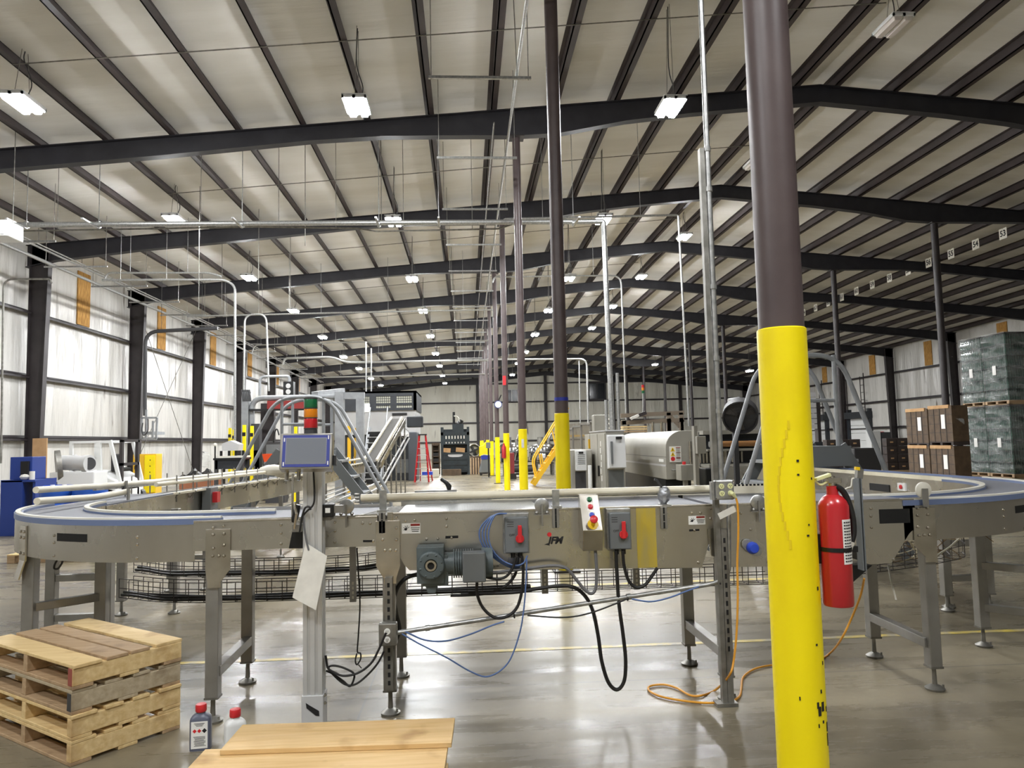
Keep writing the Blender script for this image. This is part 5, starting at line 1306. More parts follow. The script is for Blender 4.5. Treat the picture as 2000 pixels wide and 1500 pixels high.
q = ru1.lerp(ru2, .4); MB().bx(q.x + .02, q.x + .035, q.y - .015, q.y + .015, 1.05, q.z + .03).build('rail_post', M_ss2, t)
t = thing('guide_rail', 'lower ivory guide rail entering over the bend by the pallets', 'rail', (-2.88, 6, 1.1))
rl0, rl1, rl2 = at(72, 979, X=-2.86), at(185, 971, X=-2.84), at(250, 960, X=-2.8)
MB().tube([rl0, rl1, rl2], .024, 12).build('round_rail', M_uhmw, t, smooth=True)
q = rl1.lerp(rl2, .9); MB().bx(q.x + .02, q.x + .035, q.y - .015, q.y + .015, 1.05, q.z + .03).build('rail_post', M_ss2, t)
# incline
t = thing('incline_conveyor', 'narrow incline conveyor climbing towards the windowed machine', 'conveyor', (-2.4, 21, 0))
A = at(734, 900, Y=18.6); A = Vector((-2.38, 18.6, 1.06)); B = at(775, 818, Y=23.5); B = Vector((B.x, 23.5, B.z)); d = (B - A).normalized(); sd = Vector((1, 0, 0)); upv = sd.cross(d)
m = MB().bar(A, B, .26, .02, up=upv); m.build('belt', pm('incline_belt', (64, 62, 59), .85), t)
m = MB()
for s in (-.16, .16): m.bar(A + sd * s + upv * .05, B + sd * s + upv * .05, .05, .05, up=upv)
m.build('ivory_rails', M_uhmw, t)
m = MB()
for s in (-.19, .19, .26): m.bar(A + sd * s - upv * .08, B + sd * s - upv * .08, .03, .16, up=upv)
m.build('side_panels', M_ss, t)
m = MB()
for f in (.12, .3, .5, .7, .9):
    p = A.lerp(B, f)
    m.cyl((p.x + .3, p.y, p.z - .1), (p.x + .3, p.y, 0), .022, n=8)
    m.bar(p + sd * .2 - upv * .1, p + sd * .42 - upv * .3, .02, .02)
m.cyl((A.x + .18, A.y, A.z), (A.x + .18, A.y, 0), .025, n=8)
m.build('legs', M_gal2, t)
MB().tube(fillet([A + Vector((.3, -8, -.45)), A + Vector((.3, -.2, -.45)), B + Vector((.35, -.3, -.5))], .4), .025, 8).build('pipe', M_galv, t, smooth=True)
MB().tube(fillet([A + Vector((.34, -8, -.56)), A + Vector((.34, -.1, -.56)), B + Vector((.4, -.3, -.62))], .4), .025, 8).build('pipe', M_galv, t, smooth=True)
MB().box(B + Vector((.55, .3, -.1)), (.5, .4, .35)).build('head_drive', M_dark, t, bevel=.03)
# ------------------------------------------------------------------ blue workstation and board
def X_(px, Y, py=880): return at(px, py, Y=Y).x
def Z_(py, Y, px=800): return at(px, py, Y=Y).z
Yw = 14.0; x0, x1, xm = X_(4, Yw), X_(70, Yw), X_(48, Yw); zt0, zd = Z_(893, Yw, 30), Z_(938, Yw, 30)
t = thing('workstation_desk', 'blue steel workstation with a raised hutch, beside the cardboard panel', 'workstation', ((x0 + x1) / 2, Yw + .3, 0))
m = MB(); m.bx(x0, xm, Yw + .25, Yw + .7, zd, zt0); m.build('hutch', M_navy, t, bevel=.01)
MB().bx(X_(28, Yw), xm - .04, Yw + .2, Yw + .26, zd + .06, zt0 - .08).build('hutch_opening', M_blk, t)
m = MB(); m.bx(x0, X_(46, Yw), Yw, Yw + .7, 0, zd); m.bx(x0, x1, Yw, Yw + .7, zd - .04, zd); m.bx(x1 - .05, x1, Yw + .02, Yw + .7, 0, zd); m.build('desk', M_navy, t, bevel=.006)
q = Vector((X_(40, Yw), Yw + .15, zd)); MB().ball(q + Vector((0, 0, .05)), .09, 8, (1, .8, .6)).build('rag', M_paper, t); MB().cyl(q + Vector((.13, 0, 0)), q + Vector((.13, 0, .15)), .045, n=12).build('cup', M_signw, t)
Yc = 14.9; o = MB().bx(X_(63, Yc), X_(91, Yc), Yc, Yc + .03, .9, Z_(856, Yc, 77)).build('panel', M_card)
o.name = 'cardboard_sheet'; tag(o, 'tall brown cardboard panel standing on a low trolley by the blue workstation', 'panel')
q = Z_(868, Yc, 75); MB().box((X_(75, Yc), Yc - .004, 1.55), (.06, .006, .08)).build('white_sticker', M_label, None) if False else None
t = thing('trolley', 'low dark trolley under the cardboard panel', 'trolley', (X_(80, Yc), Yc, 0))
MB().bx(X_(66, Yc), X_(97, Yc), Yc - .2, Yc + .3, .84, .9).build('deck', M_dgrey, t); MB().bx(X_(68, Yc), X_(95, Yc), Yc - .15, Yc + .25, .1, .84).build('body', M_lgrey, t, bevel=.02)
m = MB()
for sx_ in (70, 93):
    for yy in (-.1, .2): m.cyl((X_(sx_, Yc) - .02, Yc + yy, .06), (X_(sx_, Yc) + .02, Yc + yy, .06), .06, n=12)
m.build('casters', M_blk, t)
# ------------------------------------------------------------------ forklift, blower, drums
Yf = 19.0; fxm = lambda px: X_(px, Yf)
t = thing('forklift', 'white forklift with open overhead guard parked by the side wall', 'forklift', (fxm(175), Yf + .9, 0))
xa, xb = fxm(132), fxm(228); zg = Z_(861, Yf, 170)
m = MB(); m.bx(xa, fxm(196), Yf, Yf + 1.6, .25, Z_(921, Yf, 160)); m.prism([(fxm(196), Yf, .25), (xb, Yf, .25), (xb, Yf, .75), (fxm(196), Yf, .95)], (0, 1.6, 0)); m.build('body', M_whitep, t, bevel=.04)
m = MB()
for yy in (Yf + .15, Yf + 1.4):
    m.bar((fxm(190), yy, .9), (fxm(187), yy, zg), .08, .1); m.bar((fxm(230), yy, .7), (fxm(209), yy, zg), .06, .08); m.bar((fxm(132), yy, zg - .03), (fxm(211), yy, zg - .03), .07, .06)
    m.bar((fxm(134), yy, .9), (fxm(133), yy, zg), .06, .08)
for k in range(5): x = fxm(132) + (fxm(209) - fxm(132)) * k / 4; m.bar((x, Yf + .15, zg - .02), (x, Yf + 1.4, zg - .02), .05, .04)
m.build('overhead_guard', M_whitep, t)
m = MB(); m.bx(fxm(203), fxm(222), Yf + .5, Yf + 1.0, .95, 1.05); m.prism([(fxm(198), Yf + .5, .95), (fxm(204), Yf + .5, .95), (fxm(202), Yf + .5, 1.4), (fxm(197), Yf + .5, 1.4)], (0, .5, 0)); m.build('seat', M_blk, t, bevel=.03)
m = MB()
for yy in (Yf + .3, Yf + 1.2): m.bx(fxm(222), fxm(228), yy, yy + .1, .1, 1.75)
for z in (.5, 1.1, 1.7): m.bx(fxm(222), fxm(228), Yf + .3, Yf + 1.3, z, z + .07)
m.build('mast', M_steel, t)
for px in (145, 212):
    for yy in (Yf + .1, Yf + 1.5): MB().cyl((fxm(px), yy - .1, .27), (fxm(px), yy + .1, .27), .27, n=18).build('wheel', M_blk, t)
Yb_ = 16.2; fb = lambda px: X_(px, Yb_)
t = thing('blower', 'grey blower with a large round disc and a motor barrel, in front of the forklift', 'blower', (fb(145), Yb_, 0))
cz = Z_(913, Yb_, 125); MB().cyl((fb(113), Yb_ - .05, cz), (fb(121), Yb_, cz + .01), .36, n=30).build('scroll_disc', M_gal2, t, smooth=True)
m = MB(); m.cyl((fb(124), Yb_, cz + .1), (fb(180), Yb_ - .15, cz + .07), .155, n=24); m.cyl((fb(145), Yb_, cz + .09), (fb(149), Yb_, cz + .09), .175, n=24); m.cyl((fb(172), Yb_ - .12, cz + .07), (fb(183), Yb_ - .15, cz + .07), .18, n=24)
m.build('motor_barrel', M_lgrey, t, smooth=True)
MB().cyl((fb(182.5), Yb_ - .16, cz + .07), (fb(184), Yb_ - .17, cz + .07), .13, n=20).build('fan_cover', M_dgrey, t)
MB().bx(fb(110), fb(196), Yb_ - .25, Yb_ + .35, .0, Z_(921, Yb_, 150)).build('plinth', M_whitep, t, bevel=.02)
Yd = 13.6
for k, px in enumerate((116, 178)):
    x = X_(px, Yd); t = thing('plastic_drum', ['blue plastic drum below the blower, nearer the cardboard panel', 'blue plastic drum below the blower, nearer the yellow cabinet'][k], 'drum', (x, Yd, 0), 'blue drums')
    MB().lathe([(.26, 0), (.28, .03), (.285, .28), (.27, .3), (.285, .32), (.285, .58), (.27, .6), (.285, .62), (.28, .87), (.24, .9), (.23, .905), (.23, .885), (.001, .885)], (x, Yd, 0), n=28).build('body', pm('drum_blue_%d' % k, (36, 92, 196), .35), t, smooth=True)
    m = MB()
    for s in (-.1, .1): m.cyl((x + s, Yd, .885), (x + s, Yd, .915), .035, n=12)
    m.build('bungs', M_redp if k else M_label, t)
# yellow safety cabinet
Ys = 25.4; x0, x1 = X_(260, Ys), X_(305, Ys); zt0 = Z_(887, Ys, 280)
t = thing('safety_cabinet', 'yellow steel safety cabinet against the insulated side wall', 'cabinet', ((x0 + x1) / 2, Ys + .3, 0))
MB().bx(x0, x1, Ys, Ys + .5, .0, zt0).build('body', M_ryel, t, bevel=.01)
MB().bx(X_(283, Ys), x1 - .02, Ys - .02, Ys, .08, zt0 - .04).build('door', M_yel, t, bevel=.004); MB().bx(x0 + .02, X_(282, Ys), Ys - .02, Ys, .08, zt0 - .04).build('door', M_ryel, t, bevel=.004)
m = MB(); m.bx(x0 + .06, x0 + .14, Ys - .03, Ys - .02, zt0 - .5, zt0 - .38); m.build('latch', M_blk, t)
m = MB()
for z in (zt0 - .2, zt0 - .4, zt0 - .6): m.ball((X_(294, Ys), Ys - .022, z), .02, 8, (1, .1, 1))
m.build('door_stickers', M_ink, t)
Yk = 25.9; t = thing('wall_rack', 'grey bracket frame with a coiled hose, fixed on the wall column above the yellow cabinet', 'bracket', (X_(292, Yk), Yk, 1.9))
m = MB()
for a_, b_ in (((277, 816), (307, 816)), ((307, 816), (305, 857)), ((299, 822), (298, 857)), ((286, 800), (285, 857)), ((277, 857), (306, 857)), ((277, 816), (277, 857))): m.bar(at(*a_, Y=Yk), at(*b_, Y=Yk), .06, .06)
m.build('frame', M_tube, t)
MB().tube(smooth_path([at(x, y, Y=Yk - .1) for x, y in ((289, 818), (289, 838), (286, 846), (280, 850), (277, 840), (279, 826))], 5), .02, 6).build('hose', M_dgrey, t)
MB().bx(at(280, 820, Y=Yk).x, at(300, 820, Y=Yk).x, Yk, 26.85, 2.0, 2.1).build('mounting_arm', M_tube, t)
# tarp heap
Yt = 23.5; c = Vector((X_(393, Yt), Yt, 0)); zt0 = Z_(916, Yt, 393)
t = thing('covered_heap', 'heap under a black tarpaulin on reddish boards, behind the long conveyor', 'heap', c)
MB().bx(c.x - .5, c.x + .5, Yt - .4, Yt + .4, 0, zt0 - .25).build('boards', pm('red_board', (160, 104, 74), .7), t)
m = MB(); n = 8; vs = []
random.seed(11)
for i in range(n + 1):
    for j in range(n + 1):
        u_, v_ = i / n - .5, j / n - .5; e = max(abs(u_), abs(v_)) * 2
        vs.append((c.x + u_ * 1.1, Yt + v_ * .9, zt0 - .25 + max(0, .28 * (1 - e * e)) * (.6 + .5 * math.sin(i * 1.7 + j)) + .01))
m.add(vs, [(i * (n + 1) + j, i * (n + 1) + j + 1, (i + 1) * (n + 1) + j + 1, (i + 1) * (n + 1) + j) for i in range(n) for j in range(n)])
m.build('tarpaulin', M_blk, t, smooth=True)
Yq = 33.9; p = at(399, 897, Y=Yq); t = thing('plastic_bag', 'clear crumpled bag hung on the wall column near the black bench', 'bag', p - Vector((0, 0, .3)))
MB().ball(p, .34, 10, (.9, .6, 1.1)).build('bag_body', M_wrap, t, smooth=True); MB().bar(p + Vector((0, 0, .3)), (XL + .0, Yq + .1, p.z + .4), .03, .03).build('hook', M_steel, t)
# bench with the small machine
Yn = 19.5; t = thing('workbench', 'black skirted bench carrying a small grey machine, beside tall yellow posts', 'bench', (X_(452, Yn), Yn, 0))
x0, x1 = X_(424, Yn), X_(482, Yn); zt0 = Z_(894, Yn, 450)
MB().bx(x0, x1, Yn - .3, Yn + .4, zt0 - .05, zt0).build('top', M_blk, t); MB().bx(x0 + .04, x1 - .1, Yn - .26, Yn + .35, zt0 - .28, zt0 - .05).build('apron', M_dark, t)
for x in (x0 + .06, x1 - .06):
    for yy in (Yn - .22, Yn + .32): MB().bx(x - .04, x + .04, yy - .04, yy + .04, 0, zt0 - .05).build('leg', M_dgrey, t)
q = Vector((X_(454, Yn), Yn, zt0)); t = thing('bench_machine', 'small grey machine head with a tilted cover on the black bench', 'machine', q)
MB().prism([q + Vector((-.2, -.2, .18)), q + Vector((.2, -.2, .18)), q + Vector((.22, -.2, .34)), q + Vector((.0, -.2, .44)), q + Vector((-.2, -.2, .36))], (0, .4, 0)).build('cover', M_lgrey, t)
m = MB()
for s in (-.25, -.05, .12, .3): m.cyl(q + Vector((s, -.1, 0)), q + Vector((s, -.1, .18)), .035, n=10)
m.build('stand_posts', M_blk, t); MB().bx(q.x - .32, q.x + .38, Yn - .2, Yn + .25, zt0, zt0 + .05).build('base', M_signw, t)
q = at(420, 894, Y=Yn); t = thing('hand_pump', 'thin black upright with a pale knob at the end of the black bench', 'pump', Vector((x0 - .05, Yn, 0)))
MB().cyl((x0 - .05, Yn, 0), (x0 - .05, Yn, 1.55), .02, n=8).build('stem', M_blk, t); MB().ball((x0 - .05, Yn, 1.58), .045, 10).build('knob', M_signw, t)
# yellow guard posts
for i, (px, y0, Y) in enumerate(((449, 836, 24), (457, 839, 25), (477, 830, 20.6), (492, 832, 21.6), (514, 835, 24.2), (577, 832, 19), (682, 832, 20), (694, 836, 23), (706, 836, 25))):
    z = Z_(y0, Y, px); x = X_(px, Y); t = thing('guard_post', f'tall yellow guard post of the palletising cell, {ordn[i]} along from the bench side', 'post', (x, Y, 0), 'yellow guard posts')
    MB().bx(x - .04, x + .04, Y - .04, Y + .04, 0.012, z).build('tube', M_yel if i < 6 else M_ryel, t); MB().bx(x - .1, x + .1, Y - .1, Y + .1, 0, .012).build('base_plate', M_dgrey, t); MB().bx(x - .045, x + .045, Y - .05, Y - .035, z - .3, z - .2).build('light_sensor', M_blk, t)
# gantry
Yg = 22.5; t = thing('palletising_gantry', 'grey palletising gantry with a dark red cross beam behind the stair tubes', 'gantry', (X_(580, Yg), Yg, 0))
G = lambda px, py, dy=0: at(px, py, Y=Yg + dy)
for px, w in ((480, .2), (664, .26), (704, .22)): MB().bx(X_(px, Yg) - w / 2, X_(px, Yg) + w / 2, Yg - .12, Yg + .12, 0, Z_(766 if px < 700 else 772, Yg, px)).build('column', M_tube, t)
MB().tube(fillet([G(492, 880), G(492, 778), G(600, 776), G(655, 775)], .35), .08, 10).build('cross_tube', M_tube, t, smooth=True)
MB().bar(G(523, 791, -.1), G(612, 790, -.1), .16, .24).build('red_beam', pm('dark_red_beam', (140, 40, 38), .5), t)
MB().bar(G(486, 801, -.15), G(620, 799, -.15), .05, .06).build('rail_bar', M_blk, t)
MB().bar(G(615, 772), G(668, 765, 1.5), .22, .22).build('top_beam', M_tube, t); MB().bar(G(668, 773, 0), G(712, 773, 0), .2, .2).build('top_beam', M_tube, t)
m = MB()
for k in range(6): p = G(474 + k * 3, 768); m.tube(smooth_path([p, p + Vector((.0, -.1, .08)), p + Vector((.05, -.12, -.25))], 4), .02, 6)
m.build('cable_chain', M_dgrey, t)
for px in (517, 530): MB().bx(X_(px, Yg + .6) - .1, X_(px, Yg + .6) + .1, Yg + .5, Yg + .7, 0, Z_(786, Yg, px)).build('dark_upright', M_steel, t)
m = MB(); p = G(502, 845); m.bx(p.x - .12, p.x + .12, Yg - .2, Yg + .1, .8, Z_(828, Yg, 502)); m.bx(p.x - .2, p.x + .2, Yg - .2, Yg + .1, .2, 1.4); m.build('lift_carriage', M_dgrey, t)
p = at(565, 760, Y=26.0); t = thing('fan_box', 'black square unit with a white figure-eight fan guard, mounted high by the gantry', 'fan', p - Vector((0, 0, .3)))
MB().box(p, (.34, .3, .5)).build('case', M_blk, t); m = MB()
for dz in (.1, -.1): m.lathe([(.075, 0), (.085, .01), (.001, .012)], p + Vector((0, -.15, dz)), (0, -1, 0), 14)
m.build('fan_guards', M_lgrey, t); MB().tube(fillet([p + Vector((.0, 0, .25)), p + Vector((0, 0, .45)), p + Vector((-1.0, 0, .45)), p + Vector((-1.0, 0, -.2))], .2), .05, 8).build('bracket_tube', M_tube, t)
Yo = 20.5; p = at(541, 893, Y=Yo); t = thing('plastic_tote', 'red-orange plastic tote seen between the stair tubes', 'tote', (p.x, Yo, 0))
w_ = .33; m = MB(); z1 = Z_(886, Yo, 541); z0 = Z_(903, Yo, 541)
m.add([(p.x + sx * w_ * s, Yo + sy * .25 * s, z) for s, z in ((.85, z0), (1, z1)) for sx, sy in ((-1, -1), (1, -1), (1, 1), (-1, 1))], [(0, 1, 2, 3), (0, 4, 5, 1), (1, 5, 6, 2), (2, 6, 7, 3), (3, 7, 4, 0)])
m.build('shell', M_forange, t); MB().bx(p.x - .25, p.x + .25, Yo - .2, Yo + .2, 0, z0).build('dark_stand', M_dgrey, t)
t = thing('control_cabinet', 'dark grey control cabinet behind the red-orange tote', 'cabinet', (X_(535, 21.5), 21.7, 0)); MB().bx(X_(515, 21.5), X_(558, 21.5), 21.4, 21.9, 0, Z_(862, 21.5, 535)).build('body', M_dgrey, t, bevel=.01); MB().tube(smooth_path([at(534, 864, Y=21.4), at(536, 846, Y=21.4), at(541, 838, Y=21.4), at(545, 850, Y=21.4)], 5), .02, 6).build('cable', M_blk, t)
MB().bx(X_(520, 21.4), X_(553, 21.4), 21.385, 21.4, .2, Z_(868, 21.4, 535)).build('door', M_mgrey, t)
# ------------------------------------------------------------------ crossover stairs
def crossover(name, label, cx, Y, dpt, half, zp, ztop, foot, mat, stringer):
    """tube-railed steps over a conveyor: climbs along X, platform in the middle"""
    t = thing(name, label, 'stair', (cx, Y + dpt / 2, 0))
    for k, yy in enumerate((Y, Y + dpt)):
        MB().tube(fillet([(cx - foot, yy, .12), (cx - foot, yy, .55), (cx - half, yy, ztop), (cx + half, yy, ztop), (cx + foot, yy, .55), (cx + foot, yy, .12)], .3, 8), .03, 10).build('handrail', mat, t, smooth=True)
        m = MB()
        for s in (-1, 1):
            m.cyl((cx + s * half * .8, yy, zp), (cx + s * half * .8, yy, ztop), .026, n=10)
        m.cyl((cx - half * .8, yy, (zp + ztop) / 2), (cx + half * .8, yy, (zp + ztop) / 2), .022, n=8); m.build('guard_rails', mat, t, smooth=True)
        for s in (-1, 1):
            MB().bar((cx + s * (foot + .05), yy, .02), (cx + s * half * .85, yy, zp), .03, .16).build('stringer', stringer, t)
    MB().bx(cx - half, cx + half, Y, Y + dpt, zp - .1, zp).build('platform', stringer, t)
    n = 5
    for s in (-1, 1):
        for k in range(n):
            f = (k + .6) / (n + .3); x = cx + s * ((foot + .02) * (1 - f) + half * .9 * f); z = zp * f
            MB().box((x, Y + dpt / 2, z), (.24, dpt - .04, .035)).build('tread', mat, t)
    return t
crossover('crossover_stair', 'grey crossover stair with bent tube rails straddling the long conveyor behind the touchscreen', -2.68, 12.4, .75, .42, 1.42, 2.3, 1.36, M_tube, M_mgrey)
crs = crossover('crossover_stair', 'grey crossover stair with bent tube rails behind the yellow column and extinguisher', 4.19, 8.7, .8, .34, 1.36, 2.46, 1.02, M_tube, M_mgrey)
t = crs; a = at(1650, 902, Y=8.66); d = at(1684, 905, Y=8.66); m = MB()
f0 = Vector((4.19 + 1.07, 8.66, .02)); f1 = Vector((4.19 + .29, 8.66, 1.36)); dd = (f1 - f0).normalized()
c = f0.lerp(f1, .62); m.bar(c - dd * .09, c + dd * .09, .012, .14); lb2 = m.build('caution_label', M_label, t)
MB().bar(c + dd * .07, c + dd * .085, .014, .135).build('label_stripe', M_inkr, lb2)
MB().bx(4.19 - .34, 4.19 + .4, 8.64, 8.66, 1.12, 1.36).build('fascia_plate', M_mgrey, t)
# ------------------------------------------------------------------ windowed machine, stair, ladder, baler
Ym = 30.5; Xm = lambda px: X_(px, Ym, 850); Zm = lambda py: Z_(py, Ym, 750)
x0, x1 = Xm(660), Xm(814); z0, z1, z2 = Zm(848), Zm(802), Zm(764)
t = thing('bulk_machine', 'big dark machine with three gridded windows in its upper storey', 'machine', ((x0 + x1) / 2, Ym + 2, 0))
m = MB(); wins = ((696, 722), (735, 763), (775, 805)); zw0, zw1 = Zm(797), Zm(774)
m.bx(x0, x1, Ym, Ym + .12, zw1, z2); m.bx(x0, x1, Ym, Ym + .12, z1, zw0)
ed = [x0] + [Xm(v) for w in wins for v in w] + [x1]
for k in range(0, 8, 2): m.bx(ed[k], ed[k + 1], Ym, Ym + .12, zw0, zw1)
m.bx(x0, x0 + .12, Ym, Ym + 3.5, z1, z2); m.bx(x1 - .12, x1, Ym, Ym + 3.5, z1, z2); m.bx(x0, x1, Ym, Ym + 3.5, z2 - .08, z2)
m.build('upper_storey', M_dark, t)
for a_, b_ in wins:
    xa, xb = Xm(a_), Xm(b_)
    g = MB().bx(xa, xb, Ym + .05, Ym + .07, zw0, zw1).build('window_pane', pm('pale_pane', (206, 206, 190), .3), t)
    m = MB()
    for k in range(1, 7): m.bx(xa + (xb - xa) * k / 7 - .008, xa + (xb - xa) * k / 7 + .008, Ym + .03, Ym + .05, zw0, zw1)
    for k in range(1, 5): m.bx(xa, xb, Ym + .03, Ym + .05, zw0 + (zw1 - zw0) * k / 5 - .008, zw0 + (zw1 - zw0) * k / 5 + .008)
    m.bx(xa, xb, Ym + .02, Ym + .05, zw0 + .12, zw0 + .2); m.build('window_grid', M_dark, g)
m = MB(); m.bx(x0 + .1, x1 - .05, Ym + .1, Ym + 3.4, z0, z1); m.build('middle_panels', M_lgrey, t)
MB().bx(Xm(766), Xm(795), Ym + .06, Ym + .1, Zm(812), Zm(807)).build('slot', M_blk, t)
m = MB(); m.bx(x0 + .1, Xm(796), Ym + .3, Ym + 3.4, 0, z0); m.build('lower_body', M_dark, t)
MB().bx(Xm(797), x1, Ym - .05, Ym + 1.4, 0, Zm(845)).build('end_tower', pm('slate_tower', (70, 74, 80), .45), t, bevel=.03)
MB().bx(Xm(768), Xm(800), Ym - .02, Ym + .3, Zm(852), Zm(846)).build('white_ledge', M_whitep, t); MB().bx(Xm(790), Xm(799), Ym - .08, Ym - .05, Zm(854), Zm(846)).build('white_notice', M_label, t)
MB().bx(Xm(770), Xm(796), Ym + .27, Ym + .3, Zm(925), Zm(898)).build('lower_panel', M_mgrey, t)
Ys2 = 28.6; S2 = lambda px: X_(px, Ys2, 870); t = thing('steel_stair', 'black steel stair with pale tread edges up to the windowed machine', 'stair', (S2(728), Ys2 + .6, 0))
xa, xb = S2(708), S2(750); n = 9; zt0 = Z_(840, Ys2, 730)
for k in range(n):
    z = zt0 * (k + 1) / n; s = MB().bx(xa, xb, Ys2 + .17 * k, Ys2 + .17 * k + .22, z - .2, z - .02).build('tread', M_blk, t); MB().bx(xa, xb, Ys2 + .17 * k - .01, Ys2 + .17 * k + .02, z - .04, z - .015).build('tread_edge', M_lgrey, s)
for px_a, px_b in ((712, 716), (748, 762)):
    m = MB(); m.bar(at(px_a - 4, 935, Y=Ys2), (S2(px_a), Ys2 + 1.7, zt0 + .1), .06, .2); m.cyl((S2(px_a), Ys2, .3), (S2(px_a), Ys2, 1.2), .025, n=8); m.tube(fillet([(S2(px_a), Ys2, 1.1), (S2(px_a) , Ys2 + 1.8, zt0 + .95), (S2(px_a), Ys2 + 1.86, zt0 + .95)], .2), .025, 8); m.build('stair_rail', M_tube, t)
p = at(711, 797, Y=28.2); t = thing('signal_box', 'small white box on a slanting post beside the black stair', 'box', (p.x, 28.2, 0)); MB().box(p, (.42, .2, .34)).build('box', M_whitep, t, bevel=.02); MB().bar((p.x - .25, 28.2, 0), p, .08, .08).build('post', M_tube, t)
# red step ladder
Yl = 29.3; t = thing('step_ladder', 'red fibreglass step ladder standing between the machine and the baler', 'ladder', (X_(825, Yl), Yl, 0))
tl, tr = at(819, 850, Y=Yl), at(831, 850, Y=Yl); bl = Vector((X_(811, Yl, 940), Yl - .2, 0)); br = Vector((X_(838, Yl, 940), Yl - .2, 0)); cl = Vector((X_(818, Yl) , Yl + .8, 0)); cr = Vector((X_(842, Yl), Yl + .8, 0))
for nm, a_, b_ in (('front_rail', tl, bl), ('front_rail', tr, br), ('rear_rail', tl, cl), ('rear_rail', tr, cr)): MB().bar(a_, b_, .04, .07).build(nm, M_red, t)
for k in range(1, 7): f = k / 7; MB().bar(tl.lerp(bl, f), tr.lerp(br, f), .08, .025).build('step', M_galv, t)
MB().box((tl + tr) / 2 + Vector((0, 0, .02)), ((tr - tl).length + .1, .2, .05)).build('top_cap', M_blk, t)
p = tl.lerp(br, .82); MB().box((p.x, Yl + .1, p.z), (.4, .3, .12)).build('blue_label', M_blue, t)
# baler
Yb2 = 35.0; Bx = lambda px: X_(px, Yb2, 870); Bz = lambda py: Z_(py, Yb2, 890); t = thing('cardboard_baler', 'black vertical cardboard baler with slotted upper gate', 'baler', (Bx(889), Yb2 + .5, 0))
xa, xb = Bx(861), Bx(917)
m = MB(); m.bx(xa, xa + .12, Yb2, Yb2 + .9, 0, Bz(834)); m.bx(xb - .12, xb, Yb2, Yb2 + .9, 0, Bz(834)); m.bx(xa, xb, Yb2 + .5, Yb2 + .9, 0, Bz(838)); m.bx(xa, xb, Yb2, Yb2 + .9, Bz(850), Bz(844)); m.bx(Bx(884), Bx(906), Yb2 + .1, Yb2 + .8, Bz(850), Bz(828)); m.build('frame', M_bal, t)
MB().bx(xa + .1, xb - .1, Yb2 - .04, Yb2 + .1, .12, Bz(884)).build('lower_door', M_bal, t, bevel=.01)
m = MB()
for k in range(4): m.bx(xa + .1, xb - .1, Yb2 - .07, Yb2 - .04, .2 + .25 * k, .26 + .25 * k)
m.build('door_ribs', M_bal, t)
g = MB().bx(xa + .12, xb - .12, Yb2 + .02, Yb2 + .06, Bz(868), Bz(850)).build('upper_gate', M_bal, t); m = MB()
for k in range(7): x = xa + .25 + k * (xb - xa - .5) / 6; m.bx(x - .025, x + .025, Yb2 + .012, Yb2 + .02, Bz(857), Bz(851)); m.bx(x - .02, x + .02, Yb2 + .012, Yb2 + .02, Bz(866), Bz(863))
m.build('gate_slots', M_signw, g)
m = MB()
for px in (871, 899): m.box((Bx(px), Yb2 + .2, Bz(879)), (.42, .3, .2), Matrix.Rotation(.1, 3, 'Y'))
m.build('cardboard_bale', M_card, t)
m = MB(); n = 14; c = Vector((Bx(889), Yb2 - .05, Bz(889))); m.prism([c + Vector((.35 * math.copysign(abs(math.cos(a)) ** .6, math.cos(a)), 0, .09 * math.sin(a))) for a in [2 * math.pi * k / n for k in range(n)]], (0, -.015, 0)); m.build('oval_plate', M_lgrey, t)
MB().cyl((Bx(887), Yb2 + .45, Bz(828)), (Bx(887), Yb2 + .45, Bz(804)), .06, n=12).build('ram', M_blk, t); MB().tube(smooth_path([(Bx(887), Yb2 + .3, Bz(812)), (Bx(895), Yb2 + .3, Bz(814)), (Bx(899), Yb2 + .3, Bz(825))], 5), .02, 6).build('hose', M_signw, t); MB().cyl((Bx(897), Yb2 + .4, Bz(828)), (Bx(902), Yb2 + .4, Bz(820)), .12, n=12).build('pump', M_blk, t)
p = at(882, 923, Y=Yb2 - .5); o = MB().box((p.x, Yb2 - .4, .14), (.85, .4, .27), Matrix.Rotation(.12, 3, 'Z')).build('flat_cardboard', M_brown); tag(o, 'slumped brown cardboard on the floor in front of the baler', 'cardboard')
# shelf, floor scale, fan, crate, yellow hopper and cart by the baler
Yh = 36.5; H = lambda px: X_(px, Yh, 880); t = thing('shelf_unit', 'dark open shelf unit against the end wall side of the baler', 'shelf', (H(851), Yh, 0))
m = MB(); zz = Z_(865, Yh, 850)
for x in (H(845), H(858)): m.bx(x - .03, x + .03, Yh - .2, Yh + .2, 0, zz)
for k in range(6): m.bx(H(845), H(858), Yh - .2, Yh + .2, zz * k / 5.5, zz * k / 5.5 + .04)
m.bx(H(845), H(858), Yh + .17, Yh + .2, 0, zz); m.build('frame', pm('dark_wood', (96, 78, 60), .6), t)
m = MB()
for k in range(4): m.bx(H(846), H(857), Yh - .15, Yh + .1, zz * k / 5.5 + .04, zz * k / 5.5 + .2)
m.build('stored_items', M_dgrey, t)
o = MB().bx(X_(832, 33), X_(856, 33), 33, 33.6, 0, .35).build('pale_block', M_conc, bevel=.02); tag(o, 'low pale block on the floor between the ladder and the baler', 'block')
Yz = 36; p = at(926, 880, Y=Yz); t = thing('floor_fan', 'round floor fan beside the baler', 'fan', (p.x, Yz, 0)); MB().lathe([(.3, -.08), (.34, 0), (.3, .08), (.27, .06), (.27, -.06)], p, (.3, -1, .2), 20).build('shroud', M_gal2, t); m = MB()
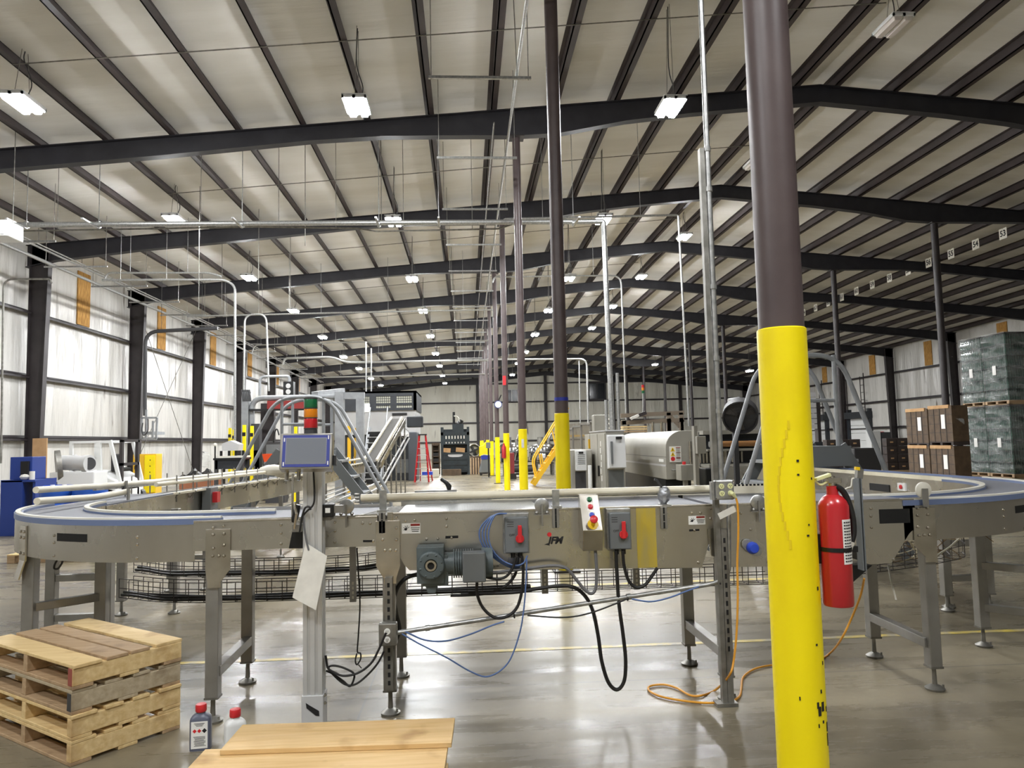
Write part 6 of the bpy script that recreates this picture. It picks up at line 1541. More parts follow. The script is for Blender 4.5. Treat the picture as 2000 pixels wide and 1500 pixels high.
for k in range(4): a = k * math.pi / 2 + .4; m.bar(p, p + Vector((.25 * math.cos(a), -.02, .25 * math.sin(a))), .02, .09)
m.build('blades', M_dgrey, t); MB().bar((p.x, Yz, 0), p, .06, .06).build('stand', M_dgrey, t)
p = at(929, 910, Y=35.2); t = thing('wooden_crate', 'slatted wooden crate on the floor right beside the baler', 'crate', (p.x, 35.2, 0)); m = MB()
for k in range(5): m.bx(p.x - .26 + .12 * k, p.x - .19 + .12 * k, 35, 35.04, 0, .78)
m.build('front_slats', M_wood2, t); MB().bx(p.x - .26, p.x + .3, 35.04, 35.5, 0, .76).build('box', M_dbrown, t); MB().bx(p.x - .26, p.x + .32, 34.98, 35.45, .78, .84).build('lid', M_brown, t)
p = at(944, 880, Y=35.5); o = MB().prism([(p.x - .2, 35.5, .78), (p.x + .16, 35.5, .78), (p.x + .16, 35.5, 1.5), (p.x + .1, 35.5, 1.5), (p.x + .02, 35.5, 1.35), (p.x - .2, 35.5, 1.28)], (0, .4, 0)).build('yellow_hopper', M_yel, bevel=.02)
tag(o, 'bright yellow bin with a stepped rim standing on a crate past the baler', 'bin')
MB_ = MB().bx(p.x - .2, p.x + .2, 35.52, 35.95, 0, .78); o = MB_.build('storage_crate', M_dbrown); tag(o, 'dark crate under the bright yellow bin', 'crate')
p = at(948, 910, Y=33.5); t = thing('covered_cart', 'grey and blue covered cart beyond the clamp lever', 'cart', (p.x, 33.5, 0)); MB().prism([(p.x - .3, 33.5, .12), (p.x + .25, 33.5, .12), (p.x + .2, 33.5, .9), (p.x - .1, 33.5, .95)], (0, .5, 0)).build('cover', M_mgrey, t, bevel=.04); MB().bx(p.x - .18, p.x + .2, 33.48, 34, .72, .9).build('blue_band', M_tape, t)
m = MB()
for s in (-.2, .2): m.cyl((p.x + s, 33.55, .06), (p.x + s, 33.95, .06), .06, n=10)
m.build('wheels', M_blk, t)
p = at(954, 890, Y=31); t = thing('pole_stand', 'thin dark stand with a small grey box on top, by the row of yellow sleeves', 'stand', (p.x, 31, 0)); MB().cyl((p.x, 31, 0), (p.x, 31, 1.3), .03, n=8).build('pole', M_blk, t); MB().box((p.x, 31, 1.36), (.18, .15, .24)).build('box', M_mgrey, t); MB().bx(p.x - .3, p.x + .1, 30.85, 31.15, 0, .04).build('foot', M_gal2, t)

x0, x1 = X_(14, 10.6, 1080), X_(160, 10.6, 1080)
t = thing('wooden_pallet', 'low wooden pallet lying on the floor far behind the conveyor bend legs', 'pallet', ((x0 + x1) / 2, 11, 0)); m = MB()
for k in range(6): m.bx(x0, x1, 10.6 + .15 * k, 10.7 + .15 * k, .1, .117)
m.build('deck_boards', M_wood, t)
for x in (x0 + .05, (x0 + x1) / 2, x1 - .05): MB().bx(x - .05, x + .05, 10.6, 11.45, 0, .1).build('stringer', M_wood2, t)
x0, x1 = X_(176, 10.5, 1085), X_(212, 10.5, 1085); o = MB().bx(x0, x1, 10.5, 10.9, 0, .3).build('green_crate', pm('dull_green', (40, 92, 72), .5), bevel=.02); tag(o, 'dull green crate on the floor behind the conveyor bend', 'crate')
# ------------------------------------------------------------------ tanks and yellow stair
for k, (px, Y) in enumerate(((1000, 33), (1062, 32.5))):
    x = X_(px, Y); r = .62; zt0 = Z_(866, Y, px); t = thing('steel_tank', ['polished steel tank between the yellow sleeves, with pipework on top', 'polished steel tank behind the yellow stair, with pipework on top'][k], 'tank', (x, Y, 0), 'polished tanks')
    MB().lathe([(.1, .45), (r * .8, .5), (r, .62), (r, zt0 - .2), (r * .85, zt0 - .07), (r * .4, zt0), (.001, zt0 + .02)], (x, Y, 0), n=32).build('vessel', M_chrome, t, smooth=True)
    m = MB()
    for a in range(4): m.cyl((x + r * .8 * math.cos(a * 1.57 + .8), Y + r * .8 * math.sin(a * 1.57 + .8), 0), (x + r * .8 * math.cos(a * 1.57 + .8), Y + r * .8 * math.sin(a * 1.57 + .8), .7), .05, n=8)
    m.build('legs', M_gal2, t)
    m = MB(); m.cyl((x - .15, Y, zt0 - .03), (x - .15, Y, zt0 + .28), .13, n=14); m.cyl((x + .2, Y - .1, zt0 - .05), (x + .2, Y - .1, zt0 + .18), .07, n=10); m.tube(smooth_path([(x + .2, Y - .1, zt0 + .1), (x + .35, Y - .1, zt0 + .4), (x + .6, Y - .1, zt0 + .3), (x + .7, Y - .1, zt0 - .1)], 5), .05, 8); m.build('pipework', M_gal2, t, smooth=True)
    MB().lathe([(r + .02, zt0 - .42), (r + .03, zt0 - .38), (r + .02, zt0 - .34)], (x, Y, 0), n=32).build('band', M_dgrey, t)
Yk2 = 31; t = thing('pump_skid', 'dark pump skid with pipes at the foot of the tanks', 'skid', (X_(1025, Yk2), Yk2, 0)); xa, xb = X_(996, Yk2), X_(1046, Yk2)
m = MB(); m.bx(xa, xb, Yk2, Yk2 + .5, .1, .18); m.bx(xa, xb, Yk2, Yk2 + .5, .62, .68)
for x in (xa, (xa + xb) / 2, xb): m.bx(x - .03, x + .03, Yk2, Yk2 + .06, 0, .9)
m.build('frame', M_blk, t); m = MB()
for x in (xa + .25, xb - .3): m.cyl((x - .18, Yk2 + .25, .35), (x + .18, Yk2 + .25, .35), .15, n=14)
m.build('pumps', M_dgrey, t); m = MB()
for k in range(4): m.tube(smooth_path([(xa + .2 + .2 * k, Yk2 + .1, .68), (xa + .25 + .2 * k, Yk2 + .05, 1.0), (xa + .35 + .2 * k, Yk2 + .1, 1.15)], 4), .03, 6)
m.build('pipes', M_chrome, t)
p = at(1000, 905, Y=29); t = thing('red_trolley', 'dark red hose trolley behind the yellow sleeves', 'trolley', (p.x, 29, 0)); MB().box((p.x, 29, .66), (.16, .3, .8)).build('panel', pm('dark_red_panel', (120, 36, 40), .5), t); MB().box((p.x, 29, .15), (.3, .4, .22)).build('base', M_blk, t)
Yy = 24.6; t = thing('yellow_stair', 'yellow steel stair with tube handrails behind the blue-taped column', 'stair', (X_(1062, Yy), Yy, 0))
foot = Vector((X_(1042, Yy, 945), Yy, 0)); top = at(1092, 862, Y=Yy); top.y = Yy
for yy in (Yy, Yy + .7):
    f = Vector((foot.x, yy, .05)); tp = Vector((top.x + .25, yy, top.z + .2)); MB().bar(f, tp, .05, .14).build('stringer', M_ryel, t)
    dd = (tp - f); MB().tube(fillet([f + dd * .12, f + dd * .12 + Vector((-.12, 0, .62)), tp + Vector((-.25, 0, .55)), tp + Vector((.1, 0, .9))], .2), .025, 8).build('handrail', M_ryel, t, smooth=True)
    MB().tube([f + dd * .3 + Vector((0, 0, .1)), f + dd * .32 + Vector((-.08, 0, .5))], .022, 8).build('baluster', M_ryel, t); MB().tube([f + dd * .75, f + dd * .76 + Vector((-.12, 0, .55))], .022, 8).build('baluster', M_ryel, t)
for k in range(6): q = foot.lerp(Vector((top.x + .25, Yy, top.z + .2)), (k + 1) / 7); MB().box((q.x, Yy + .35, q.z + .03), (.22, .66, .03)).build('tread', M_ryel, t)
MB().bx(top.x + .2, top.x + 1.2, Yy, Yy + .9, top.z + .14, top.z + .2).build('landing', M_ryel, t); m = MB()
for x in (top.x + .3, top.x + 1.1): m.bx(x - .04, x + .04, Yy + .1, Yy + .18, 0, top.z + .14)
m.build('landing_legs', M_ryel, t)
# ------------------------------------------------------------------ electrical cabinets
Ye = 13.5; t = thing('electrical_cabinet', 'tall grey electrical cabinet with a pale cooling unit, under the thick drop pipe', 'cabinet', (2.75, 14.3, 0))
x0, x1 = X_(1184, Ye), X_(1220, Ye); zt0 = Z_(842, Ye, 1200)
MB().bx(x0, x1, Ye, 15.2, .06, zt0).build('body', M_grey, t, bevel=.006); MB().bx(x0 + .02, x1 - .02, Ye + .05, 15.1, 0, .06).build('plinth', M_blk, t)
MB().bx(x1, x1 + .22, 14.7, 15.2, .06, zt0).build('cable_duct', M_grey, t)
MB().bx(x0 - .02, x1 + .02, Ye - .02, 15.22, zt0, zt0 + .02).build('top_plate', M_lgrey, t)
ac = MB().prism([(x0 + .01, Ye, Z_(849, Ye, 1200)), (x0 + .01, Ye - .16, Z_(851, Ye, 1200)), (x0 + .01, Ye - .2, Z_(913, Ye, 1200)), (x0 + .01, Ye, Z_(916, Ye, 1200))], (x1 - x0 - .03, 0, 0)).build('cooling_unit', pm('pale_cooler', (206, 207, 208), .35), t, bevel=.008)
MB().bx(x0 + .15, x0 + .26, Ye - .19, Ye - .15, Z_(858, Ye, 1200), Z_(853, Ye, 1200)).build('display', M_blk, ac); MB().bx(x0 + .05, x0 + .085, Ye - .21, Ye - .15, Z_(905, Ye, 1200), Z_(862, Ye, 1200)).build('vent_slot', M_mgrey, ac)
MB().bx(x0 + .03, x1 - .03, Ye - .008, Ye, .12, Z_(918, Ye, 1200)).build('lower_door', M_mgrey, t)
for ya, yb in ((13.55, 14.3), (14.35, 15.15)): d = MB().bx(x0 - .015, x0, ya, yb, .1, zt0 - .04).build('side_door', M_grey, t, bevel=.003); MB().bx(x0 - .05, x0 - .015, yb - .16, yb - .12, .8, 1.0).build('door_handle', M_blk, d)
m = MB(); 
for k in range(6): m.box((x0 - .018, 13.95 + .05 * math.sin(k * 2), 1.42 - .13 * k), (.004, .07, .1))
m.build('stickers', M_label, t)
t = thing('electrical_cabinet', 'lower grey electrical cabinet with a small cooling unit, nearer the blue-taped column', 'cabinet', (2.4, 15, 0)); Ye2 = 14.6
x0, x1 = X_(1112, Ye2), X_(1146, Ye2); zt0 = Z_(879, Ye2, 1130); MB().bx(x0, x1 + .1, Ye2, 15.9, 0.0, zt0).build('body', M_grey, t, bevel=.006)
ac = MB().bx(X_(1122, Ye2), X_(1143, Ye2), Ye2 - .14, Ye2, Z_(919, Ye2, 1130), Z_(880, Ye2, 1130)).build('cooling_unit', pm('pale_cooler_small', (196, 197, 196), .35), t, bevel=.008); m = MB()
for k in range(6): z = Z_(906, Ye2, 1130) + .035 * k; m.bx(X_(1126, Ye2), X_(1140, Ye2), Ye2 - .145, Ye2 - .14, z, z + .012)
m.build('vent_slats', M_mgrey, ac); MB().bx(X_(1128, Ye2), X_(1137, Ye2), Ye2 - .146, Ye2 - .14, Z_(886, Ye2, 1130), Z_(882, Ye2, 1130)).build('display', M_blk, ac)
MB().bx(X_(1122, Ye2), X_(1143, Ye2), Ye2 - .006, Ye2, .1, Z_(921, Ye2, 1130)).build('lower_door', M_dgrey, t)
t = thing('electrical_cabinet', 'narrow grey cabinet with yellow rotary handles between its two larger neighbours', 'cabinet', (2.55, 15.2, 0)); Ye3 = 15.3; x0, x1 = X_(1148, Ye3) + .04, X_(1166, Ye3) - .02; zt0 = Z_(848, Ye3, 1155)
MB().bx(x0, x1, Ye3, Ye3 + .6, 0, zt0).build('body', M_grey, t, bevel=.006)
for px, z0_, z1_ in ((1151, 876, 858), (1161, 876, 860)): MB().bx(X_(px, Ye3) - .02, X_(px, Ye3) + .02, Ye3 - .04, Ye3, Z_(z0_, Ye3, px), Z_(z1_, Ye3, px)).build('yellow_handle', M_ryel, t)
MB().lathe([(.05, 0), (.05, .03), (.001, .04)], (X_(1163, Ye3), Ye3 - .01, Z_(872, Ye3, 1163)), (0, -1, 0), 16).build('rotary_switch', M_ryel, t)
p = at(1159, 935, Y=14.2); o = MB().lathe([(.035, 0), (.035, 1.02), (.001, 1.02)], (p.x - .1, 14.0, 0), n=16).build('paper_roll', M_whitep, smooth=True); tag(o, 'white upright roll leaning by the grey cabinets', 'roll')
# guarded machine behind the cabinets: framed clear panels
Ygd = 17.0; t = thing('machine_guard', 'framed clear guard panels of the machine behind the grey cabinets', 'guard', (X_(1160, Ygd), Ygd + 1, 0)); m = MB(); zt0 = Z_(818, Ygd, 1160)
xs = [X_(p_, Ygd) for p_ in (1111, 1122, 1133, 1146, 1160, 1172)]
for k, x in enumerate(xs): m.bx(x - .02, x + .02, Ygd + .35 * (5 - k), Ygd + .35 * (5 - k) + .05, 0, zt0 - .05 * (5 - k))
for k in range(5):
    for z in (.9, zt0 - .05 * (5 - k)): m.bar((xs[k], Ygd + .35 * (5 - k), z), (xs[k + 1], Ygd + .35 * (4 - k), z), .04, .04)
m.build('frame', M_ss2, t)
M_clr = pm('smoky_clear_panel', (120, 112, 98), .15, alpha=.45)
for k in range(5): MB().prism([(xs[k], Ygd + .35 * (5 - k) + .02, .9), (xs[k + 1], Ygd + .35 * (4 - k) + .02, .9), (xs[k + 1], Ygd + .35 * (4 - k) + .02, zt0 - .08), (xs[k], Ygd + .35 * (5 - k) + .02, zt0 - .08)], (0, .01, 0)).build('clear_panel', M_clr, t)
p = at(1175, 828, Y=16.6); MB().box((p.x, 16.7, p.z), (.36, .3, .42)).build('grey_head', M_grey, t, bevel=.02); m = MB()
for k in range(3): m.ball((p.x + .16, 16.54, p.z + .1 - .1 * k), .025, 8)
m.build('button_row', M_signw, t); MB().bx(p.x - .05, p.x + .05, 16.65, 16.8, 0, p.z - .2).build('head_post', M_grey, t)
# ------------------------------------------------------------------ hooded machine
Yh0, Yh1 = 12.6, 16.6; x0 = X_(1300, Yh0); x1 = X_(1358, Yh0); zt0, zb0 = Z_(841, Yh0, 1330), Z_(936, Yh0, 1330)
t = thing('hooded_machine', 'grey machine with a long rounded hood and warning pictograms on its end', 'machine', ((x0 + x1) / 2, 14.5, 0)); rr = .30
prof_ = [(x0, zb0), (x0, zt0 - rr)] + [(x0 + rr - rr * math.cos(a * math.pi / 16), zt0 - rr + rr * math.sin(a * math.pi / 16)) for a in range(1, 9)] + [(x1, zt0), (x1, zb0)]
MB().prism([(x, Yh0, z) for x, z in prof_], (0, Yh1 - Yh0, 0)).build('hood', M_grey, t, smooth=True, bevel=.008)
MB().bx(x0 - .006, x0 + .002, Yh0 + .02, Yh1, zb0 + .22, zb0 + .25).build('trim_rib', M_lgrey, t); MB().bx(x0 - .003, x0 + .002, Yh0, Yh1, zb0 + .38, zb0 + .386).build('seam', M_dgrey, t)
m = MB(); m.bx(x0 + .02, x1 - .05, Yh0 + .15, Yh1 - .1, .15, zb0); m.build('base_frame', M_blk, t); m = MB()
for yy in (Yh0 + .3, 14.5, Yh1 - .3): m.bx(x0 + .04, x0 + .14, yy, yy + .1, 0, zb0); m.bx(x1 - .15, x1 - .05, yy, yy + .1, 0, zb0)
m.build('legs', M_lgrey, t)
p0, p1 = at(1307, 872, Y=Yh0 - .004), at(1331, 902, Y=Yh0 - .004); l = MB().bx(p0.x, p1.x, Yh0 - .006, Yh0 - .002, p1.z, p0.z).build('warning_sheet', M_label, t)
w = p1.x - p0.x; h = p0.z - p1.z
for k, z in enumerate((p0.z - h * .2, p0.z - h * .5)): c = Vector((p0.x + w * .28, Yh0 - .008, z)); MB().prism([c + Vector((-.04, 0, -.032)), c + Vector((.04, 0, -.032)), c + Vector((0, 0, .04))], (0, .002, 0)).build('warning_triangle', M_warn, l); MB().bx(c.x - .006, c.x + .006, c.y - .002, c.y, c.z - .02, c.z + .015).build('triangle_mark', M_ink, l)
MB().lathe([(.03, 0), (.038, .0), (.038, .002), (.03, .002)], (p0.x + w * .28, Yh0 - .006, p0.z - h * .8), (0, -1, 0), 18).build('prohibition_ring', M_redp, l)
m = MB()
for k in range(3): m.bx(p0.x + w * .55, p1.x - w * .06, Yh0 - .008, Yh0 - .006, p0.z - h * (.06 + .33 * k) - .012, p0.z - h * (.06 + .33 * k))
m.build('red_headings', M_inkr, l); m = MB()
for k in range(9): m.bx(p0.x + w * .56, p1.x - w * .1, Yh0 - .008, Yh0 - .006, p0.z - h * (.14 + .09 * k) - .006, p0.z - h * (.14 + .09 * k))
m.build('fine_print', M_dgrey, l)
q = at(1292, 900, X=x0 - .004); MB().bx(x0 - .006, x0, 12.75, 13.05, q.z - .02, q.z + .03).build('white_plate', M_label, t)
MB().cyl((X_(1310, Yh0), Yh0 - .02, zb0 + .16), (X_(1328, Yh0), Yh0 - .02, zb0 + .16), .012, n=8).build('hood_handle', M_galv, t)
p0, p1 = at(1328, 908, Y=12.2), at(1353, 938, Y=12.2); t = thing('junction_box', 'grey-green box with a small red button hung in front of the hooded machine', 'box', (p0.x, 12.3, p1.z)); MB().bx(p0.x, p1.x, 12.15, 12.45, p1.z, p0.z).build('case', M_grey, t, bevel=.006); MB().cyl((p0.x + .1, 12.3, p0.z), (p0.x + .1, 12.3, p0.z + .05), .03, n=12).build('red_button', M_redp, t); MB().bx(p0.x + .08, p0.x + .14, 12.25, 12.35, 0, p1.z).build('stand', M_grey, t)
# filler section right of the hood
t = thing('rinser_machine', 'stainless machine section with a bronze roller and bright grippers beyond the four-outlet box', 'machine', (4.3, 12, 0)); Yr = 11.6
p0, p1 = at(1355, 832, Y=Yr), at(1367, 955, Y=Yr); MB().bx(p0.x, p1.x, Yr, Yr + .12, 0, p0.z).build('grey_post', M_grey, t); q0, q1 = at(1361, 852, Y=Yr - .1), at(1380, 886, Y=Yr - .1); MB().bx(q0.x, q1.x, Yr - .1, Yr + .02, q1.z, q0.z).build('control_box', M_grey, t, bevel=.006)
a, b = at(1385, 868, Y=Yr + .5), at(1484, 866, Y=Yr + .5); MB().cyl(a, a.lerp(b, .25), .048, n=16).build('roller_end', M_galv, t, smooth=True); MB().cyl(a.lerp(b, .25), b, .05, n=16).build('bronze_roller', M_brassy, t, smooth=True)
m = MB()
for k in range(14): x = at(1368 + k * 6.2, 892, Y=Yr + .6).x; m.cyl((x, Yr + .6, Z_(906, Yr, 1410)), (x, Yr + .6, Z_(884, Yr, 1410)), .014 + .006 * (k % 3), n=8)
m.build('grippers', M_ssb, t, smooth=True)
m = MB(); xa, xb = at(1368, 900, Y=Yr + .7).x, at(1500, 900, Y=Yr + .7).x; m.bx(xa, xb, Yr + .7, Yr + .75, Z_(915, Yr, 1410), Z_(842, Yr, 1410)); m.build('dark_back_panel', M_dark, t)
m = MB(); m.bx(xa, xb, Yr + .3, Yr + .9, Z_(882, Yr, 1410), Z_(878, Yr, 1410)); m.bx(xa, xb, Yr + .25, Yr + .9, Z_(914, Yr, 1410), Z_(908, Yr, 1410)); m.bx(xa, xb, Yr + .5, Yr + .9, Z_(848, Yr, 1410), Z_(840, Yr, 1410)); m.build('rails', M_grey, t)
m = MB(); xa2 = at(1416, 920, Y=Yr).x; m.bx(xa2, xb, Yr + .1, Yr + .6, Z_(938, Yr, 1410), Z_(912, Yr, 1410)); m.build('stainless_trough', M_ss, t)
m = MB()
for x in (xa + .1, (xa + xb) / 2, xb - .1): m.bx(x - .04, x + .04, Yr + .4, Yr + .5, 0, Z_(912, Yr, 1410))
m.build('legs', M_gal2, t)
MB().bx(at(1381, 915, Y=Yr).x, at(1412, 915, Y=Yr).x, Yr + .1, Yr + .5, Z_(950, Yr, 1400), Z_(915, Yr, 1400)).build('dark_gearbox', M_blk, t, bevel=.02)
m = MB()
for px in (1346, 1352): x = at(px, 870, Y=12.55).x; m.cyl((x, 12.5, Z_(906, 12.5, 1350)), (x, 12.5, Z_(862, 12.5, 1350)), .022, n=8)
m.build('bright_uprights', M_ssb, t)
MB().cyl(at(1416, 912, Y=Yr + .6) + Vector((0, 0, -.1)), at(1416, 880, Y=Yr + .6), .03, n=10).build('bright_column', M_ssb, t)
# frames above the hood
t = thing('overhead_frame', 'weathered overhead frame with pipes above the grey hood', 'frame', (X_(1270, 18), 18, 0)); Yo2 = 18; m = MB()
for a_, b_ in (((1212, 812), (1335, 806)), ((1212, 826), (1335, 820)), ((1305, 806), (1306, 845)), ((1329, 806), (1331, 850))): m.bar(at(*a_, Y=Yo2), at(*b_, Y=Yo2), .1, .1)
m.bar(at(1309, 812, Y=Yo2), at(1328, 834, Y=Yo2), .08, .08); m.build('beams', pm('weathered_frame', (124, 112, 98), .6), t)
m = MB()
for px in (1218, 1332, 1306): q = at(px, 820, Y=Yo2); m.bx(q.x - .05, q.x + .05, Yo2 - .05, Yo2 + .05, 0, q.z)
m.build('posts', M_grey, t); m = MB()
for px in (1275, 1293): q = at(px, 840, Y=Yo2 - .1); m.cyl((q.x, Yo2 - .1, q.z - .15), (q.x, Yo2 - .1, q.z + .2), .035, n=10)
m.build('bright_stubs', M_ssb, t)
MB().bar(at(1232, 818, Y=Yo2 - .2), at(1247, 811, Y=Yo2 - .2), .1, .06).build('white_lamp', M_whitep, t); MB().bar(at(1246, 812, Y=Yo2 - .2), at(1262, 806, Y=Yo2 - .2), .08, .08).build('lamp_arm', M_steel, t)
for k in range(3):
    q = at(1236, 834 + 4.5 * k, Y=17.2); o = MB().box((q.x, 17.2, q.z), (.56, .5, .035)).build('wooden_plank', M_wood if k < 2 else M_wood2); tag(o, f'pale wooden plank laid above the grey hood, {["top", "middle", "bottom"][k]} of three', 'plank', 'planks over the hood')
q = at(1236, 846, Y=17.2); o = MB().bx(q.x - .25, q.x + .25, 17, 17.4, 0, q.z - .005).build('plank_support', M_grey); tag(o, 'grey pedestal carrying the planks above the hood', 'pedestal')
# stack light beyond
p = at(1256, 812, Y=18); t = thing('signal_tower', 'slim signal tower with red, amber and green lenses far above the hood', 'light', p); MB().cyl(p, at(1256, 768, Y=18), .018, n=8).build('pole', M_galv, t); z = at(1256, 768, Y=18)
for k, mt in enumerate((M_grnl, M_ambl, M_redl)): MB().cyl(z + Vector((0, 0, .07 * k)), z + Vector((0, 0, .07 * k + .065)), .035, n=12).build(['green_lens', 'amber_lens', 'red_lens'][k], mt, t)
# big dark fan
Yfn = 11.0; c = at(1446, 812, Y=Yfn); t = thing('drum_fan', 'big dark drum fan tilted down on a post, beside the grey conduit', 'fan', (c.x, Yfn, 0)); ax = Vector((-.35, -.8, -.35)).normalized(); r = .25
MB().lathe([(r - .01, -.1), (r + .012, -.1), (r + .012, .1), (r - .01, .1), (r - .015, .0)], c, tuple(ax), 32).build('shroud', M_dgrey, t, smooth=True)
xv = ax.orthogonal().normalized(); yv = ax.cross(xv); m = MB()
for k in range(3):
    for j in range(5):
        a = 2 * math.pi * k / 3 + j * .22; rr0, rr1 = .05, r - .03
        d0 = xv * math.cos(a) + yv * math.sin(a); d1 = xv * math.cos(a + .24) + yv * math.sin(a + .24); h0, h1 = -.03 + .015 * j, -.015 + .015 * j
        m.add([c + d0 * rr0 + ax * h0, c + d0 * rr1 + ax * h0, c + d1 * rr1 + ax * h1, c + d1 * rr0 + ax * h1, c + d0 * rr0 + ax * (h0 - .006), c + d0 * rr1 + ax * (h0 - .006), c + d1 * rr1 + ax * (h1 - .006), c + d1 * rr0 + ax * (h1 - .006)], [(0, 1, 2, 3), (7, 6, 5, 4), (0, 4, 5, 1), (1, 5, 6, 2), (2, 6, 7, 3), (3, 7, 4, 0)])
m.build('blades', pm('fan_blade', (74, 70, 66), .5), t); m = MB(); m.cyl(c - ax * .12, c + ax * .03, .05, n=14); m.build('hub', M_blk, t); m = MB()
for rr in (.09, .15, .21, r): m.tube([c + ax * .11 + (xv * math.cos(a) + yv * math.sin(a)) * rr for a in [2 * math.pi * k / 28 for k in range(29)]], .003, 4)
for k in range(8): a = math.pi * k / 4; m.tube([c + ax * .11, c + ax * .11 + (xv * math.cos(a) + yv * math.sin(a)) * r], .003, 4)
m.build('wire_guard', M_steel, t); q = at(1432, 785, Y=Yfn + .1); MB().cyl(q + Vector((-.07, 0, 0)), q + Vector((.1, 0, .02)), .055, n=14).build('motor', M_lgrey, t); MB().bar((c.x - .02, Yfn + .2, 0), (c.x - .02, Yfn + .2, c.z - .1), .07, .07).build('post', M_dgrey, t); MB().bar((c.x - .02, Yfn + .2, c.z - .12), c - ax * .1, .05, .05).build('yoke', M_dgrey, t)
# right return run behind the bend
P = [(4.28, 6.09, 0), (4.28, 9.0, 0), (4.26, 10.5, 0)]; t = thing('belt_conveyor', 'straight conveyor run going back from the bend by the crates, under the crossover stair', 'conveyor', (4.25, 8, 0))
ribbon(MB(), P, -.2, -.192, .86, 1.08).build('near_side_panel', M_ss, t); ribbon(MB(), P, .192, .2, .86, 1.08).build('far_side_panel', M_ss, t); ribbon(MB(), P, -.19, .19, 1.03, 1.085).build('belt', M_belt, t)
ribbon(MB(), P, -.21, -.18, 1.08, 1.114).build('edge_cap', M_uhmw, t); ribbon(MB(), P, .18, .21, 1.08, 1.1).build('edge_cap', M_rim, t)
for yy in (6.25, 8.2, 10.2):
    for s in (-.17, .17): leg(t, 4.27 + s, yy, .88, .06)
MB().bx(4.07, 4.079, 7.0, 7.35, .93, 1.0).build('hand_hole', M_black, t); q = MB().bx(4.06, 4.079, 6.72, 6.84, .96, 1.03).build('button_plate', M_whitep, t); MB().lathe([(.02, 0), (.02, .01), (.001, .012)], (4.06, 6.78, .995), (-1, 0, 0), 14).build('red_button', M_redp, q)
# ------------------------------------------------------------------ crates, cases and bottle pallets on the dock side
def fibre_crate(x, y, z, w, d, h, label, lid=True):
    t = thing('fibre_crate', label, 'crate', (x + w / 2, y + d / 2, z), 'brown crates')
    MB().bx(x, x + w, y, y + d, z + .1, z + h).build('walls', M_brown, t, bevel=.01); m = MB()
    for k in range(1, 4): m.bx(x - .008, x, y + d * k / 4 - .012, y + d * k / 4 + .012, z + .1, z + h); m.bx(x - .006, x + .0, y, y + d, z + .1 + (h - .1) * k / 4 - .006, z + .1 + (h - .1) * k / 4 + .006)
    m.build('straps', M_dbrown, t); m = MB(); m.bx(x, x + w, y, y + d, z + .07, z + .1)
    for k in range(3): m.bx(x, x + w, y + k * (d - .1) / 2, y + k * (d - .1) / 2 + .1, z, z + .07)
    m.build('pallet_base', M_dbrown, t); MB().bx(x - .02, x + .04, y + .1, y + d - .02, z + h - .07, z + h + .025).build('cardboard_rim', M_card, t)
    MB().bx(x - .012, x - .008, y + d * .28, y + d * .44, z + h * .42, z + h * .78).build('paper_label', M_label, t)
cx0, cw = 13.4, .47
for k, (yy, zz, lab) in enumerate(((19.75, 0, 'brown crate at the bottom, nearer end of the crate pile'), (20.85, 0, 'brown crate at the bottom, farther end of the crate pile'), (19.75, 1.13, 'brown crate on top, nearer end of the crate pile'), (20.85, 1.09, 'brown crate on top, farther end of the crate pile, slightly lower'))):
    fibre_crate(cx0, yy, zz, cw, 1.05, 1.10, lab)
p = at(1877, 822, Y=19.735); o = MB().prism([p + Vector((-.15, .005, .08)), p + Vector((.08, .0, .06)), p + Vector((.1, .0, -.1)), p + Vector((-.04, -.05, -.02))], (0, .012, 0)).build('loose_film', M_wrap); tag(o, 'loose scrap of film hanging off the upper nearer brown crate', 'film')
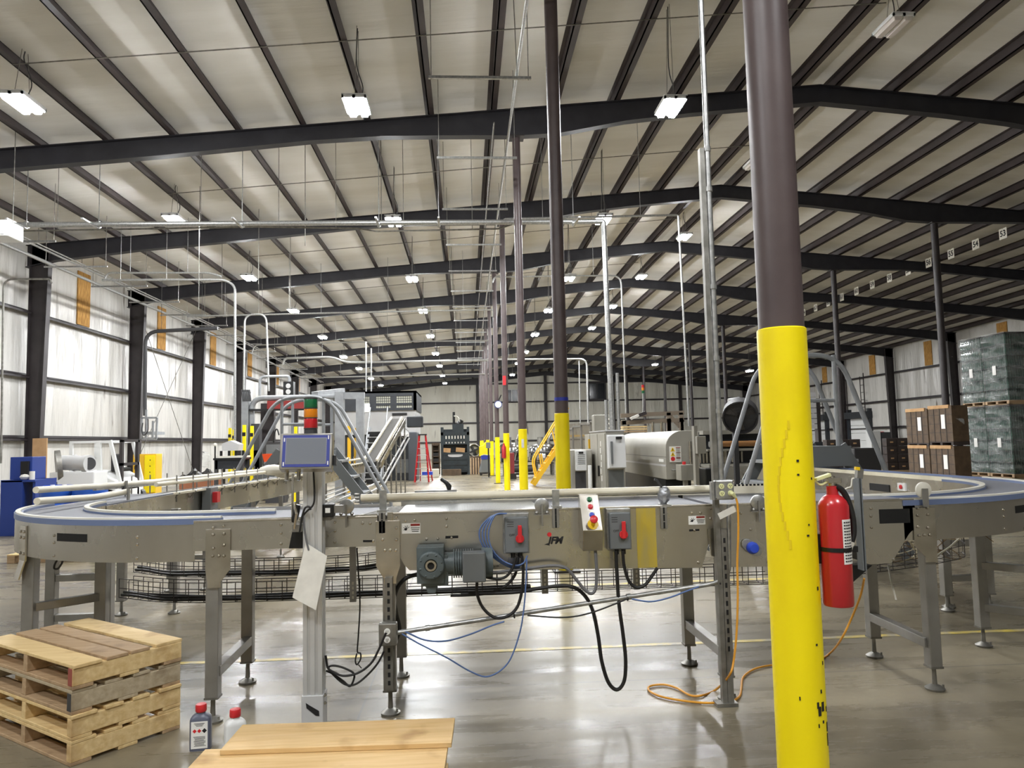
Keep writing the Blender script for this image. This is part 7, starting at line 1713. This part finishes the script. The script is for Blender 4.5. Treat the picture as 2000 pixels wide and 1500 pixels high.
def bottle_pallet(x, y, z, w, d, h, label):
    t = thing('bottle_pallet', label, 'bottles', (x + w / 2, y + d / 2, z), 'wrapped bottle pallets'); m = MB()
    m.bx(x, x + w, y, y + d, z + .11, z + .13)
    for k in range(3): m.bx(x, x + w, y + k * (d - .1) / 2, y + k * (d - .1) / 2 + .1, z, z + .11)
    for k in range(3): m.bx(x + k * (w - .1) / 2, x + k * (w - .1) / 2 + .1, y, y + d, z, z + .02)
    m.build('pallet', M_wood2, t); n = 6; lh = (h - .16) / n; m = MB(); sh = MB(); r = .038
    for L_ in range(n):
        zb = z + .13 + L_ * lh; sh.bx(x + .01, x + w - .01, y + .01, y + d - .01, zb, zb + .012)
        def one(bx_, by_): m.tube([(bx_, by_, zb + .012), (bx_, by_, zb + lh * .6), (bx_, by_, zb + lh * .76), (bx_, by_, zb + lh * .985)], [r, r, r * .45, r * .4], 6, cap=False)
        k = 0; yy = y + .06
        while yy < y + d - .03: one(x + .06, yy); yy += .082
        xx = x + .14
        while xx < x + w - .03: one(xx, y + .06); xx += .082
    b = m.build('green_bottles', M_glass_g, t, smooth=True); b['kind'] = 'stuff'
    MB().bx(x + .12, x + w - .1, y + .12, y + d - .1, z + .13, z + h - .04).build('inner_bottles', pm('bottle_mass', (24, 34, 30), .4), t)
    sh.build('layer_sheets', M_dgrey, t)
    MB().bx(x + .0, x + w, y + .0, y + d, z + h - .03, z + h).build('top_frame', M_dbrown, t)
    wv = MB(); N_ = 10
    def face(o, a, b_):
        g = [[Vector(o) + Vector(a) * (i / N_) + Vector(b_) * (j / 16) for j in range(17)] for i in range(N_ + 1)]
        nn = Vector(a).cross(Vector(b_)).normalized(); vs = []
        for i in range(N_ + 1):
            for j in range(17): e = 0 if i in (0, N_) or j in (0, 16) else .012 * math.sin(i * 2.1 + j * 1.3) + .01 * math.sin(j * 2.9 - i); vs.append(g[i][j] + nn * e)
        wv.add(vs, [(i * 17 + j, i * 17 + j + 1, (i + 1) * 17 + j + 1, (i + 1) * 17 + j) for i in range(N_) for j in range(16)])
    face((x - .015, y, z + .12), (0, d, 0), (0, 0, h - .1)); face((x, y - .015, z + .12), (w, 0, 0), (0, 0, h - .1))
    wv.build('stretch_wrap', M_wrap, t, smooth=True); MB().bx(x - .04, x - .034, y + d * .4, y + d * .55, z + h * .42, z + h * .55).build('paper_label', M_label, t)
bx0 = 17.15
for tier in (0, 1):
    for k, (yy, dd) in enumerate(((22.45, 1.08), (23.56, 1.08))):
        bottle_pallet(bx0, yy, 2.33 * tier, 1.1, dd, 2.31, f'wrapped pallet of green bottles, {"upper" if tier else "lower"} tier, {["nearer", "farther"][k]} of the two beside the brown crates')
    bottle_pallet(bx0 + 1.13, 22.45, 2.33 * tier, 1.1, 1.08, 2.31, f'pallet of dark green bottles at the frame edge, {"upper" if tier else "lower"} tier, behind the wrapped ones')
# brown bottle cases
def case(x, y, z, label):
    t = thing('bottle_case', label, 'case', (x, y, z), 'stacked bottle cases'); MB().bx(x - .2, x + .2, y - .15, y + .15, z, z + .29).build('box', M_dbrown, t, bevel=.01)
    MB().bx(x - .06, x + .06, y - .152, y - .149, z + .12, z + .17).build('printed_mark', M_card, t); MB().bx(x - .202, x - .199, y - .05, y + .05, z + .18, z + .23).build('hand_hole', M_blk, t)
Yc2 = 27.0
for i, px in enumerate((1738, 1752, 1766, 1780)):
    for k in range(4): x = X_(1738, Yc2) + i * .42; case(x, Yc2, .12 + .30 * k, f'dark brown bottle case, {["bottom", "second", "third", "top"][k]} in the {["first", "second", "third", "fourth"][i]} stack from the black panel')
o = MB().bx(X_(1738, Yc2) - .25, X_(1738, Yc2) + 1.5, Yc2 - .3, Yc2 + .3, 0, .12).build('wooden_pallet', M_wood2, bevel=.01); tag(o, 'pallet under the long wall of dark bottle cases', 'pallet')
for i in range(3):
    for k in range(4): x = X_(1622, 26) + i * .42; case(x, 26, .12 + .30 * k, f'brown bottle case seen through the stair, {["bottom", "second", "third", "top"][k]} in the {["first", "second", "third"][i]} stack past the yellow column')
o = MB().bx(X_(1622, 26) - .25, X_(1622, 26) + 1.1, 25.7, 26.3, 0, .12).build('wooden_pallet', M_wood2, bevel=.01); tag(o, 'pallet under the bottle cases seen through the stair', 'pallet')
a, b = at(1668, 876, Y=24.5), at(1722, 918, Y=24.5); o = MB().bx(a.x, b.x, 24.5, 25.3, 0, a.z).build('black_bin', pm('black_bin', (48, 47, 48), .6), bevel=.03); tag(o, 'big black covered bin seen below the crossover stair rail', 'bin')
a, b = at(1592, 872, Y=14), at(1606, 915, Y=14); o = MB().bx(a.x, b.x, 14, 14.4, 0, a.z).build('cardboard_box', M_card, bevel=.02); tag(o, 'tall tan cardboard box just past the yellow column edge', 'box')
# equipment by the dock wall
a = at(1620, 800, Y=30); t = thing('stretch_wrapper', 'dark wrapping mast with lighter panels behind the crossover stair', 'machine', (a.x, 30, 0)); MB().bx(X_(1600, 30), X_(1606, 30), 30, 30.3, 0, Z_(778, 30, 1600)).build('mast', M_steel, t); m = MB()
for k in range(7): m.bx(X_(1587, 30), X_(1599, 30), 30, 30.2, 1.75 + .22 * k, 1.94 + .22 * k)
m.build('pale_panels', M_lgrey, t); MB().bx(X_(1585, 30), X_(1612, 30), 29.9, 30.6, 0, 1.2).build('base', M_dark, t)
a = at(1712, 860, Y=44); o = MB().bx(X_(1703, 44), X_(1722, 44), 44, 44.6, 0, Z_(842, 44, 1712)).build('white_cabinet', M_whitep, bevel=.02); tag(o, 'white cabinet by the dock wall column', 'cabinet')
o = MB().bx(X_(1724, 44), X_(1742, 44), 44, 44.5, 0, Z_(844, 44, 1730)).build('grey_cabinet', M_dgrey, bevel=.02); tag(o, 'dark grey cabinet beside the white one by the dock wall', 'cabinet')
p = at(1727, 838, Y=43.9); o = MB().lathe([(.16, 0), (.16, .03), (.12, .05), (.001, .05)], (p.x, 44.25, Z_(844, 44, 1730) - .0), (0, 0, 1), 16).build('red_beacon', pm('pinkish_red', (220, 110, 120), .5)); tag(o, 'round pinkish-red cap on the dark grey cabinet', 'cap')
